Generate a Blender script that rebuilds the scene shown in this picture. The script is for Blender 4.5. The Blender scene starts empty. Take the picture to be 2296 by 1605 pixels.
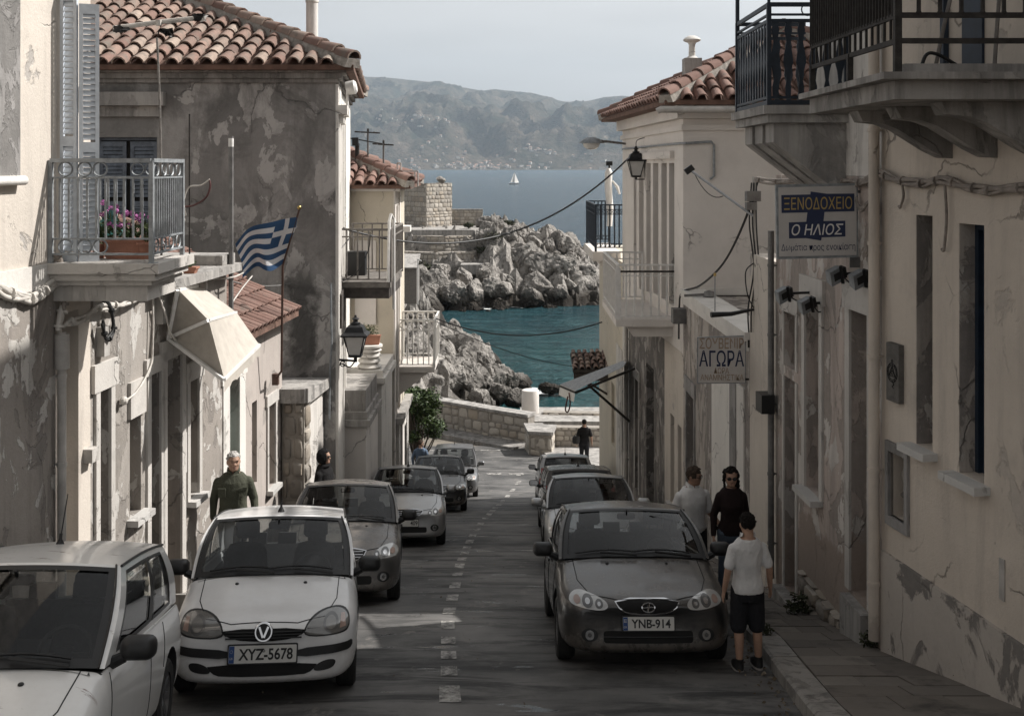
import bpy, bmesh, math, random
from mathutils import Vector, Matrix, noise
from mathutils.bvhtree import BVHTree
from math import sin, cos, pi, radians, atan2, sqrt
random.seed(7)
SC = bpy.context.scene
COL = SC.collection
# ---------------------------------------------------------------- camera, world, sun
F, CX, HY = 2400.0, 1148.0, 376.0            # focal length in px of a 2296 px wide picture, principal point, horizon row
cd = bpy.data.cameras.new('camera'); cam = bpy.data.objects.new('camera', cd); COL.objects.link(cam)
cam.location = (0, 0, 0); cam.rotation_euler = (radians(90), 0, 0)
cd.sensor_width = 36; cd.lens = 36 * F / 2296
cd.shift_x = 0; cd.shift_y = -(802.5 - HY) / 2296
cd.clip_start = .1; cd.clip_end = 30000
SC.camera = cam
SUN = Vector((.68, .24, .69)).normalized()
w = bpy.data.worlds.new('World'); SC.world = w; w.use_nodes = True
nt = w.node_tree; nt.nodes.clear()
sky = nt.nodes.new('ShaderNodeTexSky'); sky.sky_type = 'NISHITA'; sky.sun_disc = False
sky.sun_elevation = math.asin(SUN.z); sky.sun_rotation = atan2(SUN.x, SUN.y)
sky.air_density = 1.0; sky.dust_density = 3.0; sky.ozone_density = 1.0; sky.altitude = 20
hs = nt.nodes.new('ShaderNodeHueSaturation'); hs.inputs['Saturation'].default_value = .03
# thin high cloud: a slight unevenness of the sky
tc = nt.nodes.new('ShaderNodeTexCoord'); mp = nt.nodes.new('ShaderNodeMapping'); mp.inputs['Scale'].default_value = (2, 2, 14)
nz = nt.nodes.new('ShaderNodeTexNoise'); nz.inputs['Scale'].default_value = 2.2; nz.inputs['Detail'].default_value = 6
rp = nt.nodes.new('ShaderNodeMapRange'); rp.inputs[1].default_value = .35; rp.inputs[2].default_value = .7; rp.inputs[3].default_value = .93; rp.inputs[4].default_value = 1.05
ml = nt.nodes.new('ShaderNodeMixRGB'); ml.blend_type = 'MULTIPLY'; ml.inputs[0].default_value = 1
bg = nt.nodes.new('ShaderNodeBackground'); bg.inputs[1].default_value = .106
wo = nt.nodes.new('ShaderNodeOutputWorld')
nt.links.new(tc.outputs['Generated'], mp.inputs[0]); nt.links.new(mp.outputs[0], nz.inputs['Vector']); nt.links.new(nz.outputs[0], rp.inputs[0])
nt.links.new(sky.outputs[0], hs.inputs['Color']); nt.links.new(hs.outputs[0], ml.inputs[1]); nt.links.new(rp.outputs[0], ml.inputs[2])
nt.links.new(ml.outputs[0], bg.inputs[0]); nt.links.new(bg.outputs[0], wo.inputs[0])
sd = bpy.data.lights.new('sun', 'SUN'); sd.energy = 4.6; sd.angle = radians(.55); sd.color = (1, .96, .91)
so = bpy.data.objects.new('sun', sd); COL.objects.link(so); so.location = (30, 10, 40)
so.rotation_euler = SUN.to_track_quat('Z', 'Y').to_euler()
SC.view_settings.view_transform = 'Standard'; SC.view_settings.look = 'None'
SC.view_settings.exposure = .55; SC.view_settings.gamma = 1
SC.render.engine = 'CYCLES'
SC.cycles.use_denoising = True
SC.cycles.max_bounces = 8; SC.cycles.transparent_max_bounces = 16; SC.cycles.volume_bounces = 0
SC.cycles.caustics_reflective = False; SC.cycles.caustics_refractive = False

# ---------------------------------------------------------------- small helpers
def at(px, py, Y):
    return Vector(((px - CX) / F * Y, Y, (HY - py) / F * Y))
def lerp(a, b, t): return a + (b - a) * t
def rnd(a, b): return random.uniform(a, b)
def ground(Y):
    """height of the street: a steep even slope that flattens out near the sea"""
    if Y < 34: return -(2.53 + .2415 * Y)
    if Y < 50:
        t = Y - 34
        return -(10.741 + .2415 * t - .5 * (.2115 / 16) * t * t)
    return -(12.913 + .03 * (min(Y, 60) - 50))
SLOPE = math.atan(.2415)

class B:
    """collects geometry for ONE mesh object"""
    def __init__(s): s.v = []; s.f = []; s.m = []; s.mi = 0
    def add(s, vs, fs):
        o = len(s.v); s.v += [tuple(v) for v in vs]
        for f in fs: s.f.append(tuple(i + o for i in f)); s.m.append(s.mi)
        return s
    def quad(s, a, b, c, d): return s.add([a, b, c, d], [(0, 1, 2, 3)])
    def hexa(s, p): return s.add(p, [(0, 3, 2, 1), (4, 5, 6, 7), (0, 1, 5, 4), (1, 2, 6, 5), (2, 3, 7, 6), (3, 0, 4, 7)])
    def box(s, x0, x1, y0, y1, z0, z1):
        return s.hexa([(x0, y0, z0), (x1, y0, z0), (x1, y1, z0), (x0, y1, z0), (x0, y0, z1), (x1, y0, z1), (x1, y1, z1), (x0, y1, z1)])
    def obox(s, c, size, M=None):
        M = M or Matrix.Identity(3); c = Vector(c); a, b, d = [k / 2 for k in size]
        return s.hexa([c + M @ Vector(p) for p in ((-a, -b, -d), (a, -b, -d), (a, b, -d), (-a, b, -d), (-a, -b, d), (a, -b, d), (a, b, d), (-a, b, d))])
    def bar(s, p0, p1, w, h=None, up=(0, 0, 1)):
        p0 = Vector(p0); p1 = Vector(p1); h = h or w; d = (p1 - p0)
        if d.length < 1e-6: return s
        dn = d.normalized(); up = Vector(up)
        if abs(dn.dot(up)) > .97: up = Vector((0, 1, 0)) if abs(dn.y) < .9 else Vector((1, 0, 0))
        a = dn.cross(up).normalized() * w / 2; b = a.cross(dn).normalized() * h / 2
        return s.hexa([p0 - a - b, p0 + a - b, p1 + a - b, p1 - a - b, p0 - a + b, p0 + a + b, p1 + a + b, p1 - a + b])
    def tube(s, pts, r, n=7, cap=True):
        pts = [Vector(p) for p in pts]; N = len(pts); rs = r if isinstance(r, (list, tuple)) else [r] * N
        vs = []; prev = None
        for i, p in enumerate(pts):
            d = (pts[min(i + 1, N - 1)] - pts[max(i - 1, 0)])
            d = d.normalized() if d.length > 1e-9 else Vector((0, 0, 1))
            if prev is None:
                ref = Vector((0, 0, 1)) if abs(d.z) < .9 else Vector((1, 0, 0))
                a = d.cross(ref).normalized()
            else:
                a = (prev - d * prev.dot(d))
                a = a.normalized() if a.length > 1e-6 else d.orthogonal().normalized()
            prev = a; b = d.cross(a)
            for k in range(n):
                t = 2 * pi * k / n; vs.append(p + (a * cos(t) + b * sin(t)) * rs[i])
        fs = [(i * n + k, i * n + (k + 1) % n, (i + 1) * n + (k + 1) % n, (i + 1) * n + k) for i in range(N - 1) for k in range(n)]
        if cap: fs += [tuple(range(n - 1, -1, -1)), tuple(range((N - 1) * n, N * n))]
        return s.add(vs, fs)
    def loft(s, rings):
        n = len(rings[0]); vs = [p for r in rings for p in r]; N = len(rings)
        fs = [(i * n + k, i * n + (k + 1) % n, (i + 1) * n + (k + 1) % n, (i + 1) * n + k) for i in range(N - 1) for k in range(n)]
        fs += [tuple(range(n - 1, -1, -1)), tuple(range((N - 1) * n, N * n))]
        return s.add(vs, fs)
    def lathe(s, c, prof, n=16, M=None):
        c = Vector(c); M = M or Matrix.Identity(3)
        return s.loft([[c + M @ Vector((max(r, 1e-4) * cos(2 * pi * k / n), max(r, 1e-4) * sin(2 * pi * k / n), z)) for k in range(n)] for r, z in prof])
    def ball(s, c, r, n=12, m=8, M=None):
        r = r if isinstance(r, (tuple, list)) else (r, r, r); c = Vector(c); M = M or Matrix.Identity(3)
        return s.loft([[c + M @ Vector((r[0] * sin(pi * j / m) * cos(2 * pi * k / n), r[1] * sin(pi * j / m) * sin(2 * pi * k / n), -r[2] * cos(pi * j / m))) for k in range(n)]
                       for j in [.12] + list(range(1, m)) + [m - .12]])
    def grid(s, fn, nu, nv, u=(0, 1), v=(0, 1)):
        vs = [fn(lerp(u[0], u[1], i / nu), lerp(v[0], v[1], j / nv)) for i in range(nu + 1) for j in range(nv + 1)]
        return s.add(vs, [(i * (nv + 1) + j, (i + 1) * (nv + 1) + j, (i + 1) * (nv + 1) + j + 1, i * (nv + 1) + j + 1) for i in range(nu) for j in range(nv)])
    def prism(s, poly, org, ux, uy, un, depth):
        org, ux, uy, un = Vector(org), Vector(ux), Vector(uy), Vector(un); n = len(poly)
        a = [org + ux * p[0] + uy * p[1] for p in poly]; b = [p + un * depth for p in a]
        return s.add(a + b, [tuple(range(n - 1, -1, -1)), tuple(range(n, 2 * n))] + [(i, (i + 1) % n, n + (i + 1) % n, n + i) for i in range(n)])
    def ring(s, c, R, r, ux, uy, n=20, m=5):
        c, ux, uy = Vector(c), Vector(ux), Vector(uy); un = ux.cross(uy).normalized()
        vs = []
        for i in range(n):
            t = 2 * pi * i / n; d = ux * cos(t) + uy * sin(t)
            for k in range(m):
                q = 2 * pi * k / m; vs.append(c + d * R + (d * cos(q) + un * sin(q)) * r)
        return s.add(vs, [(i * m + k, ((i + 1) % n) * m + k, ((i + 1) % n) * m + (k + 1) % m, i * m + (k + 1) % m) for i in range(n) for k in range(m)])
    def mesh(s, name, off=(0, 0, 0), smooth=None):
        me = bpy.data.meshes.new(name); ox, oy, oz = off
        me.from_pydata([(x - ox, y - oy, z - oz) for x, y, z in s.v], [], s.f)
        me.polygons.foreach_set('material_index', s.m)
        fin(me, smooth); return me
def fin(me, smooth):
    if smooth:
        me.polygons.foreach_set('use_smooth', [True] * len(me.polygons))
        me.set_sharp_from_angle(angle=radians(smooth))
    me.update()
def tag(o, label=None, cat=None, group=None, kind=None):
    if label: o['label'] = label
    if cat: o['category'] = cat
    if group: o['group'] = group
    if kind: o['kind'] = kind
    return o
def thing(name, label, cat, loc=(0, 0, 0), group=None, rot=(0, 0, 0)):
    o = bpy.data.objects.new(name, None); COL.objects.link(o); o.location = loc; o.rotation_euler = rot
    o.empty_display_size = .2
    return tag(o, label, cat, group)
def link(name, me, mats, parent=None):
    o = bpy.data.objects.new(name, me); COL.objects.link(o)
    if not isinstance(mats, (list, tuple)): mats = [mats]
    if not me.materials:
        for m in mats: me.materials.append(m)
    if parent: o.parent = parent
    return o
def root(o):
    while o.parent: o = o.parent
    return o
def part(parent, name, b, mats, smooth=None, label=None, fixn=True, local=False):
    """one mesh part; geometry given in world coordinates (or in the thing's own when local)"""
    off = (0, 0, 0) if local else tuple(root(parent).location)
    me = b.mesh(name, off, None)
    if fixn: fixnormals(me)
    fin(me, smooth)
    o = link(name, me, mats, parent)
    if label: o['label'] = label
    return o
def solo(name, b, mats, label, cat, loc=(0, 0, 0), group=None, kind=None, smooth=None):
    me = b.mesh(name, loc, None); fixnormals(me); fin(me, smooth)
    o = link(name, me, mats); o.location = loc
    return tag(o, label, cat, group, kind)
def fixnormals(me):
    bm = bmesh.new(); bm.from_mesh(me); bmesh.ops.recalc_face_normals(bm, faces=bm.faces); bm.to_mesh(me); bm.free()
def evaluated(me, mods):
    """apply modifiers to a mesh and return the result"""
    o = bpy.data.objects.new('tmp', me); COL.objects.link(o)
    for typ, kw in mods:
        md = o.modifiers.new(typ, typ)
        for k, v in kw.items(): setattr(md, k, v)
    dg = bpy.context.evaluated_depsgraph_get()
    r = bpy.data.meshes.new_from_object(o.evaluated_get(dg), depsgraph=dg)
    bpy.data.objects.remove(o); return r
def text(b, s, org, ux, uy, w=None, h=None, align='CENTER', depth=.002, bold=0.0, shear=0.0, space=1.0):
    """lettering as flat geometry: fitted to width w or height h"""
    cu = bpy.data.curves.new('t', 'FONT'); cu.body = s; cu.size = 1; cu.align_x = 'LEFT'; cu.offset = bold; cu.shear = shear; cu.space_character = space
    cu.resolution_u = 4
    o = bpy.data.objects.new('t', cu); COL.objects.link(o)
    dg = bpy.context.evaluated_depsgraph_get(); me = bpy.data.meshes.new_from_object(o.evaluated_get(dg), depsgraph=dg)
    bpy.data.objects.remove(o)
    if not me.vertices: return
    xs = [v.co.x for v in me.vertices]; ys = [v.co.y for v in me.vertices]
    x0, x1, y0, y1 = min(xs), max(xs), min(ys), max(ys)
    sx = w / (x1 - x0) if w else h / (y1 - y0); sy = h / (y1 - y0) if h else sx
    ax = {'CENTER': (x0 + x1) / 2, 'LEFT': x0, 'RIGHT': x1}[align]; ay = (y0 + y1) / 2
    org, ux, uy = Vector(org), Vector(ux), Vector(uy)
    un = ux.cross(uy)
    b.add([org + ux * ((v.co.x - ax) * sx) + uy * ((v.co.y - ay) * sy) + un * depth for v in me.vertices], [tuple(p.vertices) for p in me.polygons])
    bpy.data.meshes.remove(me)

# ---------------------------------------------------------------- materials
def newmat(name):
    m = bpy.data.materials.new(name); m.use_nodes = True; n = m.node_tree
    return m, n, n.nodes['Principled BSDF']
class NT:
    def __init__(s, n): s.n = n; s.L = n.links.new
    def node(s, t, **kw):
        x = s.n.nodes.new(t)
        for k, v in kw.items(): setattr(x, k, v)
        return x
    def pos(s, obj=False):
        if obj: return s.node('ShaderNodeTexCoord').outputs['Object']
        return s.node('ShaderNodeNewGeometry').outputs['Position']
    def noise(s, vec, scale, detail=4, rough=.6, dist=0, stretch=None):
        if stretch:
            mp = s.node('ShaderNodeMapping'); mp.inputs['Scale'].default_value = stretch; s.L(vec, mp.inputs[0]); vec = mp.outputs[0]
        x = s.node('ShaderNodeTexNoise'); x.inputs['Scale'].default_value = scale; x.inputs['Detail'].default_value = detail
        x.inputs['Roughness'].default_value = rough; x.inputs['Distortion'].default_value = dist; s.L(vec, x.inputs['Vector']); return x.outputs[0]
    def ramp(s, fac, a, b, lo=0, hi=1):
        x = s.node('ShaderNodeMapRange'); s.L(fac, x.inputs[0])
        for i, v in enumerate((a, b, lo, hi)): x.inputs[i + 1].default_value = v
        return x.outputs[0]
    def mix(s, fac, a, b, mode='MIX'):
        x = s.node('ShaderNodeMixRGB', blend_type=mode)
        for i, v in enumerate((fac, a, b)):
            if hasattr(v, 'is_output'): s.L(v, x.inputs[i])
            else: x.inputs[i].default_value = v if i == 0 else (*v, 1)
        return x.outputs[0]
    def math(s, op, a, b=0.0):
        x = s.node('ShaderNodeMath', operation=op)
        for i, v in enumerate((a, b)):
            if hasattr(v, 'is_output'): s.L(v, x.inputs[i])
            else: x.inputs[i].default_value = v
        return x.outputs[0]
    def bump(s, h, strength, dist, bs):
        x = s.node('ShaderNodeBump'); x.inputs['Strength'].default_value = strength; x.inputs['Distance'].default_value = dist
        s.L(h, x.inputs['Height']); s.L(x.outputs[0], bs.inputs['Normal'])
def plain(name, col, rough=.6, metal=0.0, var=.12, scale=6, bump=0, coat=0, spec=.5, obj=True):
    m, n, bs = newmat(name); t = NT(n); p = t.pos(obj)
    a = t.noise(p, scale, 5)
    t.L(t.mix(t.ramp(a, .3, .7), [c * (1 - var) for c in col], [min(1, c * (1 + var)) for c in col]), bs.inputs['Base Color'])
    bs.inputs['Roughness'].default_value = rough; bs.inputs['Metallic'].default_value = metal
    bs.inputs['Coat Weight'].default_value = coat; bs.inputs['Specular IOR Level'].default_value = spec
    if bump: t.bump(t.noise(p, scale * 5, 4), bump, .02, bs)
    return m
def des(c, k=.74):
    if not c: return c
    g = .3 * c[0] + .55 * c[1] + .15 * c[2]; return tuple(g + (v - g) * k for v in c)
def plaster(name, col, patch=None, stain=None, pthr=.56, pscale=1.1, sthr=.5, streak=.5, base2=None, bump=.6, edge=.02, fine=.10, thr3=None, col3=None, low=None, blotch=0):
    """old lime plaster: flaked patches, run-off streaks, grain. col=paint, patch=bare render below, stain=dirt"""
    col, patch, stain, base2, col3 = des(col), des(patch), des(stain), des(base2), des(col3)
    m, n, bs = newmat(name); t = NT(n); p = t.pos()
    big = t.noise(p, .8, 5, .6)
    c = t.mix(t.ramp(big, .35, .65), col, base2 or [k * .86 for k in col])
    h = t.noise(p, 30, 5, .7)
    h = t.math('MULTIPLY', h, .25)
    if patch:
        f = t.noise(p, pscale, 9, .62, .6, (1, 1, .62))
        e = t.ramp(f, pthr, pthr + edge)
        pc = t.mix(t.noise(p, 9, 6, .7), [k * .72 for k in patch], [k * 1.2 for k in patch])
        c = t.mix(e, c, pc); h = t.math('SUBTRACT', h, t.math('MULTIPLY', e, .5))
    if col3:
        f3 = t.noise(p, pscale * 1.7, 8, .6, .4, (1.1, 1.1, .8)); 
        if blotch:   # more of the old limewash survives low on the wall
            sz = t.node('ShaderNodeSeparateXYZ'); t.L(p, sz.inputs[0]); f3 = t.math('ADD', f3, t.ramp(sz.outputs[2], -.3, -2.6, 0, .05))
        e3 = t.ramp(f3, thr3 or .6, (thr3 or .6) + .015)
        c = t.mix(e3, c, col3); h = t.math('ADD', h, t.math('MULTIPLY', e3, .3))
    if stain:
        sn = t.noise(p, 2.4, 7, .68, .3, (1.6, 1.6, .16))
        c = t.mix(t.math('MULTIPLY', t.ramp(sn, sthr, sthr + .22), streak), c, stain)
        if blotch: c = t.mix(t.ramp(t.noise(p, .9, 10, .74, .8), .50, .66, 0, .8), c, stain)
        s2 = t.noise(p, 1.5, 8, .7)
        c = t.mix(t.math('MULTIPLY', t.ramp(s2, .56, .72), streak * .8), c, stain)
    if low:   # rising damp near the street: follows the slope of the street
        sp = t.node('ShaderNodeSeparateXYZ'); t.L(p, sp.inputs[0])
        g = t.math('ADD', t.math('ADD', sp.outputs[2], t.math('MULTIPLY', sp.outputs[1], .2415)), 2.53)
        g = t.math('ADD', g, t.math('MULTIPLY', t.math('SUBTRACT', t.noise(p, 1.6, 6), .5), 1.6))
        c = t.mix(t.ramp(g, low[0], low[0] - .12), c, low[1])
    if blotch:   # black run-off stain below the leaking corner, low beside the flag pole
        sx_ = t.node('ShaderNodeSeparateXYZ'); t.L(p, sx_.inputs[0])
        dx = t.math('ABSOLUTE', t.math('ADD', t.math('ADD', sx_.outputs[0], 4.02), t.math('MULTIPLY', t.math('SUBTRACT', t.noise(p, 1.6, 7, .7), .5), 1.1)))
        k = t.math('MULTIPLY', t.ramp(dx, .34, .12), t.math('MULTIPLY', t.ramp(sx_.outputs[2], -1.7, -2.3), t.ramp(sx_.outputs[2], -4.4, -3.6)))
        c = t.mix(t.math('MULTIPLY', k, .88), c, (.022, .021, .02))
    wv = t.node('ShaderNodeTexNoise'); wv.inputs['Scale'].default_value = 1.3; wv.inputs['Detail'].default_value = 6; t.L(p, wv.inputs['Vector'])
    vc = t.node('ShaderNodeTexVoronoi', feature='DISTANCE_TO_EDGE'); vc.inputs['Scale'].default_value = .42; t.L(t.mix(.9, p, wv.outputs[1], 'ADD'), vc.inputs['Vector'])
    ck = t.math('MULTIPLY', t.ramp(vc.outputs[0], .0015, .006, 1, 0), t.ramp(t.noise(p, .7, 3), .46, .56))
    c = t.mix(t.math('MULTIPLY', ck, .75), c, [k * .28 for k in col]); h = t.math('SUBTRACT', h, t.math('MULTIPLY', ck, .6))
    sp_ = t.noise(p, 55, 3, .6)
    c = t.mix(t.ramp(sp_, .68, .72, 0, .5), c, [k * .35 for k in col])
    c = t.mix(fine, c, t.mix(t.noise(p, 14, 6, .75), [.12, .11, .10], [.9, .88, .85]))
    t.L(c, bs.inputs['Base Color']); bs.inputs['Roughness'].default_value = .92; bs.inputs['Specular IOR Level'].default_value = .2
    t.bump(h, bump, .04, bs)
    return m
def island(name, cols, rough=.85, grime=None, scale=5, bump=.3, gthr=.55):
    """many small pieces (tiles, stones, leaves): each loose piece gets its own tone"""
    m, n, bs = newmat(name); t = NT(n); p = t.pos()
    r = t.node('ShaderNodeValToRGB'); g = t.node('ShaderNodeNewGeometry'); t.L(g.outputs['Random Per Island'], r.inputs[0])
    el = r.color_ramp.elements
    if 'tile' in name: cols = [des([v * 1.1 for v in c], .66) for c in cols]
    for i, c in enumerate(cols):
        e = el[i] if i < 2 else el.new(i / (len(cols) - 1))
        e.position = i / (len(cols) - 1); e.color = (*c, 1)
    c = r.outputs[0]
    c = t.mix(t.ramp(t.noise(p, scale * 3, 5), .35, .7, 0, .35), c, t.mix(.5, c, [.05, .045, .04]))
    if grime: c = t.mix(t.ramp(t.noise(p, scale, 7, .7), gthr, gthr + .16, 0, .85), c, grime)
    t.L(c, bs.inputs['Base Color']); bs.inputs['Roughness'].default_value = rough; bs.inputs['Specular IOR Level'].default_value = .25
    if bump: t.bump(t.noise(p, scale * 8, 6, .7), bump, .02, bs)
    return m
def paint(name, col, metal=.0, dust=(.32, .27, .22), damt=.25, rust=None, rough=.35):
    m, n, bs = newmat(name); t = NT(n); p = t.pos(True)
    c = t.mix(t.ramp(t.noise(p, 3, 4), .3, .7), col, [k * .92 for k in col])
    g = t.node('ShaderNodeNewGeometry'); sp = t.node('ShaderNodeSeparateXYZ'); t.L(g.outputs['Normal'], sp.inputs[0])
    up = t.ramp(sp.outputs[2], .15, .95)
    d = t.math('MULTIPLY', t.math('MULTIPLY', up, t.ramp(t.noise(p, 5, 8, .75), .3, .75)), damt)
    spk = t.math('MULTIPLY', t.ramp(t.noise(p, 70, 2), .6, .72), damt * .9)
    d = t.math('MAXIMUM', d, t.math('MULTIPLY', spk, t.math('ADD', up, .15)))
    # road dirt low on the body
    so_ = t.node('ShaderNodeSeparateXYZ'); t.L(p, so_.inputs[0])
    lowd = t.math('MULTIPLY', t.ramp(so_.outputs[2], .55, .22, 0, .8), t.ramp(t.noise(p, 6, 7, .7), .3, .7))
    d = t.math('MAXIMUM', d, t.math('MULTIPLY', lowd, .5))
    c = t.mix(d, c, dust); rr = t.ramp(d, 0, .6, rough, .85)
    if rust:
        rn = t.ramp(t.noise(p, 3.2, 9, .72, .2, (.7, 2.2, 1)), .60, .66); rn = t.math('MULTIPLY', rn, t.ramp(sp.outputs[2], .3, .8))
        c = t.mix(rn, c, rust); rr = t.math('MAXIMUM', rr, rn)
    t.L(c, bs.inputs['Base Color']); t.L(rr, bs.inputs['Roughness']); bs.inputs['Metallic'].default_value = metal
    bs.inputs['Coat Weight'].default_value = .8; t.L(t.ramp(d, 0, .5, .06, .7), bs.inputs['Coat Roughness'])
    return m
def glassmat(name, tint=(.45, .47, .47), rough=.03, dirt=.06):
    m = bpy.data.materials.new(name); m.use_nodes = True; n = m.node_tree; n.nodes.clear(); t = NT(n)
    tr = t.node('ShaderNodeBsdfTransparent'); tr.inputs[0].default_value = (*tint, 1)
    gl = t.node('ShaderNodeBsdfGlossy'); gl.inputs['Roughness'].default_value = rough; gl.inputs[0].default_value = (.9, .9, .9, 1)
    df = t.node('ShaderNodeBsdfDiffuse'); df.inputs[0].default_value = (.35, .33, .3, 1)
    fr = t.node('ShaderNodeFresnel'); fr.inputs[0].default_value = 1.52
    fc = t.math('MULTIPLY', fr.outputs[0], .9)
    a = t.node('ShaderNodeMixShader'); t.L(fc, a.inputs[0]); t.L(tr.outputs[0], a.inputs[1]); t.L(gl.outputs[0], a.inputs[2])
    b = t.node('ShaderNodeMixShader'); p = t.pos(True)
    t.L(t.ramp(t.noise(p, 60, 3), .5, .75, dirt * .4, dirt * 3), b.inputs[0]); t.L(a.outputs[0], b.inputs[1]); t.L(df.outputs[0], b.inputs[2])
    o = t.node('ShaderNodeOutputMaterial'); t.L(b.outputs[0], o.inputs[0]); return m
M = {}
M['cream'] = plaster('cream_plaster', (.62, .54, .45), (.40, .36, .32), (.16, .14, .12), .60, .9, .55, .35)
M['oldwall'] = plaster('flaked_tan_plaster', (0.286, 0.244, 0.206), (0.202, 0.172, 0.147), (0.101, 0.084, 0.076), .55, 1.5, .5, .55, thr3=.565, col3=(0.487, 0.454, 0.412))
M['oldwall2'] = plaster('flaked_pale_plaster', (0.319, 0.281, 0.243), (0.228, 0.198, 0.167), (0.099, 0.084, 0.076), .52, 1.7, .5, .5, thr3=.55, col3=(0.471, 0.441, 0.403))
M['grey'] = plaster('mottled_grey_render', (0.244, 0.228, 0.213), (0.348, 0.326, 0.305), (0.091, 0.085, 0.078), .50, .75, .52, .5, edge=.10, thr3=.565, col3=(0.451, 0.423, 0.397), base2=(0.152, 0.143, 0.134), blotch=1)
M['white'] = plaster('chalky_white_plaster', (.72, .68, .62), (.46, .43, .39), (.22, .20, .18), .64, 1.2, .55, .3)
M['white_dirty'] = plaster('streaked_white_plaster', (0.672, 0.627, 0.571), (0.403, 0.370, 0.336), (0.134, 0.123, 0.112), .56, 1.4, .46, .6)
M['yellow'] = plaster('pale_yellow_plaster', (.60, .52, .39), (.46, .41, .33), (.25, .22, .17), .68, 1, .6, .22, fine=.06)
M['offwhite'] = plaster('warm_white_plaster', (0.708, 0.649, 0.590), (0.531, 0.484, 0.437), (0.307, 0.271, 0.248), .70, 1, .6, .2, fine=.06)
M['beige'] = plaster('beige_plaster', (0.610, 0.512, 0.409), (0.488, 0.415, 0.342), (0.293, 0.244, 0.207), .64, .8, .50, .45, fine=.08, low=(.62, (0.354, 0.305, 0.262)))
M['plinth'] = plaster('peeling_plinth_plaster', (0.483, 0.420, 0.356), (0.17, 0.15, 0.132), (0.218, 0.190, 0.172), .555, 1.5, .55, .35, edge=.03)
M['reddish'] = plaster('washed_out_pink_plaster', (.50, .395, .335), (.31, .255, .215), (.17, .14, .12), .50, 1.3, .44, .6, thr3=.565, col3=(.58, .53, .48), low=(1.25, (.27, .215, .178)))
M['darkpeel'] = plaster('dark_peeling_plaster', (0.280, 0.241, 0.213), (0.112, 0.099, 0.090), (0.067, 0.060, 0.056), .47, 1.5, .42, .7, thr3=.56, col3=(0.358, 0.325, 0.297))
M['brownpeel'] = plaster('brown_peeling_plaster', (0.464, 0.397, 0.336), (0.244, 0.207, 0.183), (0.110, 0.098, 0.085), .50, 1.5, .45, .6, thr3=.57, col3=(0.488, 0.439, 0.390))
M['pink'] = plaster('faded_rose_plaster', (0.458, 0.387, 0.339), (0.317, 0.273, 0.238), (0.176, 0.154, 0.136), .58, 1.2, .52, .4)
M['slab'] = plaster('weathered_concrete', (0.414, 0.385, 0.351), (0.299, 0.276, 0.253), (0.103, 0.098, 0.092), .54, 1.6, .42, .65)
M['slab_dark'] = plaster('stained_concrete', (0.356, 0.328, 0.299), (0.230, 0.213, 0.196), (0.069, 0.063, 0.057), .52, 1.4, .42, .7)
M['stonetrim'] = plaster('pale_stone_trim', (0.534, 0.497, 0.451), (0.405, 0.377, 0.340), (0.184, 0.166, 0.152), .60, 1.8, .52, .45)
M['greytrim'] = plaster('grey_stone_trim', (0.291, 0.274, 0.263), (0.190, 0.179, 0.168), (0.084, 0.078, 0.073), .52, 1.9, .46, .6)
M['marble'] = plaster('worn_marble_sill', (.52, .50, .47), (.40, .38, .36), (.22, .21, .2), .62, 2.2, .55, .35)
M['tile'] = island('terracotta_tiles', [(.265, .14, .098), (.175, .088, .062), (.31, .185, .13), (.21, .118, .085), (.36, .26, .19), (.145, .075, .054)], .9, (.15, .135, .115), 3.0, .5, .49)
M['tile_red'] = island('red_terracotta_tiles', [(.235, .112, .078), (.18, .085, .06), (.275, .145, .105), (.145, .07, .052)], .9, (.13, .11, .095), 3, .45, .53)
M['pan'] = plain('dark_pan_tiles', (.13, .075, .055), .9, var=.4, scale=5, bump=.5, obj=False)  # pan layer under the cover tiles, in a darker brown
M['mortar'] = plain('ridge_mortar', (.30, .275, .245), .95, var=.35, scale=9, bump=.6, obj=False)
M['stones'] = island('dry_field_stones', [(.34, .30, .255), (.24, .22, .195), (.42, .38, .33), (.30, .255, .205), (.20, .185, .17)], .9, (.12, .11, .10), 4, .6, .58)
M['stone_pale'] = island('pale_wall_stones', [(.46, .42, .365), (.34, .31, .275), (.52, .475, .415), (.40, .345, .28), (.28, .26, .235)], .9, (.18, .165, .15), 3, .6, .60)
M['jointing'] = plain('lime_jointing', (.26, .235, .205), .95, var=.3, scale=7, bump=.5, obj=False)
M['rubble'] = plain('rough_rubble', (.155, .13, .11), .95, var=.45, scale=5, bump=1, obj=False)
M['void'] = plain('painted_dark_inside', (.018, .017, .016), .9, var=.2)  # near-black fill of openings, the unlit inside put into the colour
M['black'] = plain('black_plastic', (.014, .014, .0145), .45, var=.15, spec=.4)
M['rubber'] = plain('tyre_rubber', (.017, .0165, .016), .85, var=.25, scale=20, bump=.2)
M['iron'] = plain('black_iron', (.016, .0165, .018), .5, .3, var=.3, scale=12)
M['navyiron'] = plain('dark_navy_iron', (.012, .019, .030), .5, .2, var=.35, scale=8)
M['rustiron'] = plain('rusted_iron', (.036, .032, .029), .75, .4, var=.45, scale=14, bump=.3)
M['brownpole'] = plain('brown_painted_pole', (.085, .05, .038), .6, .2, var=.25)
M['galv'] = plain('galvanised_steel', (.28, .285, .29), .5, .5, var=.25, scale=10)
M['greysteel'] = plain('grey_painted_steel', (.25, .265, .275), .55, .2, var=.3, scale=12, bump=.15)
M['whitesteel'] = plain('white_painted_steel', (.66, .645, .62), .5, .0, var=.12, scale=9)
M['chrome'] = plain('chrome', (.62, .62, .63), .12, 1, var=.05)
M['brass'] = plain('brass', (.42, .31, .12), .3, 1, var=.1)
M['cable'] = plain('black_cable', (.012, .012, .012), .6, var=.1)
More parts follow.
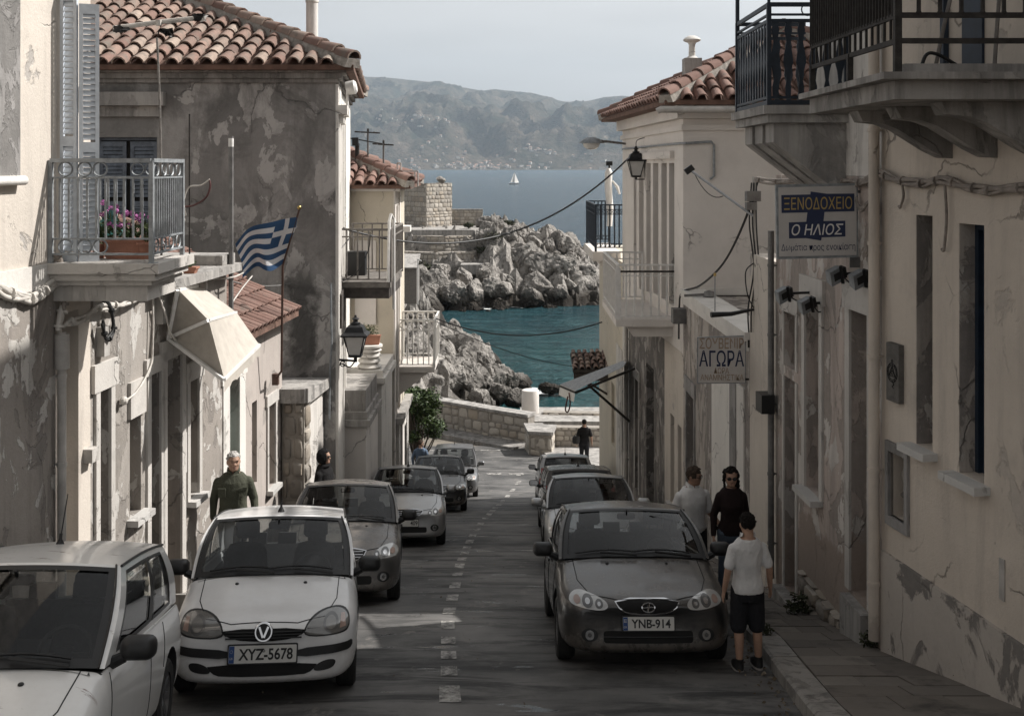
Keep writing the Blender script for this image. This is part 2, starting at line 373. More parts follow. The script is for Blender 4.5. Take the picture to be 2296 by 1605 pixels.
M['whitecable'] = plain('grimy_white_cable', (.50, .47, .43), .6, var=.3, scale=8)
M['greycable'] = plain('grimy_tan_cable', (.23, .20, .175), .7, var=.35, scale=9)
M['pvc'] = plain('grey_plastic_pipe', (.40, .38, .355), .5, var=.2, scale=5)
M['zinc'] = plain('weathered_zinc_pipe', (.17, .165, .16), .6, .4, var=.35, scale=6)
M['shutter'] = plain('pale_blue_shutter_paint', (.50, .535, .575), .55, var=.12, scale=10, bump=.1)
M['shutter_old'] = plain('slate_blue_shutter_paint', (.115, .135, .165), .65, var=.35, scale=9, bump=.3)
M['teal'] = plain('teal_door_paint', (.03, .155, .14), .5, var=.2)
M['tealpale'] = plain('pale_turquoise_paint', (.30, .50, .48), .5, var=.1)
M['darkgreen'] = plain('dark_green_door_paint', (.02, .035, .03), .5, var=.3)
M['bluedoor'] = plain('deep_blue_paint', (.014, .026, .045), .5, var=.25)
M['darkwood'] = plain('weathered_dark_wood', (.055, .047, .042), .85, var=.5, scale=7, bump=.5)
M['wood'] = plain('grey_weathered_wood', (.17, .155, .14), .85, var=.35, scale=8, bump=.4)
M['canvas'] = plain('cream_canvas', (.41, .375, .33), .9, var=.14, scale=5, obj=False)
M['signwhite'] = plain('sign_face_white', (.50, .475, .45), .6, var=.08, scale=4)
M['navy'] = plain('sign_navy', (.018, .028, .075), .6, var=.15)
M['ochre'] = plain('sign_ochre', (.40, .29, .10), .6, var=.12)
M['tanletter'] = plain('sign_tan', (.33, .25, .185), .6, var=.2, scale=20)
M['letterwhite'] = plain('letter_white', (.68, .66, .63), .6, var=.06)
M['terracotta'] = plain('terracotta_pot', (.32, .15, .10), .85, var=.2, scale=5, bump=.2)
M['leaf'] = island('garden_leaves', [(.035, .06, .02), (.06, .09, .03), (.022, .04, .015), (.08, .10, .04)], .7, None, 4, 0)
M['bushleaf'] = island('dark_shrub_leaves', [(.022, .042, .012), (.045, .075, .02), (.07, .105, .03), (.016, .03, .010), (.05, .07, .02)], .45, None, 4, 0)
M['weed'] = island('dull_weed_leaves', [(.03, .035, .018), (.05, .055, .028), (.018, .022, .012)], .8, None, 4, 0)
M['petal'] = island('pink_petals', [(.50, .16, .40), (.42, .11, .34), (.60, .27, .50)], .7, None, 4, 0)
M['petalwhite'] = island('white_petals', [(.66, .62, .55), (.55, .5, .4)], .7, None, 4, 0)
M['bark'] = plain('bark', (.09, .07, .055), .9, var=.4, scale=14, bump=.6)
M['flagblue'] = plain('flag_blue_cloth', (.034, .088, .19), .85, var=.1)
M['flagwhite'] = plain('flag_white_cloth', (.70, .70, .71), .85, var=.04)
M['lampglass'] = plain('milky_lamp_glass', (.55, .54, .52), .25, var=.06)
M['window'] = glassmat('window_glass', (.55, .57, .58), .02, .04)
M['plaque'] = plain('grey_carved_board', (.105, .098, .09), .8, var=.3, scale=9, bump=.3)
# ================================================================ land, street, sea
def interp(tab, x):
    if x <= tab[0][0]: return tab[0][1]
    for (a, va), (b, vb) in zip(tab, tab[1:]):
        if x <= b: return va + (vb - va) * (x - a) / (b - a)
    return tab[-1][1]
def sm(t): t = max(0, min(1, t)); return t * t * (3 - 2 * t)
KERB = [(0, 2.1), (9.35, 2.54), (12.3, 2.78), (20, 2.80), (24, 2.72), (31, 2.62), (40, 2.62), (46, 1.9), (50, .9)]
RWALL = [(0, 5.97), (9.1, 4.35), (11.4, 3.94), (16.9, 3.75), (23, 3.68), (31, 3.2), (38, 3.1), (41, 3.1)]
def LX(Y): return -5.27 + .0714 * Y

# asphalt
m, n, bs = newmat('old_asphalt'); t = NT(n); p = t.pos()
c = t.mix(t.ramp(t.noise(p, .5, 6, .65), .35, .65), (.058, .057, .056), (.175, .168, .16))
c = t.mix(t.ramp(t.noise(p, 2.2, 6, .7, .5, (.3, 1, 1)), .48, .62, 0, .9), c, (.024, .0235, .0235))
c = t.mix(t.ramp(t.noise(p, 3.0, 7, .7, .3, (1, .5, 1)), .6, .66, 0, .7), c, (.17, .158, .145))
c = t.mix(t.ramp(t.noise(p, 46, 3), .62, .72, 0, .5), c, (.12, .115, .105))
vo = t.node('ShaderNodeTexVoronoi', feature='DISTANCE_TO_EDGE'); vo.inputs['Scale'].default_value = .55
wp_ = t.mix(.35, p, t.node('ShaderNodeTexNoise').outputs[1], 'ADD'); t.L(wp_, vo.inputs['Vector'])
crack = t.ramp(vo.outputs[0], .004, .012, 1, 0); 
wet = t.ramp(t.noise(p, 1.5, 6, .6, .4, (.55, 1.5, 1)),   .63, .66)
sx = t.node('ShaderNodeSeparateXYZ'); t.L(p, sx.inputs[0])
# only the middle of the street, where the water runs down, is wet
wet = t.math('MULTIPLY', wet, t.ramp(t.math('ABSOLUTE', t.math('ADD', sx.outputs[0], .45)), 1.9, .9))
wet = t.math('MULTIPLY', wet, t.ramp(sx.outputs[1], 40, 30))
c = t.mix(t.math('MULTIPLY', wet, .6), c, (.018, .019, .021))
t.L(c, bs.inputs['Base Color']); t.L(t.ramp(wet, 0, 1, .78, .12), bs.inputs['Roughness'])
bs.inputs['Specular IOR Level'].default_value = .45
hh = t.math('ADD', t.noise(p, 70, 4, .7), t.math('MULTIPLY', t.noise(p, 3, 6), 1.5))
bp = t.node('ShaderNodeBump'); bp.inputs['Distance'].default_value = .012; t.L(t.ramp(wet, 0, 1, .5, .06), bp.inputs['Strength']); t.L(hh, bp.inputs['Height']); t.L(bp.outputs[0], bs.inputs['Normal'])
M['asphalt'] = m
m, n, bs = newmat('worn_road_paint'); t = NT(n); p = t.pos()
f = t.ramp(t.noise(p, 7, 8, .75, .2, (1, .6, 1)), .40, .60)
t.L(t.mix(f, (.05, .048, .046), (.40, .385, .36)), bs.inputs['Base Color']); bs.inputs['Roughness'].default_value = .8
M['roadpaint'] = m
M['earth'] = plain('dusty_earth', (.16, .14, .115), .95, var=.35, scale=1.2, bump=.4, obj=False)
M['paving'] = island('stone_paving_slabs', [(.17, .15, .13), (.12, .107, .096), (.21, .19, .167), (.145, .127, .112)], .8, (.05, .046, .042), 1.4, .35, .52)
M['kerb'] = plaster('worn_kerb_stone', (.28, .255, .225), (.18, .163, .145), (.055, .05, .046), .55, 1.8, .47, .7)

b = B(); ys = [0, 4] + [4 + i for i in range(1, 50)] + [54, 57]
xs = [-70, -30, -16, -8, -5, -3, 0, 2, 3, 4, 6, 12, 30, 70]
b.add([(x, y, ground(y) - .03 if y < 53.5 else (-14 if y < 56 else -19)) for y in ys for x in xs],
      [(i * len(xs) + j, i * len(xs) + j + 1, (i + 1) * len(xs) + j + 1, (i + 1) * len(xs) + j) for i in range(len(ys) - 1) for j in range(len(xs) - 1)])
solo('ground', b, M['earth'], 'dusty ground under the houses', 'ground', kind='structure')
b = B()
def roadL(Y): return -4.4 if Y < 34 else -4.4 - 12 * sm((Y - 34) / 10)
N = 110; W_ = 14
b.add([(lerp(roadL(y), interp(KERB, y), j / W_), y, ground(y) + (.015 - .03 * (j / W_ - .5) ** 2)) for i in range(N + 1) for y in [2 + i * 47.6 / N] for j in range(W_ + 1)],
      [(i * (W_ + 1) + j, i * (W_ + 1) + j + 1, (i + 1) * (W_ + 1) + j + 1, (i + 1) * (W_ + 1) + j) for i in range(N) for j in range(W_)])
solo('road', b, M['asphalt'], 'steep patched asphalt street with wet spots', 'road', kind='structure', smooth=40)
# dashed centre line and the small markings near the bend
CL = [(9, -.50), (10.1, -.59), (14, -.84), (19.4, -.95), (24, -.92), (28, -.80), (33, -.52), (38, -.1), (42, .32), (45, .15), (48, -1.4)]
b = B(); b.mi = 0
def patch(x0, x1, y0, y1, sk=0):
    b.add([(x0, y0, ground(y0) + .022), (x1, y0, ground(y0) + .022), (x1 + sk, y1, ground(y1) + .022), (x0 + sk, y1, ground(y1) + .022)], [(0, 1, 2, 3)])
Y = 9.75; k = 0
while Y < 43:
    L_ = [.62, .42, .4, .42, .55, .5, .55, .6, .35][k % 9] * (1 + max(0, Y - 16) * .02); X = interp(CL, Y)
    wd = .17 if k else .2
    patch(X - wd / 2, X + wd / 2, Y, Y + L_, interp(CL, Y + L_) - X); Y += L_ + [.42, .36, .4, .5, .5, .6, .6, .7, .5][k % 9] * (1 + max(0, Y - 14) * .035); k += 1
for i in range(7): patch(-2.2 - i * 1.1, -1.5 - i * 1.1, 46.2 + i * .12, 46.36 + i * .12)
for i in range(3): patch(-1.9 + i * .9, -1.3 + i * .9, 43.2, 43.6, -.05)
patch(-7, 0, 48.6, 48.75, .0)
solo('road_marking', b, M['roadpaint'], 'worn white dashes along the middle of the street', 'road marking', kind='structure')

# pavement on the right: kerb stones and slabs
b = B(); y = 5.0
while y < 40:
    L_ = rnd(.9, 1.3); y1 = min(y + L_ - .012, 40.2)
    for (ya, yb) in ((y, y1),):
        k0, k1 = interp(KERB, ya), interp(KERB, yb)
        za, zb = ground(ya), ground(yb); h = .155 + rnd(-.006, .006); e = .025
        b.add([(k0, ya, za - .2), (k0 - .0, ya, za + h - e), (k0 + e, ya, za + h), (k0 + .27, ya, za + h), (k0 + .27, ya, za - .2),
               (k1, yb, zb - .2), (k1 - .0, yb, zb + h - e), (k1 + e, yb, zb + h), (k1 + .27, yb, zb + h), (k1 + .27, yb, zb - .2)],
              [(0, 1, 6, 5), (1, 2, 7, 6), (2, 3, 8, 7), (3, 4, 9, 8), (0, 4, 3, 2, 1), (5, 6, 7, 8, 9)])
    y += L_
solo('kerb', b, M['kerb'], 'row of worn pale kerb stones', 'kerb', kind='structure')
b = B(); y = 5.0
while y < 40.5:
    d = rnd(.36, .5); n_ = random.choice((2, 3, 3)); fr = sorted([0, 1] + [(i + rnd(.75, 1.25)) / n_ - .0 for i in range(n_ - 1)])
    for i in range(n_):
        a0, a1 = fr[i], fr[i + 1]; h = .15 + rnd(-.006, .006)
        P_ = []
        for yy in (y, y + d - .008):
            xa, xb = interp(KERB, yy) + .285, interp(RWALL, yy) + .05
            P_.append((lerp(xa, xb, a0) + .004, lerp(xa, xb, a1) - .004, ground(yy) + h, yy))
        (xa, xb, z0, ya), (xc, xd, z1, yb) = P_
        b.hexa([(xa, ya, z0 - .12), (xb, ya, z0 - .12), (xd, yb, z1 - .12), (xc, yb, z1 - .12), (xa, ya, z0), (xb, ya, z0), (xd, yb, z1), (xc, yb, z1)])
    y += d
solo('pavement', b, M['paving'], 'grey stone slabs of the pavement', 'pavement', kind='structure')
# raised footpath on the left between the doorsteps
b = B()
for i in range(10):
    y0, y1 = 13.7 + i * .7, 13.7 + (i + 1) * .7 - .01
    x0, x1 = LX(y0) - .2, -3.58
    h = .38 + rnd(-.008, .008)
    b.hexa([(x0, y0, ground(y0) - .3), (x1, y0, ground(y0) - .3), (x1, y1, ground(y1) - .3), (LX(y1) - .2, y1, ground(y1) - .3),
            (x0, y0, ground(y0) + h), (x1, y0, ground(y0) + h), (x1, y1, ground(y1) + h), (LX(y1) - .2, y1, ground(y1) + h)])
solo('footpath', b, M['kerb'], 'raised concrete footpath along the old houses', 'footpath', kind='structure')
# plaza by the sea wall
b = B()
pl = [(1.0, 48.8), (2.0, 45.6), (2.9, 40.3), (12, 40.3), (12, 49.4), (1.0, 49.4)]
def pz(y): return ground(y) + .14
b.add([(x, y, pz(y)) for x, y in pl] + [(x, y, pz(y) - .4) for x, y in pl], [tuple(range(6))] + [(i, (i + 1) % 6, 6 + (i + 1) % 6, 6 + i) for i in range(6)])
solo('plaza', b, M['slab'], 'pale concrete apron beside the sea wall', 'plaza', kind='structure')

# ---------------------------------------------------------------- sea
SEA = -17.0
m, n, bs = newmat('sea_water'); t = NT(n); p = t.pos()
sx = t.node('ShaderNodeSeparateXYZ'); t.L(p, sx.inputs[0])
yy = t.math('ADD', sx.outputs[1], t.math('MULTIPLY', t.math('SUBTRACT', t.noise(p, .04, 5), .5), 70))
c = t.mix(t.ramp(yy, 95, 165), (.016, .084, .092), (.019, .055, .09))
c = t.mix(t.ramp(yy, 200, 3000), c, (.030, .075, .115))
c = t.mix(t.ramp(t.noise(p, .16, 5, .6, .3, (1, .5, 1)), .5, .7, 0, .55), c, (.008, .035, .05))
fo = t.ramp(t.noise(p, .55, 8, .75, .6, (.5, 1.4, 1)), .735, .76)
c = t.mix(t.math('MULTIPLY', fo, .85), c, (.6, .62, .62))
bs.inputs['Roughness'].default_value = .2; bs.inputs['Specular IOR Level'].default_value = .42; bs.inputs['IOR'].default_value = 1.33
h1 = t.noise(p, .55, 6, .62, .8, (.55, 1.3, 1)); hc = t.noise(p, .42, 7, .66, 1.0, (.5, 1.5, 1)); h2 = t.noise(p, .045, 5, .6, .5, (.5, 1.5, 1)); h3 = t.noise(p, 2.6, 4, .6, .4, (.7, 1.3, 1))
c = t.mix(t.ramp(hc, .36, .50, .55, 0), c, (.004, .022, .032)); c = t.mix(t.ramp(hc, .52, .68, 0, .5), c, (.075, .17, .185)); t.L(c, bs.inputs['Base Color'])  # wave light and shade put into the colour: dark troughs, pale faces
t.bump(t.math('ADD', t.math('ADD', h1, t.math('MULTIPLY', h2, 2.5)), t.math('MULTIPLY', h3, .3)), 1.0, 2.6, bs)
M['sea'] = m
b = B(); b.add([(-12000, 54.5, SEA), (12000, 54.5, SEA), (12000, 13500, SEA), (-12000, 13500, SEA)], [(0, 1, 2, 3)])
solo('sea', b, M['sea'], 'choppy blue sea, turquoise by the rocks', 'sea', kind='structure')

# ---------------------------------------------------------------- hills across the bay
BACK = [(300, 172), (560, 165), (794, 172), (879, 175), (937, 180), (974, 184), (1024, 194), (1084, 204), (1109, 200), (1147, 205), (1200, 213), (1230, 223), (1273, 229), (1310, 228), (1355, 218), (1393, 216), (1500, 222), (1800, 240), (2300, 260)]
MID = [(300, 235), (700, 222), (794, 216), (870, 224), (912, 221), (960, 214), (997, 214), (1049, 225), (1124, 246), (1148, 241), (1223, 243), (1298, 250), (1348, 260), (1398, 273), (1600, 285), (2300, 300)]
YS, YM, YB = 7500., 10200., 12800.
def hillz(x, y):
    pm, pb = CX + F * x / YM, CX + F * x / YB
    zm, zb = (HY - interp(MID, pm)) / F * YM, (HY - interp(BACK, pb)) / F * YB
    q = Vector((x / 900, y / 900, 1.7)); r = 1 - abs(noise.fractal(q * 1.1, .9, 2.1, 6)) * 1.5
    g = noise.fractal(Vector((x / 260, y / 420, 4.2)), .9, 2.0, 5)
    if y < YM:
        t = (y - YS) / (YM - YS)
        if t < 0: return -20
        base = zm * (.10 * min(1, t * 9) + .90 * t ** 1.25)
        return SEA + 2 + base + (r * 300 - 130 + g * 95) * sm(t * 3.2) * (1 - sm((t - .75) / .25))
    t = (y - YM) / (YB - YM)
    if t <= 1:
        dip = sin(pi * t) * -150
        return lerp(zm, zb, sm(t)) + dip * .8 + (r * 230 - 110 + g * 80) * sin(pi * t)
    return zb - (y - YB) * .5
b = B(); nx, ny = 250, 90
yl = [YS - 30 + (YB + 600 - YS) * (i / ny) ** 1.15 for i in range(ny + 1)]
b.add([(-3600 + 6600 * j / nx, y, hillz(-3600 + 6600 * j / nx, y)) for y in yl for j in range(nx + 1)],
      [(i * (nx + 1) + j, i * (nx + 1) + j + 1, (i + 1) * (nx + 1) + j + 1, (i + 1) * (nx + 1) + j) for i in range(ny) for j in range(nx)])
m, n, bs = newmat('scrubby_hillside'); t = NT(n); p = t.pos()
c = t.mix(t.ramp(t.noise(p, .0035, 9, .68), .38, .66), (.032, .037, .028), (.125, .10, .078))
c = t.mix(t.ramp(t.noise(p, .012, 8, .72), .56, .70, 0, .8), c, (.24, .20, .165))
c = t.mix(t.ramp(t.noise(p, .03, 6, .7), .52, .62, 0, .7), c, (.018, .022, .018))
t.L(c, bs.inputs['Base Color']); bs.inputs['Roughness'].default_value = 1; bs.inputs['Specular IOR Level'].default_value = 0
t.bump(t.noise(p, .02, 8, .7), .9, 40, bs)
solo('hills', b, m, 'hazy scrub covered hills across the bay', 'hills', kind='structure', smooth=60)
b = B(); b.box(-3600, 3000, YS - 60, YS - 10, SEA - 1, SEA + 1.6)
solo('beach', b, plain('pale_far_beach', (.55, .50, .43), 1, obj=False), 'thin pale beach of the far shore', 'beach', kind='structure')
# the town over there: one house mesh of each of three shapes, copied
M['farhouse'] = plain('far_white_walls', (.40, .385, .36), .9, var=.05)
M['farroof'] = plain('far_tiled_roof', (.34, .2, .15), .9)
hm = []
for (a, d, h, roof) in ((9, 8, 8, 1), (13, 9, 7, 0), (8, 8, 11, 1)):
    b = B(); b.box(-a, a, -d, d, -5, h)
    if roof:
        b.mi = 1; b.add([(-a - 1, -d - 1, h), (a + 1, -d - 1, h), (a + 1, d + 1, h), (-a - 1, d + 1, h), (-a * .4, 0, h + 3.5), (a * .4, 0, h + 3.5)], [(0, 1, 5, 4), (2, 3, 4, 5), (1, 2, 5), (3, 0, 4)])
    me = b.mesh('house_body'); fixnormals(me); me.materials.append(M['farhouse']); me.materials.append(M['farroof']); hm.append(me)
rs = random.Random(3)
def house_at(x, y, lab, grp):
    o = bpy.data.objects.new('distant_house', rs.choice(hm)); COL.objects.link(o)
    o.location = (x, y, hillz(x, y) + 2); o.rotation_euler = (0, 0, rs.uniform(-.6, .6)); s = rs.uniform(.75, 1.3); o.scale = (s, s, s * rs.uniform(.85, 1.25))
    tag(o, lab, 'house', grp)
for i in range(120):
    y = YS + 15 + 420 * rs.random() ** 2.0; px = rs.choice((rs.gauss(1010, 60), rs.gauss(1090, 60), rs.uniform(900, 1410)))
    house_at((px - CX) / F * y, y, 'tiny white house of the town along the far shore', 'houses of the town along the far shore')
for i in range(62):
    px = min(1075, max(845, rs.gauss(950, 45))); y = 8500 + (px - 940) * -1.6 + rs.gauss(0, 110)
    house_at((px - CX) / F * y, y, 'tiny white house of the village up on the far hillside', 'houses of the village on the far hillside')
for i in range(16):
    px = rs.uniform(1150, 1290); y = 7950 + rs.gauss(0, 60) + (px - 1150) * -1.0
    house_at((px - CX) / F * y, y, 'tiny white house above the far shore in a thin slanting row', 'houses in a slanting row above the far shore')

# ---------------------------------------------------------------- rocky shore
m, n, bs = newmat('sea_limestone'); t = NT(n); p = t.pos()
c = t.mix(t.ramp(t.noise(p, .5, 7, .7), .35, .68), (.17, .157, .143), (.45, .42, .385))
c = t.mix(t.ramp(t.noise(p, 1.6, 8, .75, .6, (1, 1, .5)), .50, .62, 0, .9), c, (.06, .055, .05))
c = t.mix(t.ramp(t.noise(p, 6, 6, .7), .55, .72, 0, .5), c, (.48, .45, .41))
sx = t.node('ShaderNodeSeparateXYZ'); t.L(p, sx.inputs[0])
wl = t.math('ADD', sx.outputs[2], t.math('MULTIPLY', t.math('SUBTRACT', t.noise(p, .6, 5), .5), 1.6))
c = t.mix(t.ramp(wl, SEA + 2.4, SEA + 1.0), c, (.040, .034, .028))      # wet, weed-stained foot of the rocks
t.L(c, bs.inputs['Base Color']); bs.inputs['Roughness'].default_value = .9; bs.inputs['Specular IOR Level'].default_value = .25
t.bump(t.math('ADD', t.noise(p, 1.8, 8, .72), t.math('MULTIPLY', t.noise(p, 9, 6, .7), .3)), .9, .35, bs)
M['rock'] = m
FARP = [(-40, -8.4), (-14, -8.5), (-6, -8.6), (-3.5, -8.3), (0, -9.4), (3, -10.2), (5.5, -10.4), (7.5, -11.2), (9.6, -11.8), (11.2, -13.6), (12.6, -15.5), (14, -18.5)]
def shore(x, y):
    n1 = noise.fractal(Vector((x * .22, y * .22, 3)), .9, 2, 5) * 1.2
    n1 += (abs(noise.fractal(Vector((x * .55, y * .55, 9)), .8, 2.1, 5)) * 2.6 - .7)
    near = min(-13.5 - (x + 6.6) * .60, -13.5) - 1.6 * sm((66 - y) / 8) - 8 * sm((y - 92) / 12) - 3.0 * sm((x + 1.5) / 2.5)
    h = interp(FARP, x); far = -19 + (h + 19) * sm((y - 127 + .25 * max(0, 4 - x)) / 17) ** .8 - 9 * sm((y - 168) / 25)
    if x < -2.0 and y > 100:
        e = sm((-2.0 - x) / 2.5); far = lerp(far, min(far, -15.2 if y < 138 else -12.3 if y < 144 else -9.8), e)
    left = -13.5 - 2.5 * sm((x + 15) / 7)      # coast behind the houses
    if x > -9: left = -30
    return max(near if y < 106 else -30, far if y > 100 else -30, left if 92 < y < 132 else -30, -19.5) + n1
b = B(); nx, ny = 150, 300
b.add([(-40 + 62 * (j / nx) , 54 + 140 * i / ny, shore(-40 + 62 * j / nx, 54 + 140 * i / ny)) for i in range(ny + 1) for j in range(nx + 1)],
      [(i * (nx + 1) + j, i * (nx + 1) + j + 1, (i + 1) * (nx + 1) + j + 1, (i + 1) * (nx + 1) + j) for i in range(ny) for j in range(nx)])
solo('rocky_shore', b, M['rock'], 'grey limestone shore of the cove', 'shore', kind='structure', smooth=28)
rs = random.Random(11)
def boulder_mesh(seed, n_planes=11):
    r = random.Random(seed); bm = bmesh.new(); bmesh.ops.create_icosphere(bm, subdivisions=5, radius=1)
    pl = []
    for i in range(n_planes):
        d = Vector((r.gauss(0, 1), r.gauss(0, 1), r.gauss(0, .8))).normalized(); pl.append((d, r.uniform(.58, .9)))
    o = Vector((seed * 3.1, seed * 1.7, 0))
    for v in bm.verts:
        c = v.co.copy(); c *= 1 + .22 * noise.fractal(c * 1.1 + o, .9, 2, 3)
        for d, k in pl:
            e = c.dot(d) - k
            if e > 0: c -= d * e * .93
        rg_ = 1 - abs(noise.fractal(c * 1.7 + o, .9, 2.1, 4)) * 2.2; c *= 1 + .075 * min(rg_, .75) + .038 * noise.fractal(c * 4.2 + o, .7, 2, 5) - .10 * max(0, 1 - abs(noise.noise(c * 1.9 + o * 2)) * 11)
        v.co = c
    me = bpy.data.meshes.new('boulder'); bm.to_mesh(me); bm.free(); fin(me, 24); me.materials.append(M['rock']); return me
BM = [boulder_mesh(i, 8 + i % 5) for i in range(9)]
def boulder(x, y, z, s, lab, grp, zs=1.0):
    o = bpy.data.objects.new('boulder', rs.choice(BM)); COL.objects.link(o)
    o.location = (x, y, z); o.rotation_euler = (rs.uniform(-.5, .5), rs.uniform(-.5, .5), rs.uniform(0, 6.28)); o.scale = (s * rs.uniform(.8, 1.2), s * rs.uniform(.8, 1.2), s * zs * rs.uniform(.75, 1.15))
    tag(o, lab, 'boulder', grp)
FL, FG = 'grey limestone boulder piled on the far rocky point across the cove', 'boulders of the far rocky point'
NL, NG = 'grey limestone boulder on the near shore between street end and cove', 'boulders of the near shore'
for px, py, s, Y in ((1180, 585, 3.0, 139), (1215, 600, 2.6, 137), (1140, 600, 2.0, 140), (1262, 600, 2.1, 137), (1300, 610, 1.9, 138), (1330, 622, 1.7, 139), (1100, 640, 1.6, 131), (1060, 655, 1.9, 130), (1020, 660, 1.9, 129),
                     (975, 640, 1.9, 130), (1150, 635, 1.6, 134), (1210, 640, 1.7, 134), (1250, 640, 1.5, 135), (1290, 570, 1.7, 144), (1255, 545, 1.7, 145), (1200, 545, 1.9, 145), (1310, 575, 1.5, 145), (1125, 545, 1.5, 144),
                     (1040, 625, 1.4, 132), (1090, 610, 1.4, 134), (940, 615, 1.5, 132), (985, 605, 1.2, 134), (1160, 520, 1.5, 150), (1230, 528, 1.5, 150), (1090, 500, 1.3, 152), (1345, 632, 1.4, 141), (925, 680, 1.6, 126), (965, 685, 1.4, 125)):
    P_ = at(px, py, Y); boulder(P_.x, P_.y, P_.z - s * .1, s, FL, FG, 1.0)
for i in range(112):
    x = rs.uniform(-14, 12.5); y = rs.uniform(125, 150); z = shore(x, y)
    if z < -17.9 or (x < -3.5 and y > 138): continue
    boulder(x, y, z, rs.uniform(.5, 1.6), FL, FG)
for px, py, s, Y in ((1010, 790, 1.7, 84), (1055, 810, 1.8, 82), (985, 760, 1.3, 88), (1040, 775, 1.2, 87), (1085, 815, 1.2, 82), (1100, 850, 1.3, 77), (1060, 855, 1.4, 75), (1010, 845, 1.4, 74), (1130, 850, 1.1, 79), (1165, 860, 1.0, 80),
                     (975, 820, 1.2, 76), (1120, 880, .9, 74), (1075, 890, .9, 71), (1180, 868, .6, 80), (1240, 872, .55, 80), (1225, 868, .5, 79), (1260, 874, .4, 80), (1150, 890, .8, 74), (1085, 800, 1.0, 85), (1020, 745, 1.1, 92), (975, 742, 1.2, 94)):
    P_ = at(px, py, Y); boulder(P_.x, P_.y, P_.z - s * .1, s, NL, NG)
for i in range(150):
    x = rs.uniform(-9, 1.8); y = rs.uniform(57, 92); z = shore(x, y)
    if z < -17.5: continue
    boulder(x, y, z, rs.uniform(.35, 1.15), NL, NG)
# scrub between the rocks
def leafcloud(b, c, r, n, size, rr, flat=1.0):
    c = Vector(c)
    for i in range(n):
        d = Vector((rr.gauss(0, 1), rr.gauss(0, 1), rr.gauss(0, 1))).normalized(); k = rr.random() ** .45
        p = c + Vector((d.x * r[0], d.y * r[1], d.z * r[2])) * k
        u = Vector((rr.gauss(0, 1), rr.gauss(0, 1), rr.gauss(0, .6))).normalized(); v = u.cross(d if abs(u.dot(d)) < .95 else Vector((0, 0, 1))).normalized()
        s = size * rr.uniform(.6, 1.3)
        b.add([p - u * s, p - v * s * .42 + d * s * .12, p + u * s, p + v * s * .42 + d * s * .12], [(0, 1, 2, 3)])
for px, py, Y, r in ((930, 590, 137, 1.5), (960, 600, 137, .9), (1085, 560, 141, 1.3), (1110, 580, 140, 1.5), (1140, 500, 150, .9), (1050, 505, 148, .8)):
    b = B(); P_ = at(px, py, Y); P_.z = max(P_.z, shore(P_.x, P_.y)) ; leafcloud(b, (0, 0, 0), (r, r, r * .45), 260, .2, rs); b.tube([(0, 0, -.6), (0, 0, 0)], .06)
    solo('shrub', B.add(B(), [Vector(v) + P_ for v in b.v], b.f), M['weed'], {(930): 'low green scrub on the far point left of its stone walls', 960: 'small scrub clump between the far terrace walls', 1085: 'dark scrub under the big boulder of the far point', 1110: 'wide dark scrub patch beside the big far boulder', 1140: 'dry scrub on top of the far boulders', 1050: 'low scrub on the far concrete terrace'}[px], 'shrub', loc=P_, group='scrub on the far rocky point')
# foam where the swell breaks
b = B()
for px, py, Y, L_ in ((1150, 690, 128, 2.2), (1130, 686, 129, 1.4), (1190, 668, 134, 2.4), (1225, 662, 136, 1.6), (1300, 657, 139, 1.2), (1195, 880, 79, .9), (1245, 876, 80, 1.6), (1215, 882, 79, 1.0), (1090, 693, 128, .9)):
    P_ = at(px, py, 100); k = SEA / P_.z; P_ = P_ * k
    for i in range(9):
        x, y, r = P_.x + rs.gauss(0, L_ * .5), P_.y + rs.gauss(0, .5), rs.uniform(.08, .34)
        b.add([(x + r * 1.9 * cos(a) * rs.uniform(.6, 1.2), y + r * sin(a) * rs.uniform(.6, 1.2), SEA + .06 + rs.uniform(0, .05)) for a in [k_ * pi / 4 for k_ in range(8)]], [tuple(range(8))])
solo('foam', b, plain('sea_foam', (.72, .73, .72), .8), 'white foam around the rocks', 'foam', kind='stuff')

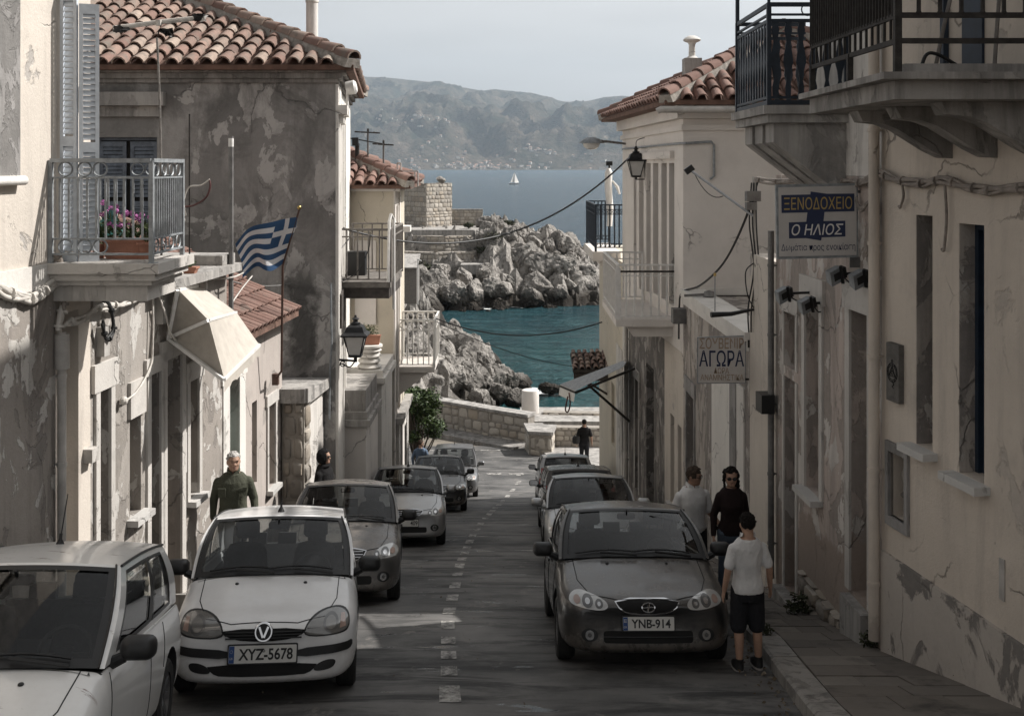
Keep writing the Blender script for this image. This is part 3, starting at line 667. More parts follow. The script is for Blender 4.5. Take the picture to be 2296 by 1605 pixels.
# ---------------------------------------------------------------- dry stone work
def stonewall(b, P0, P1, z0, z1, rr, h=.28, wmin=.25, wmax=.55, dome=.05, gap=.02, slope0=None, nrm=None, z1b=None):
    """courses of separate rounded stones on a vertical face from P0 to P1 (x, y); the foot may follow slope0(u)"""
    P0, P1 = Vector((P0[0], P0[1], 0)), Vector((P1[0], P1[1], 0)); d = P1 - P0; L_ = d.length; d /= L_
    nn = Vector(nrm) if nrm else Vector((d.y, -d.x, 0)); z = z0
    ztop = lambda u: z1 if z1b is None else lerp(z1, z1b, u / L_)
    while z < max(z1, z1b or z1) - .04:
        hh = h * rr.uniform(.65, 1.35); u = -rr.uniform(0, wmin)
        while u < L_ - .02:
            ww = rr.uniform(wmin, wmax); u0, u1 = max(u, 0), min(u + ww, L_); zt = min(z + hh, ztop((u0 + u1) / 2))
            if u1 - u0 > .07 and zt - z > .05:
                cu, cz = (u0 + u1) / 2, (z + zt) / 2; a, c_ = (u1 - u0) / 2 - gap, (zt - z) / 2 - gap; dm = dome * rr.uniform(.5, 1.4); tl = rr.uniform(-.18, .18)
                rings = []
                for k, (sc_, q) in enumerate(((1, -.06), (.97, dm * .35), (.80, dm * .9), (.4, dm * 1.1))):
                    ring = []
                    for i in range(10):
                        th = 2 * pi * i / 10; ex = abs(cos(th)) ** .45 * (1 if cos(th) > 0 else -1); ez = abs(sin(th)) ** .45 * (1 if sin(th) > 0 else -1)
                        j = 1 + rr.uniform(-.12, .05) if k == 0 else jj[i]
                        if k == 0: jj = (jj if i else []) + [j]
                        ring.append(P0 + d * (cu + a * sc_ * ex * j) + nn * (q + rr.uniform(-.006, .006)) + Vector((0, 0, cz + c_ * sc_ * ez * j + tl * a * ex * sc_ * .5)))
                    rings.append(ring)
                b.loft(rings)
            u += ww
        z += hh
rs2 = random.Random(5)
def stone_thing(name, label, cat, segs, z0, z1, thick, cap=None, mat='stone_pale', h=.3, wmax=.6, group=None):
    x0, y0 = segs[0]; T = thing(name, label, cat, (x0, y0, z0), group)
    core, st, cp = B(), B(), B()
    for i_, ((xa, ya), (xb, yb)) in enumerate(zip(segs, segs[1:])):
        if cap: cap = cap + .004
        d = Vector((xb - xa, yb - ya, 0)).normalized(); nn = Vector((d.y, -d.x, 0))
        A, C_ = Vector((xa, ya, 0)), Vector((xb, yb, 0))
        core.hexa([A + Vector((0, 0, z0)), C_ + Vector((0, 0, z0)), C_ - nn * thick + Vector((0, 0, z0)), A - nn * thick + Vector((0, 0, z0)),
                   A + Vector((0, 0, z1)), C_ + Vector((0, 0, z1)), C_ - nn * thick + Vector((0, 0, z1)), A - nn * thick + Vector((0, 0, z1))])
        stonewall(st, (xa, ya), (xb, yb), z0, z1, rs2, h, h * .8, wmax, h * .10)
        if cap:
            A2, C2 = A + nn * .08 - d * .03, C_ + nn * .08 + d * .03; q = nn * (thick + .14)
            cp.hexa([v + Vector((0, 0, z1 + .004 - .0015 * i_)) for v in (A2, C2, C2 - q, A2 - q)] + [v + Vector((0, 0, z1 + cap)) for v in (A2, C2, C2 - q, A2 - q)])
    part(T, 'wall_core', core, M['jointing']); part(T, 'stones', st, M[mat], smooth=40)
    if cap: part(T, 'coping', cp, M['slab'])
    return T
zr = ground(50)
SW = [(-14, 57), (-9, 55.6), (-6.5, 54.6), (-4.3, 53.4), (-2.6, 52.2), (-1.1, 51.0), (.75, 49.75)]
stone_thing('sea_wall', 'long pale stone wall curving along the far side of the street end', 'wall', SW, zr - .4, zr + 1.32, .55, .10, h=.40, wmax=.78)
b = B()
for i in range(len(SW) - 1):
    (xa, ya), (xb, yb) = SW[i], SW[i + 1]; d = Vector((xb - xa, yb - ya, 0)).normalized(); q = Vector((d.y, -d.x, 0)) * (1.15 if i else 1.15); A_, C_ = Vector((xa, ya, 0)), Vector((xb, yb, 0)); d2 = Vector((SW[min(i + 2, len(SW) - 1)][0] - xa, SW[min(i + 2, len(SW) - 1)][1] - ya, 0)).normalized()
    lo, hi = Vector((0, 0, zr - .4)), Vector((0, 0, zr + .13 + .003 * i)); b.hexa([A_ + lo, C_ + lo, C_ + q + lo, A_ + q + lo, A_ + hi, C_ + hi, C_ + q + hi, A_ + q + hi])
solo('footway', b, M['slab_dark'], 'narrow pale footway under the curved sea wall', 'footway', kind='structure')
stone_thing('stone_pier', 'squarish stone end pier of the sea wall with a flat top slab', 'pier', [(.62, 49.2), (.78, 47.75), (1.75, 47.55), (1.95, 48.9)], ground(48) - .3, ground(48) + .95, .75, .13, h=.42, wmax=.9)
stone_thing('stone_parapet', 'low rubble parapet right of the square pier behind the dark figure', 'wall', [(1.97, 48.75), (8, 48.4)], ground(48) - .3, ground(48) + 1.0, .5, None, h=.3)
stone_thing('stone_parapet', 'upper rubble parapet with rough top stones, directly before the water', 'wall', [(1.5, 51.6), (8.5, 51.0)], zr - .6, zr + 1.12, .5, None, h=.36, wmax=.75)
b = B(); b.box(.4, 4.5, 50.2, 53.2, zr - 3, zr + 1.02)
solo('quay_block', b, M['slab'], 'flat pale concrete block behind the stone wall carrying the white bollard', 'quay block', loc=(2, 51.5, zr))
b = B(); c_ = at(1189, 918, 51.9); c_.z = zr + 1.03
b.lathe(c_, [(0, 0), (.415, 0), (.42, .02), (.415, 1.06), (.40, 1.11), (.36, 1.125), (0, 1.125)], 28)
solo('bollard', b, M['offwhite'], 'thick round white bollard standing on the sea wall', 'bollard', loc=c_, smooth=40)
# the far point: tower, walls, terrace
z_t = -9.2
stone_thing('stone_tower', 'square ruined stone tower on the far rocky point', 'tower', [(-16.3, 156.6), (-12.2, 152.0), (-8.75, 156.0), (-11, 161)], -10.5, (HY - 411) / F * 153, .4, None, 'stone_pale', h=.55, wmax=1.1)
boulder(*at(989, 404, 155), .75, 'single boulder lying on top of the far stone tower', None)
stone_thing('stone_wall', 'low thin stone wall to the right of the far tower', 'wall', [(-9.0, 157), (-4.3, 157)], -10, (HY - 472) / F * 157, .6, .2, 'stone_pale', h=.5, wmax=1.0)
stone_thing('retaining_wall', 'upper dry stone terrace wall under the far tower', 'wall', [(-16, 146), (-9, 143.2), (-5.4, 145.0)], -13, (HY - 528) / F * 145, 1.2, None, 'stone_pale', h=.6, wmax=1.2)
stone_thing('retaining_wall', 'lower dry stone terrace wall of the far point, long and irregular', 'wall', [(-15.5, 141), (-10, 138.5), (-5.0, 140.5), (-3.2, 143.5)], -15, (HY - 566) / F * 139, 1.2, None, 'stone_pale', h=.6, wmax=1.2)
b = B(); b.hexa([(-20, 145.2, -9.5), (-5.2, 145.4, -9.5), (-3.4, 155, -9.5), (-20, 158, -9.5), (-20, 145.2, -8.45), (-5.2, 145.4, -8.45), (-3.4, 155, -8.45), (-20, 158, -8.45)])
solo('terrace', b, M['slab'], 'pale concrete terrace in front of the far tower', 'terrace', kind='structure')
b = B(); b.hexa([(-6.5, 135, -13.5), (.5, 136, -13.5), (.5, 142, -13.5), (-6.5, 142, -13.5), (-6.5, 135, -12.25), (-.2, 136, -12.25), (.5, 142, -12.25), (-6.5, 142, -12.25)])
solo('landing', b, M['slab'], 'small pale concrete landing among the far boulders', 'landing', kind='structure')
b = B(); c_ = at(965, 500, 156); b.ball((c_.x, c_.y, -8.1), (2.0, .9, .5), 16, 8); b.box(c_.x - 1.8, c_.x + 1.8, c_.y - .1, c_.y + .1, -8.1, -7.9)
solo('upturned_boat', b, M['black'], 'dark upturned dinghy lying beside the far stone tower', 'boat', loc=(c_.x, c_.y, -8.5), smooth=40)

# ---------------------------------------------------------------- sailing boat
T = thing('sailing_boat', 'small white sailing boat alone on the open sea', 'boat', (2.0, 1080, SEA))
x, y = 2.0, 1080
b = B(); b.loft([[(x + dx, y - wd * .5, SEA + z0), (x + dx, y + wd * .5, SEA + z0), (x + dx, y + wd, SEA + 1.2), (x + dx, y - wd, SEA + 1.2)] for dx, wd, z0 in ((-5, .9, .2), (-2, 1.6, -.2), (2, 1.5, -.2), (4.6, .7, .1), (6, .05, .9))])
part(T, 'hull', b, M['letterwhite'], smooth=30)
b = B(); b.tube([(x + .6, y, SEA + 1), (x + .6, y, SEA + 12.2)], .1); part(T, 'mast', b, M['galv'])
b = B(); b.add([(x + .3, y, SEA + 2), (x - 3.6, y - 3.2, SEA + 2.1), (x + .4, y, SEA + 12.6), (x - 1.8, y - 1.7, SEA + 6.6), (x - 1.6, y - 1.5, SEA + 2)], [(0, 4, 3, 2), (4, 1, 3)]); part(T, 'mainsail', b, M['letterwhite'], fixn=False)
b = B(); b.add([(x + .8, y, SEA + 11.4), (x + 5.2, y + 3, SEA + 1.6), (x + .6, y - 1.2, SEA + 1.8)], [(0, 1, 2)]); part(T, 'jib', b, M['letterwhite'], fixn=False)

# ---------------------------------------------------------------- the air over the bay
b = B(); b.box(-13000, 13000, -40, 15000, -60, 1500)
hz = bpy.data.materials.new('haze_air'); hz.use_nodes = True; n = hz.node_tree; n.nodes.clear()
pv = n.nodes.new('ShaderNodeVolumePrincipled'); pv.inputs['Color'].default_value = (.72, .86, 1, 1); pv.inputs['Density'].default_value = 4.0e-5; pv.inputs['Anisotropy'].default_value = 0
ou = n.nodes.new('ShaderNodeOutputMaterial'); n.links.new(pv.outputs[0], ou.inputs['Volume'])
solo('haze', b, hz, 'thin sea haze', 'haze', kind='stuff')
# ================================================================ houses
class Wall:
    """vertical street front: u runs along it, z is height; normal points to the street"""
    def __init__(s, p0, p1, side):
        s.p0 = Vector((*p0, 0)); d = Vector((*p1, 0)) - s.p0; s.L = d.length; s.d = d / s.L
        s.n = Vector((s.d.y, -s.d.x, 0)); s.n = s.n if s.n.x * side > 0 or (abs(s.n.x) < 1e-3 and s.n.y < 0) else -s.n
    def pt(s, u, z, off=0): return s.p0 + s.d * u + s.n * off + Vector((0, 0, z))
    def hit(s, px, py):
        r = Vector(((px - CX) / F, 1, (HY - py) / F)); k = s.p0.dot(s.n) / (r.dot(s.n)); q = r * k
        return (q - s.p0).dot(s.d), q.z
    def rect(s, xa, xb, ya, yb):
        ua, ub = s.hit(xa, 0)[0], s.hit(xb, 0)[0]; xm = (xa + xb) / 2
        return (min(ua, ub), max(ua, ub), s.hit(xm, yb)[1], s.hit(xm, ya)[1])
    def u(s, px): return s.hit(px, 0)[0]
def facade(b, W, u0, u1, z0, z1, holes=(), off=0.0):
    """front with real openings and reveals"""
    us = sorted({u0, u1} | {v for h in holes for v in h[:2] if u0 < v < u1}); zs = sorted({z0, z1} | {v for h in holes for v in h[2:4] if z0 < v < z1})
    for a, c in zip(us, us[1:]):
        for e, f in zip(zs, zs[1:]):
            m_, k_ = (a + c) / 2, (e + f) / 2
            if any(h[0] < m_ < h[1] and h[2] < k_ < h[3] for h in holes): continue
            b.quad(W.pt(a, e, off), W.pt(c, e, off), W.pt(c, f, off), W.pt(a, f, off))
    for h in holes:
        a, c, e, f, dp = h[:5]; e = max(e, z0)
        for (p, q) in (((a, e), (a, f)), ((a, f), (c, f)), ((c, f), (c, e)), ((c, e), (a, e))):
            b.quad(W.pt(*p, off), W.pt(*q, off), W.pt(*q, off - dp), W.pt(*p, off - dp))
def shell(b, W, u0, u1, z0, z1, depth):
    """the other sides and the flat top of a house body"""
    A, C_, D, E = [W.pt(u, 0, o) for u, o in ((u0, 0), (u1, 0), (u1, -depth), (u0, -depth))]
    up0, up1 = Vector((0, 0, z0)), Vector((0, 0, z1))
    for p, q in ((C_, D), (D, E), (E, A)): b.quad(p + up0, q + up0, q + up1, p + up1)
    b.quad(A + up1, C_ + up1, D + up1, E + up1)
def house(name, label, W, u0, u1, z0, z1, depth, mat, holes=(), cat='house'):
    c = W.pt((u0 + u1) / 2, 0); T = thing(name, label, cat, (c.x, c.y, ground(c.y)))
    b = B(); facade(b, W, u0, u1, z0, z1, holes); shell(b, W, u0, u1, z0, z1, depth); part(T, 'wall', b, M[mat]); return T
def wbox(b, W, u0, u1, z0, z1, o0, o1):
    return b.hexa([W.pt(u0, z0, o0), W.pt(u1, z0, o0), W.pt(u1, z0, o1), W.pt(u0, z0, o1), W.pt(u0, z1, o0), W.pt(u1, z1, o0), W.pt(u1, z1, o1), W.pt(u0, z1, o1)])
def backing(T, W, h, mat, name='door', frame=None, panels=0, handle=None, label=None):
    a, c, e, f, dp = h[:5]; b = B(); wbox(b, W, a - .01, c + .01, e - .02, f + .02, -dp - .05, -dp + .002)
    for i in range(panels):
        z_a, z_b = lerp(e, f, (i + .12) / panels), lerp(e, f, (i + .88) / panels)
        wbox(b, W, lerp(a, c, .18), lerp(a, c, .82), z_a, z_b, -dp + .002, -dp + .022)
    o = part(T, name, b, M[mat], label=label)
    if frame:
        b = B(); t_ = .06
        for r in ((a, a + t_, e, f), (c - t_, c, e, f), (a + t_, c - t_, f - t_, f)): wbox(b, W, *r, -dp, -dp + .05)
        part(o, 'frame', b, M[frame])
    if handle:
        b = B(); u_ = lerp(a, c, .86); b.tube([W.pt(u_, e + 1.0, -dp), W.pt(u_, e + 1.0, -dp + .06), W.pt(u_, e + 1.12, -dp + .06)], .012); part(o, 'handle', b, M[handle])
    return o
def surround(T, W, h, mat, t_=.12, off=.03, lintel=None, sill=None, name='stone_surround'):
    a, c, e, f = h[:4]; b = B()
    if t_:
        wbox(b, W, a - t_, a - .003, e, f + .0, -.02, off); wbox(b, W, c + .003, c + t_, e, f, -.02, off)
    if lintel: wbox(b, W, a - t_ - .06, c + t_ + .06, f + .003, f + lintel, -.02, off + .012)
    if b.v: part(T, name, b, M[mat])
    if sill:
        b = B(); wbox(b, W, a - .09, c + .09, e - .075, e - .002, -h[4], sill); part(T, 'window_sill', b, M['marble'])
def rubble_fill(T, W, h, seed, mat='stones', deep=.12):
    a, c, e, f, dp = h[:5]; b = B(); wbox(b, W, a - .01, c + .01, e, f, -dp - .2, -dp - .03)
    o = part(T, 'rubble_infill', b, M['rubble']); s = B(); P0, P1 = W.pt(a, 0, -dp), W.pt(c, 0, -dp)
    stonewall(s, P0.xy, P1.xy, e, f, random.Random(seed), .26, .16, .36, .07, nrm=W.n); part(o, 'stones', s, M[mat], smooth=40)
def slat_leaf(T, name, P0, P1, z0, z1, mat, th=.035, pitch=.055, rails=(0, 1), nrm=None, parent=None):
    """louvred shutter leaf standing between two ground points"""
    P0, P1 = Vector((P0[0], P0[1], 0)), Vector((P1[0], P1[1], 0)); d = (P1 - P0); L_ = d.length; d /= L_; nn = Vector((d.y, -d.x, 0)) * th / 2
    b = B(); st = min(.07, L_ * .2)
    def bx(u0, u1, a, c, k=1.0):
        q = [P0 + d * u0, P0 + d * u1]
        b.hexa([q[0] - nn * k + Vector((0, 0, a)), q[1] - nn * k + Vector((0, 0, a)), q[1] + nn * k + Vector((0, 0, a)), q[0] + nn * k + Vector((0, 0, a)),
                q[0] - nn * k + Vector((0, 0, c)), q[1] - nn * k + Vector((0, 0, c)), q[1] + nn * k + Vector((0, 0, c)), q[0] + nn * k + Vector((0, 0, c))])
    bx(0, st, z0, z1); bx(L_ - st, L_, z0, z1); bx(st, L_ - st, z0, z0 + .12); bx(st, L_ - st, z1 - .1, z1); zm = lerp(z0, z1, .45); bx(st, L_ - st, zm - .05, zm + .05)
    z = z0 + .14
    while z < z1 - .12:
        if abs(z - zm) > .07:
            A, C_ = P0 + d * (st + .001), P0 + d * (L_ - st - .001)
            for s1 in (1,):
                lo, hi = Vector((0, 0, z)), Vector((0, 0, z + pitch * .85))
                b.hexa([A + nn * .9 + lo, C_ + nn * .9 + lo, C_ + nn * .7 + lo + Vector((0, 0, -.006)), A + nn * .7 + lo + Vector((0, 0, -.006)),
                        A - nn * .7 + hi, C_ - nn * .7 + hi, C_ - nn * .9 + hi, A - nn * .9 + hi])
        z += pitch
    return part(parent or T, name, b, M[mat])
# ---- tiles
def tiles(b, a, c, up, length, sp=.30, ex=.44, r=.125, keep=None, rr=random.Random(2), lift=.0):
    """rows of barrel tiles between eave points a and c, running up the slope vector"""
    a, c, up = Vector(a), Vector(c), Vector(up).normalized(); d = c - a; L_ = d.length; d /= L_; nn = d.cross(up).normalized()
    if nn.z < 0: nn = -nn
    ncol = int(L_ / sp); sp = L_ / ncol; nrow = int(length / ex) + 1; K = 6
    for i in range(ncol):
        for j in range(nrow):
            p = a + d * (i + .5) * sp + up * (j * ex)
            if keep and not keep(p + up * ex * .5): continue
            p += d * rr.uniform(-.022, .022) + nn * (lift + rr.uniform(-.008, .012)); le = ex + .07; rv = rr.uniform(.92, 1.07); tw = d * rr.uniform(-.03, .03)
            rings = []
            for q, (rad, h) in ((p - up * .03, (r * rv, .035)), (p + up * le + tw, (r * .80 * rv, .0))):
                rings.append([q + d * (rad * cos(pi * k / K)) + nn * (rad * 1.0 * sin(pi * k / K) + h) for k in range(K + 1)])
            inner = [p - up * .03 + d * (r * .80 * rv * cos(pi * k / K)) + nn * (r * .80 * rv * sin(pi * k / K) + .035) for k in range(K + 1)]
            inn2 = [q + up * .1 for q in inner]
            n1 = K + 1; b.add(rings[0] + rings[1] + inner + inn2, [(k, k + 1, n1 + k + 1, n1 + k) for k in range(K)] + [(2 * n1 + k, 2 * n1 + k + 1, k + 1, k) for k in range(K)] + [(3 * n1 + k, 3 * n1 + k + 1, 2 * n1 + k + 1, 2 * n1 + k) for k in range(K)])
def ridge(b, mb, p0, p1, r=.15, ex=.45, rr=random.Random(4)):
    p0, p1 = Vector(p0), Vector(p1); d = p1 - p0; L_ = d.length; d /= L_; s = d.cross(Vector((0, 0, 1))).normalized(); up = s.cross(d); n_ = int(L_ / ex); K = 7
    for j in range(n_):
        p = p0 + d * (j * L_ / n_) + up * rr.uniform(0, .015); q = p + d * (L_ / n_ + .08); rings = []
        for o, rad, h in ((p, r * 1.06, .05), (q, r * .88, .02)):
            rings += [o + s * (rad * cos(pi * k / K) * 1.0) + up * (rad * sin(pi * k / K) + h) for k in range(K + 1)]
        n1 = K + 1; inner = [p + s * (r * .84 * cos(pi * k / K)) + up * (r * .84 * sin(pi * k / K) + .05) for k in range(n1)]
        b.add(rings + inner, [(k, k + 1, n1 + k + 1, n1 + k) for k in range(K)] + [(2 * n1 + k, 2 * n1 + k + 1, k + 1, k) for k in range(K)])
    mb.hexa([p0 - s * r * 1.15 - up * .12, p0 + s * r * 1.15 - up * .12, p1 + s * r * 1.15 - up * .12, p1 - s * r * 1.15 - up * .12, p0 - s * r * .9 + up * .05, p0 + s * r * .9 + up * .05, p1 + s * r * .9 + up * .05, p1 - s * r * .9 + up * .05])
def hip_roof(T, corners, ze, slope, mats=('tile', 'pan'), over=.0, sp=.30, ex=.44, r=.125, sides=(0, 1, 2, 3), thick=.09):
    """hipped roof over four corners given counter-clockwise from the near left one"""
    cs = [Vector((x, y, ze)) for x, y in corners]; c = sum(cs, Vector()) / 4
    w_ = min((cs[1] - cs[0]).length, (cs[2] - cs[1]).length) / 2; lx = (cs[1] - cs[0]).length; ly = (cs[2] - cs[1]).length
    hz_ = ze + w_ * slope
    if lx >= ly:
        e = (cs[1] - cs[0]).normalized(); R0, R1 = (cs[0] + cs[3]) / 2 + e * w_, (cs[1] + cs[2]) / 2 - e * w_
        tops = [(R0, R1), (R1, R1), (R1, R0), (R0, R0)]; at_ = [R0, R1, R1, R0]
    else:
        e = (cs[3] - cs[0]).normalized(); R0, R1 = (cs[0] + cs[1]) / 2 + e * w_, (cs[3] + cs[2]) / 2 - e * w_
        tops = [(R0, R0), (R0, R1), (R1, R1), (R1, R0)]; at_ = [R0, R0, R1, R1]
    for v in (R0, R1): v.z = hz_
    pn, tl, mo = B(), B(), B(); vs = cs + [R0, R1] + [v - Vector((0, 0, thick)) for v in cs]
    idx = lambda v: 4 if v is R0 else 5
    for i in range(4):
        a, b_ = i, (i + 1) % 4; t0, t1 = at_[a], at_[b_]
        pn.add([cs[a], cs[b_]] + ([t1] if t0 is t1 else [t1, t0]), [tuple(range(3 if t0 is t1 else 4))])
        pn.quad(cs[a] - Vector((0, 0, thick)), cs[b_] - Vector((0, 0, thick)), cs[b_], cs[a])
    pn.quad(*[v - Vector((0, 0, thick)) for v in cs])
    o = part(T, 'roof', pn, M[mats[1]])
    for i in sides:
        A, C_ = cs[i], cs[(i + 1) % 4]; d = (C_ - A).normalized(); inw = Vector((-d.y, d.x, 0)); up = (inw + Vector((0, 0, slope))).normalized()
        L_ = w_ * sqrt(1 + slope * slope)
        def keep(p, A=A, C_=C_, d=d, inw=inw, ta=at_[i], tb=at_[(i + 1) % 4]):
            v = (p - A).dot(inw); u = (p - A).dot(d); ua = (ta - A).dot(d) * v / max(.01, (ta - A).dot(inw)); ub = (C_ - A).length - (C_ - tb).dot(d) * v / max(.01, (tb - A).dot(inw))
            return v < w_ - .05 and ua + .12 < u < ub - .12
        tiles(tl, A, C_, up, L_, sp, ex, r, keep)
    part(o, 'tiles', tl, M[mats[0]], smooth=50, fixn=False)
    rt = B()
    for i in range(4): ridge(rt, mo, cs[i] + Vector((0, 0, .06)), at_[i] + Vector((0, 0, .1)), r * 1.2)
    if (R1 - R0).length > .5: ridge(rt, mo, R0 + Vector((0, 0, .1)), R1 + Vector((0, 0, .1)), r * 1.2)
    part(o, 'ridge_tiles', rt, M[mats[0]], smooth=50, fixn=False); part(o, 'mortar', mo, M['mortar'])
    return o
# ---- balconies
PJ = [0]
def rail_run(b, p0, p1, h, bars, rails=((0.06, .03), (1, .045)), post=.035, bar=.014, ends=True, square=True, skip=None):
    """one run of railing: p0, p1 at floor level"""
    p0, p1 = Vector(p0), Vector(p1); Z = Vector((0, 0, 1))
    for f, t_ in rails: b.bar(p0 + Z * h * f, p1 + Z * h * f, t_, t_ * .8)
    lo, hi = rails[0][0] * h, rails[-1][0] * h
    for i in range(bars + 1):
        q = p0.lerp(p1, i / bars)
        if i in (0, bars):
            PJ[0] += 1
            if ends: b.bar(q, q + Z * (h + .0007 * (PJ[0] % 9)), post + .0011 * (PJ[0] % 9))
        else: b.bar(q + Z * lo, q + Z * hi, bar * 2 if square else bar)
# ---------------------------------------------------------------- LEFT ROW
WL = Wall((LX(4), 4), (LX(20.5), 20.5), 1)
uL = WL.u
# L1: corner house with the flowering balcony
h1 = [*WL.rect(128, 176, 700, 1260), .55]; h1[2] = ground(10.9) - .2
fd = [*WL.rect(126, 172, -80, 590), .30]; fd[2] = -.98
L1 = house('balcony_house', 'near cream house with a grey balcony of pink flowers and tall pale shutters', WL, 0, uL(203), ground(11.6) - .8, 3.6, 7, 'cream', [h1, fd])
backing(L1, WL, h1, 'greytrim', 'door', None, 2); backing(L1, WL, fd, 'shutter_old', 'balcony_door', 'shutter', 3)
b = B(); wbox(b, WL, uL(-60) - 4, uL(113), (HY - 655) / F * 10, (HY - 600) / F * 10, .002, .035); part(L1, 'string_course', b, M['white'])
b = B(); zlo = ground(11) - .6; ubr = [(0, zlo), (uL(119), zlo), (uL(119), (HY - 655) / F * 10 - .003), (0, (HY - 655) / F * 10 - .003)]
wbox(b, WL, 0, uL(120) - .0, zlo, (HY - 655) / F * 10 - .004, .0015, .018); part(L1, 'lower_plaster', b, M['oldwall'])
b = B(); wbox(b, WL, uL(-40) - 3, uL(34), (HY - 398) / F * 9.8, 3.6, .002, .05); part(L1, 'reveal_panel', b, M['greytrim'])  # raised grey panel; the shade of the reveal is put into its colour
b = B(); c0, c1 = WL.pt(uL(-60) - 1, (HY - 405) / F * 9.8, .06), WL.pt(uL(40), (HY - 405) / F * 9.8, .06); b.tube([c0, c1], .045, 10); part(L1, 'window_sill', b, M['white'], smooth=40)
# shutters stand open at right angles to the wall
q0 = WL.pt(uL(172) + .0, 0, .012); Ys = q0.y
slat_leaf(L1, 'shutter', (q0.x, Ys - .42), (q0.x + .17, Ys - .43), -.96, 1.75, 'shutter')
slat_leaf(L1, 'shutter', (q0.x + .185, Ys - .43), (q0.x + .36, Ys - .36), -.96, 1.62, 'shutter')
# balcony
by0, by1, bx1 = 10.45, 11.42, -3.52; bz = -.93
bx0 = LX(by0) - .02
def moulded_slab(b, x0, x1, y0, y1, z, tiers):
    for (o, za, zb) in tiers: b.box(x0, x1 + o if x1 > x0 else x1 - o, y0 - o, y1 + o, z + za, z + zb)
sl = B()
for o, za, zb in ((.10, -.10, 0), (.05, -.17, -.103), (.0, -.22, -.173), (-.06, -.38, -.223)): sl.box(bx0, bx1 + o, by0 - o, by1 + o, bz + za, bz + zb)
bal = part(L1, 'balcony_slab', sl, M['stonetrim'])
rb = B(); hh = 1.0
A, Bq, Cq, Dq = (bx0 + .04, by0, bz), (bx1, by0, bz), (bx1, by1, bz), (bx0 + .06, by1, bz)
rl = ((.085, .026), (.24, .026), (.80, .026), (1, .05))
for p, q, k in ((A, Bq, 11), (Bq, Cq, 14), (Cq, Dq, 11)):
    p, q = Vector(p), Vector(q); Z = Vector((0, 0, 1))
    for f, t_ in ((.085, .03), (.235, .026), (.83, .026), (1, .055)): rb.bar(p + Z * hh * f, q + Z * hh * f, t_, t_ * .7)
    for i in range(k + 1):
        s = p.lerp(q, i / k)
        if i == 0: rb.bar(s, s + Z * (hh + .001), .042)
        else: rb.bar(s + Z * hh * .235, s + Z * hh * .83, .020, .012)
    d = (q - p).normalized()
    for f in (.16, .915):
        for i in (1, 3.2, 5.0) if k == 11 else (1.5, 5, 8.5, 12):
            rb.ring(p.lerp(q, (i + .7) / k * .95) + Z * hh * f, .068, .009, d, Z, 18, 4)
part(bal, 'railing', rb, M['greysteel'])
b = B(); b.bar((bx1 - .03, by0 + .02, bz - .02), (bx1 + .04, by0 - .06, bz + .006), .1, .012); part(bal, 'post_foot', b, M['greysteel'])
# drainpipe and soil pipe on its corner
def downpipe(T, W, px, ztop, zbot, r=.045, mat='pvc', off=.075, clips=5, name='drainpipe', sleeve=None):
    u = W.u(px); b = B(); b.tube([W.pt(u, ztop, off), W.pt(u, zbot, off)], r, 12)
    for i in range(clips):
        z = lerp(ztop, zbot, (i + .5) / clips); b.tube([W.pt(u, z - .02, off), W.pt(u, z + .02, off)], r * 1.18, 12); b.bar(W.pt(u, z, 0), W.pt(u, z, off), .02)
    if sleeve: b.tube([W.pt(u, sleeve[0], off), W.pt(u, sleeve[1], off)], r * 1.7, 12)
    part(T, name, b, M[mat], smooth=40)
downpipe(L1, WL, 121, -1.62, ground(10.6), .042, 'pvc', .08, 4, sleeve=(-1.64, -1.98))

# L2
zt2 = -1.36
d2 = [*WL.rect(219, 243, 872, 1300), .35]; d2[2] = ground(12) - .1
w2 = [*WL.rect(291, 316, 932, 1152), .22]
L2 = house('flaking_house', 'low house of flaking tan plaster under the flower balcony, with a narrow blocked door', WL, uL(203), uL(334), ground(13.2) - .8, zt2, 6, 'oldwall2', [d2, w2])
backing(L2, WL, d2, 'darkpeel', 'blocked_door'); surround(L2, WL, d2, 'stonetrim', .10, .035, .30)  # dark plaster backing picked so the sunlit opening reads as shaded
rubble_fill(L2, WL, w2, 3); surround(L2, WL, w2, 'stonetrim', 0, .03, .42, .14)
b = B(); b.add([WL.pt(uL(203) + .01, zt2 + z, o) for z, o in ((.004, .16), (.09, .16), (.09, -5), (.004, -5))] + [WL.pt(uL(334), zt2 + z, o) for z, o in ((.004, .16), (.09, .16), (.09, -5), (.004, -5))], [(0, 1, 2, 3), (4, 7, 6, 5), (0, 4, 5, 1), (1, 5, 6, 2), (3, 2, 6, 7), (0, 3, 7, 4)])
part(L2, 'roof_slab', b, M['slab'])
b = B(); wbox(b, WL, uL(190), uL(199), (HY - 1320) / F * 11.3, (HY - 1240) / F * 11.3, .0, .09); part(L1, 'meter_box', b, M['whitesteel'])
b = B(); wbox(b, WL, uL(186), uL(201), (HY - 1030) / F * 11.3, (HY - 1000) / F * 11.3, .0, .10); part(L1, 'stone_console', b, M['stonetrim'])
b = B(); wbox(b, WL, uL(216), uL(228), (HY - 795) / F * 11.6, (HY - 730) / F * 11.6, .0, .09); part(L2, 'junction_box', b, M['pvc'])
for (xa, xb, hh_, sd) in ((250, 288, .55, 41), (318, 333, .7, 42)):
    s = B(); P0, P1 = WL.pt(uL(xa), 0), WL.pt(uL(xb), 0); stonewall(s, P0.xy, P1.xy, ground(12.4) - .3, ground(12.4) + .35 + hh_, random.Random(sd), .24, .2, .42, .06, nrm=WL.n); part(L2, 'exposed_stones', s, M['stones'], smooth=40)
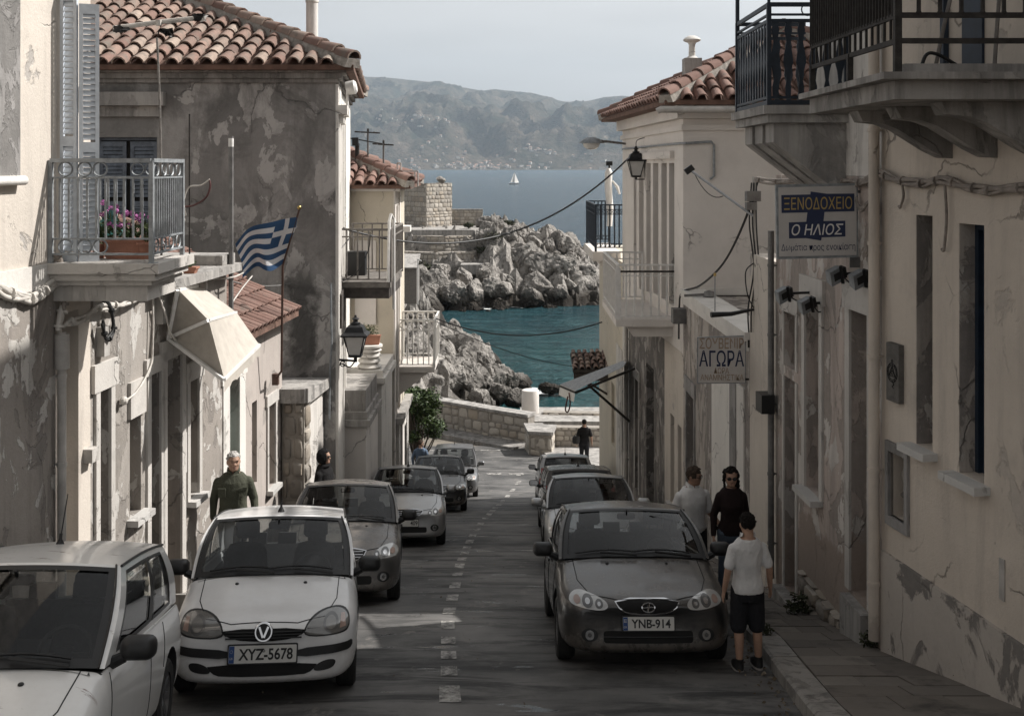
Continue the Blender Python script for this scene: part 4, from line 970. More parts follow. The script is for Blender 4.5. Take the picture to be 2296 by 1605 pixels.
# L3: terrace house with the awning
zt3 = -1.50
d3 = [*WL.rect(335, 357, 835, 1300), .30]; d3[2] = ground(13.6) - .1
o3 = [*WL.rect(371, 404, 800, 1300), .40]; o3[2] = ground(14.2) + .2
w3 = [*WL.rect(423, 443, 850, 1112), .22]
L3 = house('terrace_house', 'peeling tan house with a flat terrace roof behind a cream awning', WL, uL(334), uL(508), ground(15.8) - .8, zt3, 6, 'oldwall', [d3, o3, w3])
backing(L3, WL, d3, 'darkgreen', 'door', None, 3, 'brass'); rubble_fill(L3, WL, o3, 5); rubble_fill(L3, WL, w3, 6)
surround(L3, WL, d3, 'stonetrim', .11, .03, .2); surround(L3, WL, o3, 'stonetrim', .13, .03, .25); surround(L3, WL, w3, 'stonetrim', .10, .03, .25, .14)
b = B(); wbox(b, WL, uL(334) - .02, uL(508) + .02, zt3 + .004, zt3 + .12, -5.5, .22); wbox(b, WL, uL(480), uL(508) + .02, zt3 + .123, zt3 + .26, -5.5, .12); part(L3, 'terrace_slab', b, M['slab'])
b = B(); wbox(b, WL, uL(409), uL(416), (HY - 1058) / F * 14.0, (HY - 968) / F * 14.0, .002, .02); part(L3, 'notice_board', b, M['signwhite'])
b = B(); wbox(b, WL, uL(347), uL(362), (HY - 722) / F * 13.2, (HY - 660) / F * 13.2, .0, .10); part(L3, 'meter_box', b, M['pvc'])
# L3b: small house under the red tile roof
zt4 = -2.62
d4 = [*WL.rect(513, 535, 850, 1130), .28]; d4[2] = ground(16.2) + .3
w4a = [*WL.rect(565, 576, 900, 1085), .25]; w4b = [*WL.rect(600, 615, 905, 1090), .25]
L3b = house('tiled_cottage', 'small rose plastered house with a low red tile roof and a turquoise door', WL, uL(508), uL(632), ground(18.4) - .8, zt4, 4.2, 'pink', [d4, w4a, w4b])
dd = backing(L3b, WL, d4, 'tealpale', 'door', None, 0)
b = B(); a, c = d4[0], d4[1]; wbox(b, WL, lerp(a, c, .2), lerp(a, c, .8), d4[2] + .2, lerp(d4[2], d4[3], .66), -.276, -.262); wbox(b, WL, lerp(a, c, .2), lerp(a, c, .8), lerp(d4[2], d4[3], .80), d4[3] - .08, -.276, -.262); part(dd, 'dark_panel', b, M['teal'])
surround(L3b, WL, d4, 'white', .28, .02, .2); rubble_fill(L3b, WL, w4a, 8); rubble_fill(L3b, WL, w4b, 9); surround(L3b, WL, w4b, 'stonetrim', .08, .03, .18, .12)
ea, ec = WL.pt(uL(508) - .1, zt4 + .16, .26), WL.pt(uL(632) + .12, zt4 + .16, .26); upv = (-WL.n + Vector((0, 0, .50))).normalized()
b = B(); q = upv * 3.6; b.hexa([ea - Vector((0, 0, .1)), ec - Vector((0, 0, .1)), ec + q - Vector((0, 0, .1)), ea + q - Vector((0, 0, .1)), ea, ec, ec + q, ea + q])
rf = part(L3b, 'roof', b, M['pan']); b = B(); tiles(b, ea, ec, upv, 3.5, .20, .36, .085); part(rf, 'tiles', b, M['tile_red'], smooth=50, fixn=False)
b = B(); wbox(b, WL, uL(508), uL(632), zt4 + .004, zt4 + .08, -.1, .12); part(L3b, 'eaves_board', b, M['slab'])
# L3c: low flat annex against the big grey house, and a stone gate pillar
ax0, ay0, ay1 = -7.5, 18.75, 20.42
T = thing('flat_annex', 'low flat roofed annex with a wide concrete slab against the big grey house', 'annex', (-4, 19.5, ground(19.5)))
b = B(); b.hexa([(ax0, ay0, -9), (-3.78, ay0, -9), (-3.6, ay1, -9), (ax0, ay1, -9), (ax0, ay0, -4.2), (-3.78, ay0, -4.2), (-3.6, ay1, -4.2), (ax0, ay1, -4.2)]); part(T, 'wall', b, M['white_dirty'])
b = B(); b.hexa([(ax0, ay0 - .25, -4.196), (-3.66, ay0 - .25, -4.196), (-3.48, ay1, -4.196), (ax0, ay1, -4.196), (ax0, ay0 - .25, -4.0), (-3.66, ay0 - .25, -4.0), (-3.48, ay1, -4.0), (ax0, ay1, -4.0)]); part(T, 'roof_slab', b, M['slab'])
stone_thing('gate_pillar', 'stone pillar of stacked blocks with a thick pale cap beside the flat annex', 'pillar', [(-3.93, 18.32), (-3.56, 18.32), (-3.52, 18.62)], ground(18.3) - .3, -4.02, .34, .24, 'stones', h=.34, wmax=.55)
# L4: the big grey house
T = thing('grey_house', 'tall house with mottled grey side wall and a wide tiled hip roof', 'house', (-6, 22, ground(22)))
WF = Wall((-14, 20.5), (-3.38, 20.5), 1); WF.n = Vector((0, -1, 0))
WS = Wall((-3.38, 20.5), (-4.23, 28), 1)
def X4(px): return (px - CX) / F * 20.5 + 14
fw = [X4(212), X4(352), -1.7, (HY - 308) / F * 20.5, .18]
fw2 = [X4(505), X4(572), -3.7, (HY - 640) / F * 20.5, .15]
b = B(); facade(b, WF, 0, 10.62, ground(22) - 1, 1.62, [fw, fw2])
z0 = ground(22) - 1
part(T, 'side_wall', b, M['grey'])
b = B(); facade(b, WS, 0, WS.L, ground(27) - 1, 1.62); b.quad((-4.23, 28, z0), (-14, 28, z0), (-14, 28, 1.62), (-4.23, 28, 1.62)); b.quad((-14, 28, z0), (-14, 20.5, z0), (-14, 20.5, 1.62), (-14, 28, 1.62)); part(T, 'street_wall', b, M['white'])
backing(T, WF, fw2, 'shutter_old', 'shuttered_window', 'shutter_old', 0)
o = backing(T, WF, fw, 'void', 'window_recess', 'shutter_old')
for i in range(2):
    a = lerp(fw[0], fw[1], i / 2) - 14 + .05; c = lerp(fw[0], fw[1], (i + 1) / 2) - 14 - .03
    slat_leaf(T, 'shutter', (a, 20.62), (c, 20.62), -1.68, fw[3] - .08, 'shutter_old', pitch=.075)
slat_leaf(T, 'shutter', (X4(352 - 0) - 14 - 1.26 - .0, 20.50 - .03), (X4(212) - 14 - .03, 20.47), -1.68, fw[3] - .05, 'shutter_old', pitch=.075) if False else None
b = B(); wbox(b, WF, X4(150), X4(373), (HY - 238) / F * 20.5, (HY - 208) / F * 20.5, .0, .20); wbox(b, WF, X4(155), X4(364), (HY - 262) / F * 20.5, (HY - 238.3) / F * 20.5, .0, .07); part(T, 'window_cornice', b, M['slab'])
b = B()
for a_, e_, o_ in ((1.62, 1.70, .06), (1.703, 1.80, .13), (1.803, 1.90, .22)):
    b.hexa([(-14, 20.5 - o_, a_), (-3.38 + o_, 20.5 - o_, a_), (-4.23 + o_, 28, a_), (-14, 28, a_), (-14, 20.5 - o_, e_), (-3.38 + o_, 20.5 - o_, e_), (-4.23 + o_, 28, e_), (-14, 28, e_)])
part(T, 'cornice', b, M['slab_dark'])
b = B()
for u_ in (.02, .52, 1.02, 1.6, 2.3, 3.2): wbox(b, WS, u_, u_ + .3, -7, 1.1, .002, .06)
wbox(b, WS, 0, 1.4, 1.1, 1.6, .002, .05)
for u_ in (.02, .75): wbox(b, WS, u_, u_ + .5, 1.02, 1.2, .05, .22); wbox(b, WS, u_ + .08, u_ + .42, .86, 1.018, .05, .15)
part(T, 'corner_pilaster', b, M['white'])
b = B(); wbox(b, WS, .4, 1.7, (HY - 735) / F * 21, (HY - 660) / F * 21, .062, .10); part(T, 'wooden_shutter', b, M['darkwood'])
hip_roof(T, [(-14.4, 20.12), (-2.98, 20.12), (-3.95, 28.6), (-14.4, 28.6)], 1.93, .46, sides=(0, 1), sp=.325, ex=.46, r=.135)
b = B(); b.lathe((-4.52, 24.2, 2.2), [(0, 0), (.135, 0), (.135, 1.52), (.15, 1.53), (.15, 1.58), (.03, 1.6), (0, 1.6)], 18); part(T, 'chimney', b, M['white_dirty'], smooth=40)
b = B(); b.lathe((-4.52, 24.2, 3.80), [(0, 0), (.05, 0), (.05, .05), (.13, .15), (.17, .32), (0, .34)], 14); part(T, 'chimney_cowl', b, M['zinc'], smooth=40)
b = B(); P_ = at(795, 197, 20.9); b.tube([(P_.x - .14, P_.y, P_.z - .45), (P_.x - .14, P_.y, P_.z + .1)], .03); b.lathe(P_ + Vector((-.06, 0, 0)), [(0, -.10), (.13, -.10), (.14, .06), (.1, .1), (0, .1)], 16, Matrix.Rotation(radians(80), 3, 'Y')); part(T, 'siren', b, M['whitesteel'], smooth=40)
b = B(); P_ = [at(x, y, 20.44) for x, y in ((742, 635), (742, 700), (744, 760), (740, 830), (738, 940))]; b.tube(P_, .022, 6); part(T, 'conduit', b, M['greysteel'])
# its rusty balcony over the street
sl = B(); x0, x1, y0, y1, z = -3.62, -2.5, 22.0, 24.3, -2.35
sl.box(x0 - .3, x1, y0, y1, z - .12, z); sl2 = B(); sl2.box(x0 - .3, x1 - .03, y0 + .02, y0 + .14, z - .34, z - .124); sl2.box(x0 - .3, x1 - .03, y1 - .16, y1 - .04, z - .34, z - .124); sl2.box(x1 - .16, x1 - .03, y0 + .145, y1 - .165, z - .34, z - .124)
bo = part(T, 'balcony_floor', sl, M['wood']); part(bo, 'floor_beams', sl2, M['darkwood'])
rb = B(); rail_run(rb, (x0, y0, z), (x1, y0, z), 1.08, 5, ((.05, .035), (.86, .035), (1, .045)), .05, .016); rail_run(rb, (x1, y0, z), (x1, y1, z), 1.08, 13, ((.05, .035), (.86, .035), (1, .045)), .05, .014); rail_run(rb, (x0, y1, z), (x1, y1, z), 1.08, 5, ((.05, .035), (.86, .035), (1, .045)), .05, .016)
part(bo, 'railing', rb, M['wood'])
b = B(); b.box(x0 + .02, x0 + .42, 23.3, 23.6, z, z + .52); part(bo, 'air_conditioner', b, M['black'])
b = B(); b.tube([(x1 - .04, y0 - .02, z - .0), (x1 - .02, y0, z + 1.25), (x1 - .0, y0 + .1, z + 1.38), (x1 + .04, y0 + .25, z + 1.28), (x1 + .04, y0 + .3, z - .6)], .035, 8); part(bo, 'bent_pipe', b, M['whitesteel'], smooth=40)

# L5: yellow house
T = thing('yellow_house', 'pale yellow house with tiled roof and white balcony beyond the grey house', 'house', (-3.6, 29.5, ground(29)))
W5 = Wall((-3.1, 28), (-3.32, 33), 1); zt5 = -.62; z0 = ground(31) - 1
h5 = [[*W5.rect(889, 897, 950, 1060), .3], [*W5.rect(902, 909, 955, 1060), .3]]
b = B(); facade(b, W5, 0, W5.L, z0, zt5, h5)
b.quad((-9, 28, z0), (-3.1, 28, z0), (-3.1, 28, zt5), (-9, 28, zt5)); e_ = W5.pt(W5.L, 0); b.quad((e_.x, e_.y, z0), (-9, 33, z0), (-9, 33, zt5), (e_.x, e_.y, zt5)); b.quad((-9, 33, z0), (-9, 28, z0), (-9, 28, zt5), (-9, 33, zt5)); b.quad((-9, 28, zt5), (-3.1, 28, zt5), (e_.x, e_.y, zt5), (-9, 33, zt5))
part(T, 'wall', b, M['yellow'])
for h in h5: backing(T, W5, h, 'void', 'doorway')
b = B(); wbox(b, W5, -.04, .5, -9, zt5, .002, .05); wbox(b, W5, .9, 1.2, -9, zt5, .002, .05); wbox(b, W5, 2.0, 2.35, -9, zt5, .002, .05); part(T, 'pilaster', b, M['offwhite'])
b = B(); b.hexa([(-9, 27.78, zt5 + .004), (-2.9, 27.78, zt5 + .004), (-3.1, 33.2, zt5 + .004), (-9, 33.2, zt5 + .004), (-9, 27.78, zt5 + .13), (-2.9, 27.78, zt5 + .13), (-3.1, 33.2, zt5 + .13), (-9, 33.2, zt5 + .13)]); part(T, 'eaves_slab', b, M['offwhite'])
hip_roof(T, [(-9.2, 27.6), (-2.62, 27.6), (-2.85, 33.5), (-9.2, 33.5)], zt5 + .16, .40, ('tile_red', 'pan'), sides=(0, 1), sp=.29, ex=.42, r=.12)
b = B(); b.box(-4.1, -3.55, 27.93, 27.998, -4.1, -1.9); part(T, 'terrace_door', b, M['offwhite'])
# white balcony on its street side
x0, x1, y0, y1, z = -3.12, -2.1, 28.9, 30.6, (HY - 822) / F * 29
sl = B(); sl.box(x0, x1, y0, y1, z - .14, z); sl.hexa([(x0, y0 + .1, z - .75), (x0 + .1, y0 + .1, z - .75), (x0 + .1, y1 - .1, z - .75), (x0, y1 - .1, z - .75), (x0, y0 + .1, z - .145), (x1 - .15, y0 + .1, z - .145), (x1 - .15, y1 - .1, z - .145), (x0, y1 - .1, z - .145)])
bo = part(T, 'balcony_slab', sl, M['offwhite'])
rb = B(); hR = 1.28
for p, q, k in (((x0, y0, z), (x1, y0, z), 7), ((x1, y0, z), (x1, y1, z), 10), ((x0, y1, z), (x1, y1, z), 7)):
    rail_run(rb, p, q, hR, k, ((.06, .03), (.78, .03), (1, .045)), .05, .013); d = (Vector(q) - Vector(p)).normalized()
    for i in (.2, .5, .8): rb.ring(Vector(p).lerp(Vector(q), i) + Vector((0, 0, hR * .89)), .11, .014, d, Vector((0, 0, 1)), 16, 4)
part(bo, 'railing', rb, M['whitesteel'])
b = B(); wbox(b, W5, .2, .9, -1.7, -1.55, .05, .42); part(T, 'shelf', b, M['white'])
b = B(); b.tube([W5.pt(.35, -1.0, .09), W5.pt(.35, -6.2, .09)], .035, 8); part(T, 'drainpipe', b, M['offwhite'], smooth=40)
# garden walls stepping down in front of it
for (nm, lab, xr, ya, yb, zt, mt, capm) in (('garden_wall', 'white garden wall with double slab top under the lantern', -3.12, 25.6, 27.9, -5.15, 'white', 'white'), ('garden_wall', 'lower white garden wall with a dark stone band on top', -3.18, 23.3, 25.35, -5.62, 'offwhite', 'slab')):
    T = thing(nm, lab, 'garden wall', (xr, ya, ground(ya)))
    b = B(); b.box(-6, xr, ya, yb, ground(yb) - .5, zt); part(T, 'wall', b, M[mt])
    b = B(); b.box(-6, xr + .10, ya - .10, yb + .05, zt + .003, zt + .14); b.box(-6, xr + .03, ya - .02, yb, zt + .143, zt + .30); part(T, 'coping', b, M[capm])
    if mt == 'offwhite':
        b = B(); b.box(-6, xr - .02, ya + .1, yb, zt + .303, zt + .75); part(T, 'stone_band', b, M['slab_dark'])
T = thing('roadside_wall', 'old stained wall with dark doorways under the yellow house, next to the shrub', 'wall', (-2.95, 31, ground(31)))
Wr = Wall((-2.98, 28.2), (-3.02, 31.3), 1); hr = [[*Wr.rect(898, 903, 945, 1100), .25], [*Wr.rect(907, 912, 950, 1100), .25]]
b = B(); facade(b, Wr, 0, Wr.L, ground(33) - 1, -6.75, hr); shell(b, Wr, 0, Wr.L, ground(33) - 1, -6.75, .12 + .0); part(T, 'wall', b, M['white_dirty'])
for h in hr: backing(T, Wr, [*h[:4], .06], 'void', 'doorway')
b = B(); wbox(b, Wr, -.05, Wr.L, -6.747, -6.6, -.1, .12); part(T, 'coping', b, M['slab'])
stone_thing('stone_footing', 'rough rubble footing wall below the green shrub', 'wall', [(-4.3, 33.9), (-3.62, 33.9), (-3.72, 37.5)], ground(36) - .3, -8.55, .6, None, 'stone_pale', h=.36, wmax=.6)

# ---------------------------------------------------------------- RIGHT ROW
WR1 = Wall((5.15, 4.6), (3.94, 11.4), -1); uR = WR1.u
zg = lambda Y: ground(Y) + .15
wa = [*WR1.rect(2054, 2091, 483, 1003), .30]; wb = [*WR1.rect(2150, 2207, 503, 1072), .21]
nch = [*WR1.rect(1997, 2033, 1018, 1165), .22]
R1 = house('beige_house', 'near beige house with two tall window slots, a peeling plinth and a big railed balcony', WR1, 0, WR1.L, ground(11.4) - 1, 6.9, 7, 'beige', [wa, wb, nch])
backing(R1, WR1, wa, 'bluedoor', 'window', 'bluedoor'); backing(R1, WR1, wb, 'bluedoor', 'window', 'bluedoor')
for h in (wa, wb):
    surround(R1, WR1, h, 'marble', 0, .03, None, .16); b = B(); wbox(b, WR1, h[1] - .008, h[1] - .001, h[2] + .002, h[3] - .002, -h[4], -.004); part(R1, 'reveal_panel', b, M['brownpeel'])
b = B(); a, c, e, f = nch[:4]; wbox(b, WR1, a - .001, c + .001, e, f, -.27, -.215); o = part(R1, 'rubble_niche', b, M['rubble'])
s = B(); stonewall(s, WR1.pt(a, 0, -.2).xy, WR1.pt(c, 0, -.2).xy, e, f, random.Random(21), .2, .14, .3, .08, nrm=WR1.n); part(o, 'stones', s, M['stones'], smooth=40)
b = B(); t_ = .06
for r in ((a - t_, a, e - .1, f + .1), (c, c + t_, e - .1, f + .1), (a + .002, c - .002, f, f + .1), (a + .002, c - .002, e - .1, e)): wbox(b, WR1, *r, -.03, .035)
part(o, 'frame', b, M['greytrim'])
b = B(); wbox(b, WR1, 0, WR1.L - .05, ground(11.4) - .8, -4.05, .002, .045); part(R1, 'plinth', b, M['plinth'])
b = B(); wbox(b, WR1, *WR1.rect(2243, 2254, 1252, 1345), .002, .015); part(R1, 'meter_cover', b, M['pvc'])
downpipe(R1, WR1, 1979, 2.2, zg(11.3) + .1, .058, 'beige', .10, 6, sleeve=None)
# upper terrace door, balcony
xo, yn, yf = 3.02, 8.45, 10.75; zs = .745
def RX(Y): return 5.97 - .178 * Y
b = B()
def slabpoly(b, o, za, zb, xo=xo, yn=yn, yf=yf):
    b.hexa([(xo - o, yn - o, za), (RX(yn), yn - o, za), (RX(yf), yf + o, za), (xo - o * .6 - .03, yf + o, za), (xo - o, yn - o, zb), (RX(yn), yn - o, zb), (RX(yf), yf + o, zb), (xo - o * .6 - .03, yf + o, zb)])
slabpoly(b, .13, zs - .055, zs); slabpoly(b, .0, zs - .205, zs - .058); bo = part(R1, 'balcony_slab', b, M['slab_dark'])
b = B()
for Y in (8.75, 9.45, 10.12):
    xw = RX(Y) + .05; prof = [(0, 0), (-.95, 0), (-.90, -.10), (-.72, -.12), (-.58, -.17), (-.42, -.27), (-.26, -.37), (-.12, -.44), (0, -.46)]
    b.prism(prof, (xw, Y, zs - .208), (1, 0, 0), (0, 0, 1), (0, 1, 0), .26)
part(bo, 'bracket', b, M['slab_dark'])
b = B(); b.box(xo + .1, RX(yn), yn + .05, yn + .18, zs + .003, zs + .08); part(bo, 'kerb', b, M['slab_dark'])
rb = B(); Z = Vector((0, 0, 1)); hR = 1.35
A, Bq, Cq = Vector((RX(yn) + .1, yn + .02, zs)), Vector((xo + .03, yn + .02, zs)), Vector((xo - .02, yf - .05, zs))
for f in (.19, .34, 1.0):
    rb.bar(A + Z * hR * f, Bq + Z * hR * f, .03, .042); rb.bar(Bq + Z * hR * f, Cq + Z * hR * f, .03, .042)
for i in range(15):
    q = Bq.lerp(A, i / 9); rb.bar(q + Z * (hR * .34 if i else 0), q + Z * hR, .026 if i else .055); 
    if i: rb.ball(q + Z * hR * .355, .024, 8, 4)
    if i > 8: break
for i in range(32):
    q = Bq.lerp(Cq, (i + 1) / 32); rb.bar(q + Z * hR * .34, q + Z * hR, .045, .012)
    if i % 2: rb.bar(q + Z * hR * .19, q + Z * hR * .34, .02)
    if i in (15, 31): rb.bar(q, q + Z * hR * .2, .05)
part(bo, 'railing', rb, M['rustiron'])
dr = [WR1.u(2208), WR1.u(2163)]
b = B(); wbox(b, WR1, dr[0], dr[1], zs, zs + 2.3, .003, .03); o = part(R1, 'terrace_door', b, M['bluedoor']); b = B(); wbox(b, WR1, dr[1] + .25, dr[1] + .31, zs, zs + 2.4, .004, .06); part(o, 'open_leaf', b, M['bluedoor'])
# R2: washed-out pink house
WR2 = Wall((3.94, 11.4), (3.775, 15.3), -1); uq = WR2.u
dA = [*WR2.rect(1909, 1949, 700, 1345), .30]; wB = [*WR2.rect(1808, 1840, 678, 1104), .28]; dC = [*WR2.rect(1760, 1785, 850, 1330), .30]; wC = [*WR2.rect(1760, 1785, 702, 826), .25]
R2 = house('pink_house', 'washed-out pink house with blocked stone framed openings below the hotel sign', WR2, 0, WR2.L, ground(15.3) - 1, -.10, 7, 'reddish', [dA, wB, dC, wC])
backing(R2, WR2, dA, 'greytrim', 'blocked_door'); backing(R2, WR2, wB, 'greytrim', 'blocked_window'); o = backing(R2, WR2, dC, 'bluedoor', 'door', None, 3); o = backing(R2, WR2, wC, 'void', 'window', 'whitesteel')
surround(R2, WR2, dA, 'stonetrim', .14, .03, .30); surround(R2, WR2, wB, 'stonetrim', .12, .03, .32, .16); surround(R2, WR2, dC, 'stonetrim', .08, .02); surround(R2, WR2, wC, 'stonetrim', .08, .02, .2)
b = B(); wbox(b, WR2, dA[0] - .05, dA[1] + .05, zg(12.4) - .4, dA[2] - .04, -.2, .12); part(R2, 'doorstep', b, M['slab'])
b = B(); wbox(b, WR2, dC[0] - .05, dC[1] + .1, zg(14.9) - .4, dC[2] - .004, -.2, .16); part(R2, 'doorstep', b, M['slab'])
s = B(); P0, P1 = WR2.pt(dA[1] + .25, 0, .0), WR2.pt(dC[0] - .25, 0, .0); stonewall(s, P1.xy, P0.xy, zg(14.2) - .5, zg(13.4) + .35, random.Random(31), .3, .2, .5, .07, nrm=WR2.n); part(R2, 'exposed_stones', s, M['stones'], smooth=40)
b = B(); facade(b, WR2, 0, 2.2, -.096, 6.9); shell(b, WR2, 0, 2.2, -.096, 6.9, 7); part(R2, 'upper_wall', b, M['white_dirty'])
downpipe(R2, WR2, 1741, -.9, zg(15.2) + .2, .045, 'zinc', .08, 5)
b = B(); u_ = uq(1738); wbox(b, WR2, u_ - .16, u_ + .16, (HY - 935) / F * 15, (HY - 893) / F * 15, .05, .24); part(R2, 'meter_box', b, M['black'])
# the dark blue iron balcony on its consoles
xo, yn, yf = 2.98, 12.42, 14.15; zs = .72; b = B()
for o_, za, zb in ((.07, -.10, 0), (.02, -.20, -.103)): b.box(xo - o_, 3.9, yn - o_, yf + o_, zs + za, zs + zb)
bo = part(R2, 'balcony_slab', b, M['slab']); b = B()
for k in range(3):
    y_ = yn + .05 + k * .56; b.prism([(0, 0), (-.85, 0), (-.85, -.22), (-.80, -.26), (-.12, -.78), (0, -.78)], (3.9, y_, zs - .204), (1, 0, 0), (0, 0, 1), (0, 1, 0), .40)
part(bo, 'console', b, M['slab'])
rb = B(); hR = 1.17
A, Bq, Cq, Dq = Vector((3.88, yn, zs)), Vector((xo, yn, zs)), Vector((xo, yf, zs)), Vector((3.88, yf, zs))
bal_prof = [(0, .012), (.03, .03), (.14, .034), (.22, .018), (.34, .03), (.46, .058), (.58, .045), (.72, .02), (.80, .032), (.88, .045), (.96, .03), (1, .05)]
for p, q, k in ((A, Bq, 6), (Bq, Cq, 12), (Cq, Dq, 6)):
    for f, t_ in ((.03, .05), (.08, .03), (.84, .04), (.90, .025), (1.0, .05)): rb.bar(p + Z * hR * f, q + Z * hR * f, .03, t_)
    d = (q - p).normalized()
    for i in range(k):
        c = p.lerp(q, (i + .5) / k); poly = [(w_ if s_ > 0 else -w_, z_) for s_ in (1, -1) for z_, w_ in (bal_prof if s_ > 0 else bal_prof[::-1])]
        rb.prism([(x_, z_ * hR * .76 + hR * .08) for x_, z_ in poly], c - d.cross(Z) * .008, d, Z, d.cross(Z), .016)
    rb.bar(p, p + Z * (hR + .02), .05)
rb.bar(Cq + Z * hR, Cq + Z * (hR + 1.2), .045); rb.bar(Bq + Z * hR, Bq + Z * (hR + .10), .03); rb.ring((A + Bq) / 2 + Z * hR * .95, .07, .008, Vector((1, 0, 0)), Z)
part(bo, 'railing', rb, M['navyiron'])
# R2b: narrow strip house
WR2b = Wall((3.775, 15.3), (3.75, 16.88), -1)
R2b = house('narrow_house', 'narrow smooth beige front between the pink house and the souvenir shop', WR2b, .003, WR2b.L, ground(17) - 1, -1.35, 6, 'cream')
# R3: souvenir shop with terrace
WR3 = Wall((3.75, 16.9), (3.68, 23), -1); dS = [*WR3.rect(1541, 1557, 884, 1180), .25]; dS[2] = ground(22) - .1
R3 = house('souvenir_shop', 'low brown peeling shop with a flat terrace roof behind the souvenir sign', WR3, 0, WR3.L, ground(23) - 1, -2.75, 6, 'brownpeel', [dS], 'shop')
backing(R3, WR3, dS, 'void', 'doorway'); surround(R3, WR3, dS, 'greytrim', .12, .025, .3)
b = B(); wbox(b, WR3, WR3.u(1671), WR3.u(1599), ground(19) - .6, -3.55, .002, .03); o = part(R3, 'whitewashed_front', b, M['white']); b = B(); wbox(b, WR3, WR3.u(1655), WR3.u(1641), ground(18) - .6, -3.58, .031, .045); part(o, 'grey_jamb', b, M['greytrim'])
b = B(); wbox(b, WR3, .0, WR3.L, -2.746, -2.60, -.45, .08); wbox(b, WR3, .0, WR3.L, -2.9, -2.75, .002, .04); part(R3, 'parapet_coping', b, M['white'])
b = B(); wbox(b, WR3, WR3.L - .4, WR3.L - .1, -3.3, -2.99, .0, .28); part(R3, 'gutter_hopper', b, M['zinc'])
# R4: white house
WR4 = Wall((3.68, 23), (3.2, 31), -1); z0 = ground(31) - 1; zt = 1.05
st = [[*WR4.rect(a, c, 366, y_), .13] for a, c, y_ in ((1421, 1427, 640), (1433, 1443, 650), (1449, 1459, 655), (1464, 1476, 660), (1483, 1495, 672), (1500, 1512, 684))]
T = R4 = thing('white_house', 'warm white house with tiled hip roof, striped front and a white balcony', 'house', (5, 25, ground(25)))
b = B(); facade(b, WR4, 0, WR4.L, -4.0, zt, st); part(T, 'upper_wall', b, M['offwhite'])
b = B(); e_ = WR4.pt(WR4.L, 0)
b.quad((3.68, 23, z0), (10, 23, z0), (10, 23, zt), (3.68, 23, zt)); b.quad((10, 23, z0), (10.2, 31, z0), (10.2, 31, zt), (10, 23, zt)); b.quad((10.2, 31, z0), (e_.x, e_.y, z0), (e_.x, e_.y, zt), (10.2, 31, zt)); b.quad((3.68, 23, zt), (10, 23, zt), (10.2, 31, zt), (e_.x, e_.y, zt))
part(T, 'gable_wall', b, M['offwhite'])
b = B()
for h in st: wbox(b, WR4, h[0] - .01, h[1] + .01, h[2] - .01, h[3] + .01, -.2, -.128)
part(T, 'recessed_stripes', b, M['greytrim'])
hl = [[*WR4.rect(1503, 1512, 930, 1130), .2], [*WR4.rect(1520, 1528, 955, 1150), .2], [*WR4.rect(1449, 1466, 820, 1190), .35], [*WR4.rect(1424, 1432, 850, 1100), .25]]
hl[2][2] = ground(28) - .2; us = [0, WR4.u(1490), WR4.u(1410), WR4.L]
for i, mt in enumerate(('cream', 'darkpeel', 'white_dirty')):
    b = B(); facade(b, WR4, us[i], us[i + 1], z0, -4.004, [h for h in hl if us[i] <= h[0] < us[i + 1]]); part(T, 'lower_wall', b, M[mt])
for i, h in enumerate(hl): backing(T, WR4, h, ('greytrim', 'greytrim', 'void', 'greytrim')[i], 'doorway' if i == 2 else 'window', None)
for h in hl[:2]: surround(T, WR4, h, 'stonetrim', 0, .02, None, .1)
surround(T, WR4, hl[3], 'stonetrim', .1, .02, .25)
downpipe(T, WR4, 1412, -4.2, ground(30), .06, 'pvc', .1, 5)
b = B()
for o_, a_, e2 in ((.05, .80, .92), (.16, 1.054, 1.36)):
    b.hexa([WR4.pt(-o_, a_, o_), Vector((10, 23 - o_, a_)), Vector((10.2, 31.2, a_)), WR4.pt(WR4.L + .1, a_, o_)] + [WR4.pt(-o_, e2, o_), Vector((10, 23 - o_, e2)), Vector((10.2, 31.2, e2)), WR4.pt(WR4.L + .1, e2, o_)])
part(T, 'cornice', b, M['offwhite'])
hip_roof(T, [(3.22, 22.55), (10.6, 22.55), (10.6, 31.4), (2.62, 31.4)], 1.42, .52, ('tile_red', 'pan'), sides=(0, 3), sp=.32, ex=.46, r=.13)
b = B(); b.box(4.02, 4.42, 24.9, 25.3, 1.6, 2.55); o = part(T, 'chimney', b, M['slab'])
b = B(); b.lathe((4.22, 25.1, 2.553), [(0, 0), (.16, 0), (.08, .06), (.075, .32), (.10, .37), (.20, .41), (.21, .44), (.16, .49), (.08, .53), (0, .53)], 16); part(o, 'chimney_cap', b, M['white'], smooth=40)
b = B(); b.tube([(3.05, 22.5, 1.18), (3.12, 22.5, 1.22), (5.4, 22.5, 1.22)], [.07, .075, .075], 10); b.tube([(3.08, 22.5, 1.20), (3.08, 22.5, 1.2)], .08)
for x in (3.9, 4.5, 5.1): b.tube([(x, 22.5, 1.22), (x + .03, 22.5, 1.22)], .082, 10)
part(T, 'gutter', b, M['pvc'], smooth=40)
b = B(); b.tube([at(x, y, Y) for x, y, Y in ((1376, 262, 30.8), (1392, 280, 30.9), (1403, 300, 30.9), (1412, 322, 30.7), (1413, 345, 30.6))], .045, 8); part(T, 'drainpipe', b, M['offwhite'], smooth=40)
b = B(); wbox(b, WR4, WR4.u(1512), WR4.u(1418), (HY - 357) / F * 26, (HY - 342) / F * 26, .0, .10); part(T, 'front_beam', b, M['offwhite'])
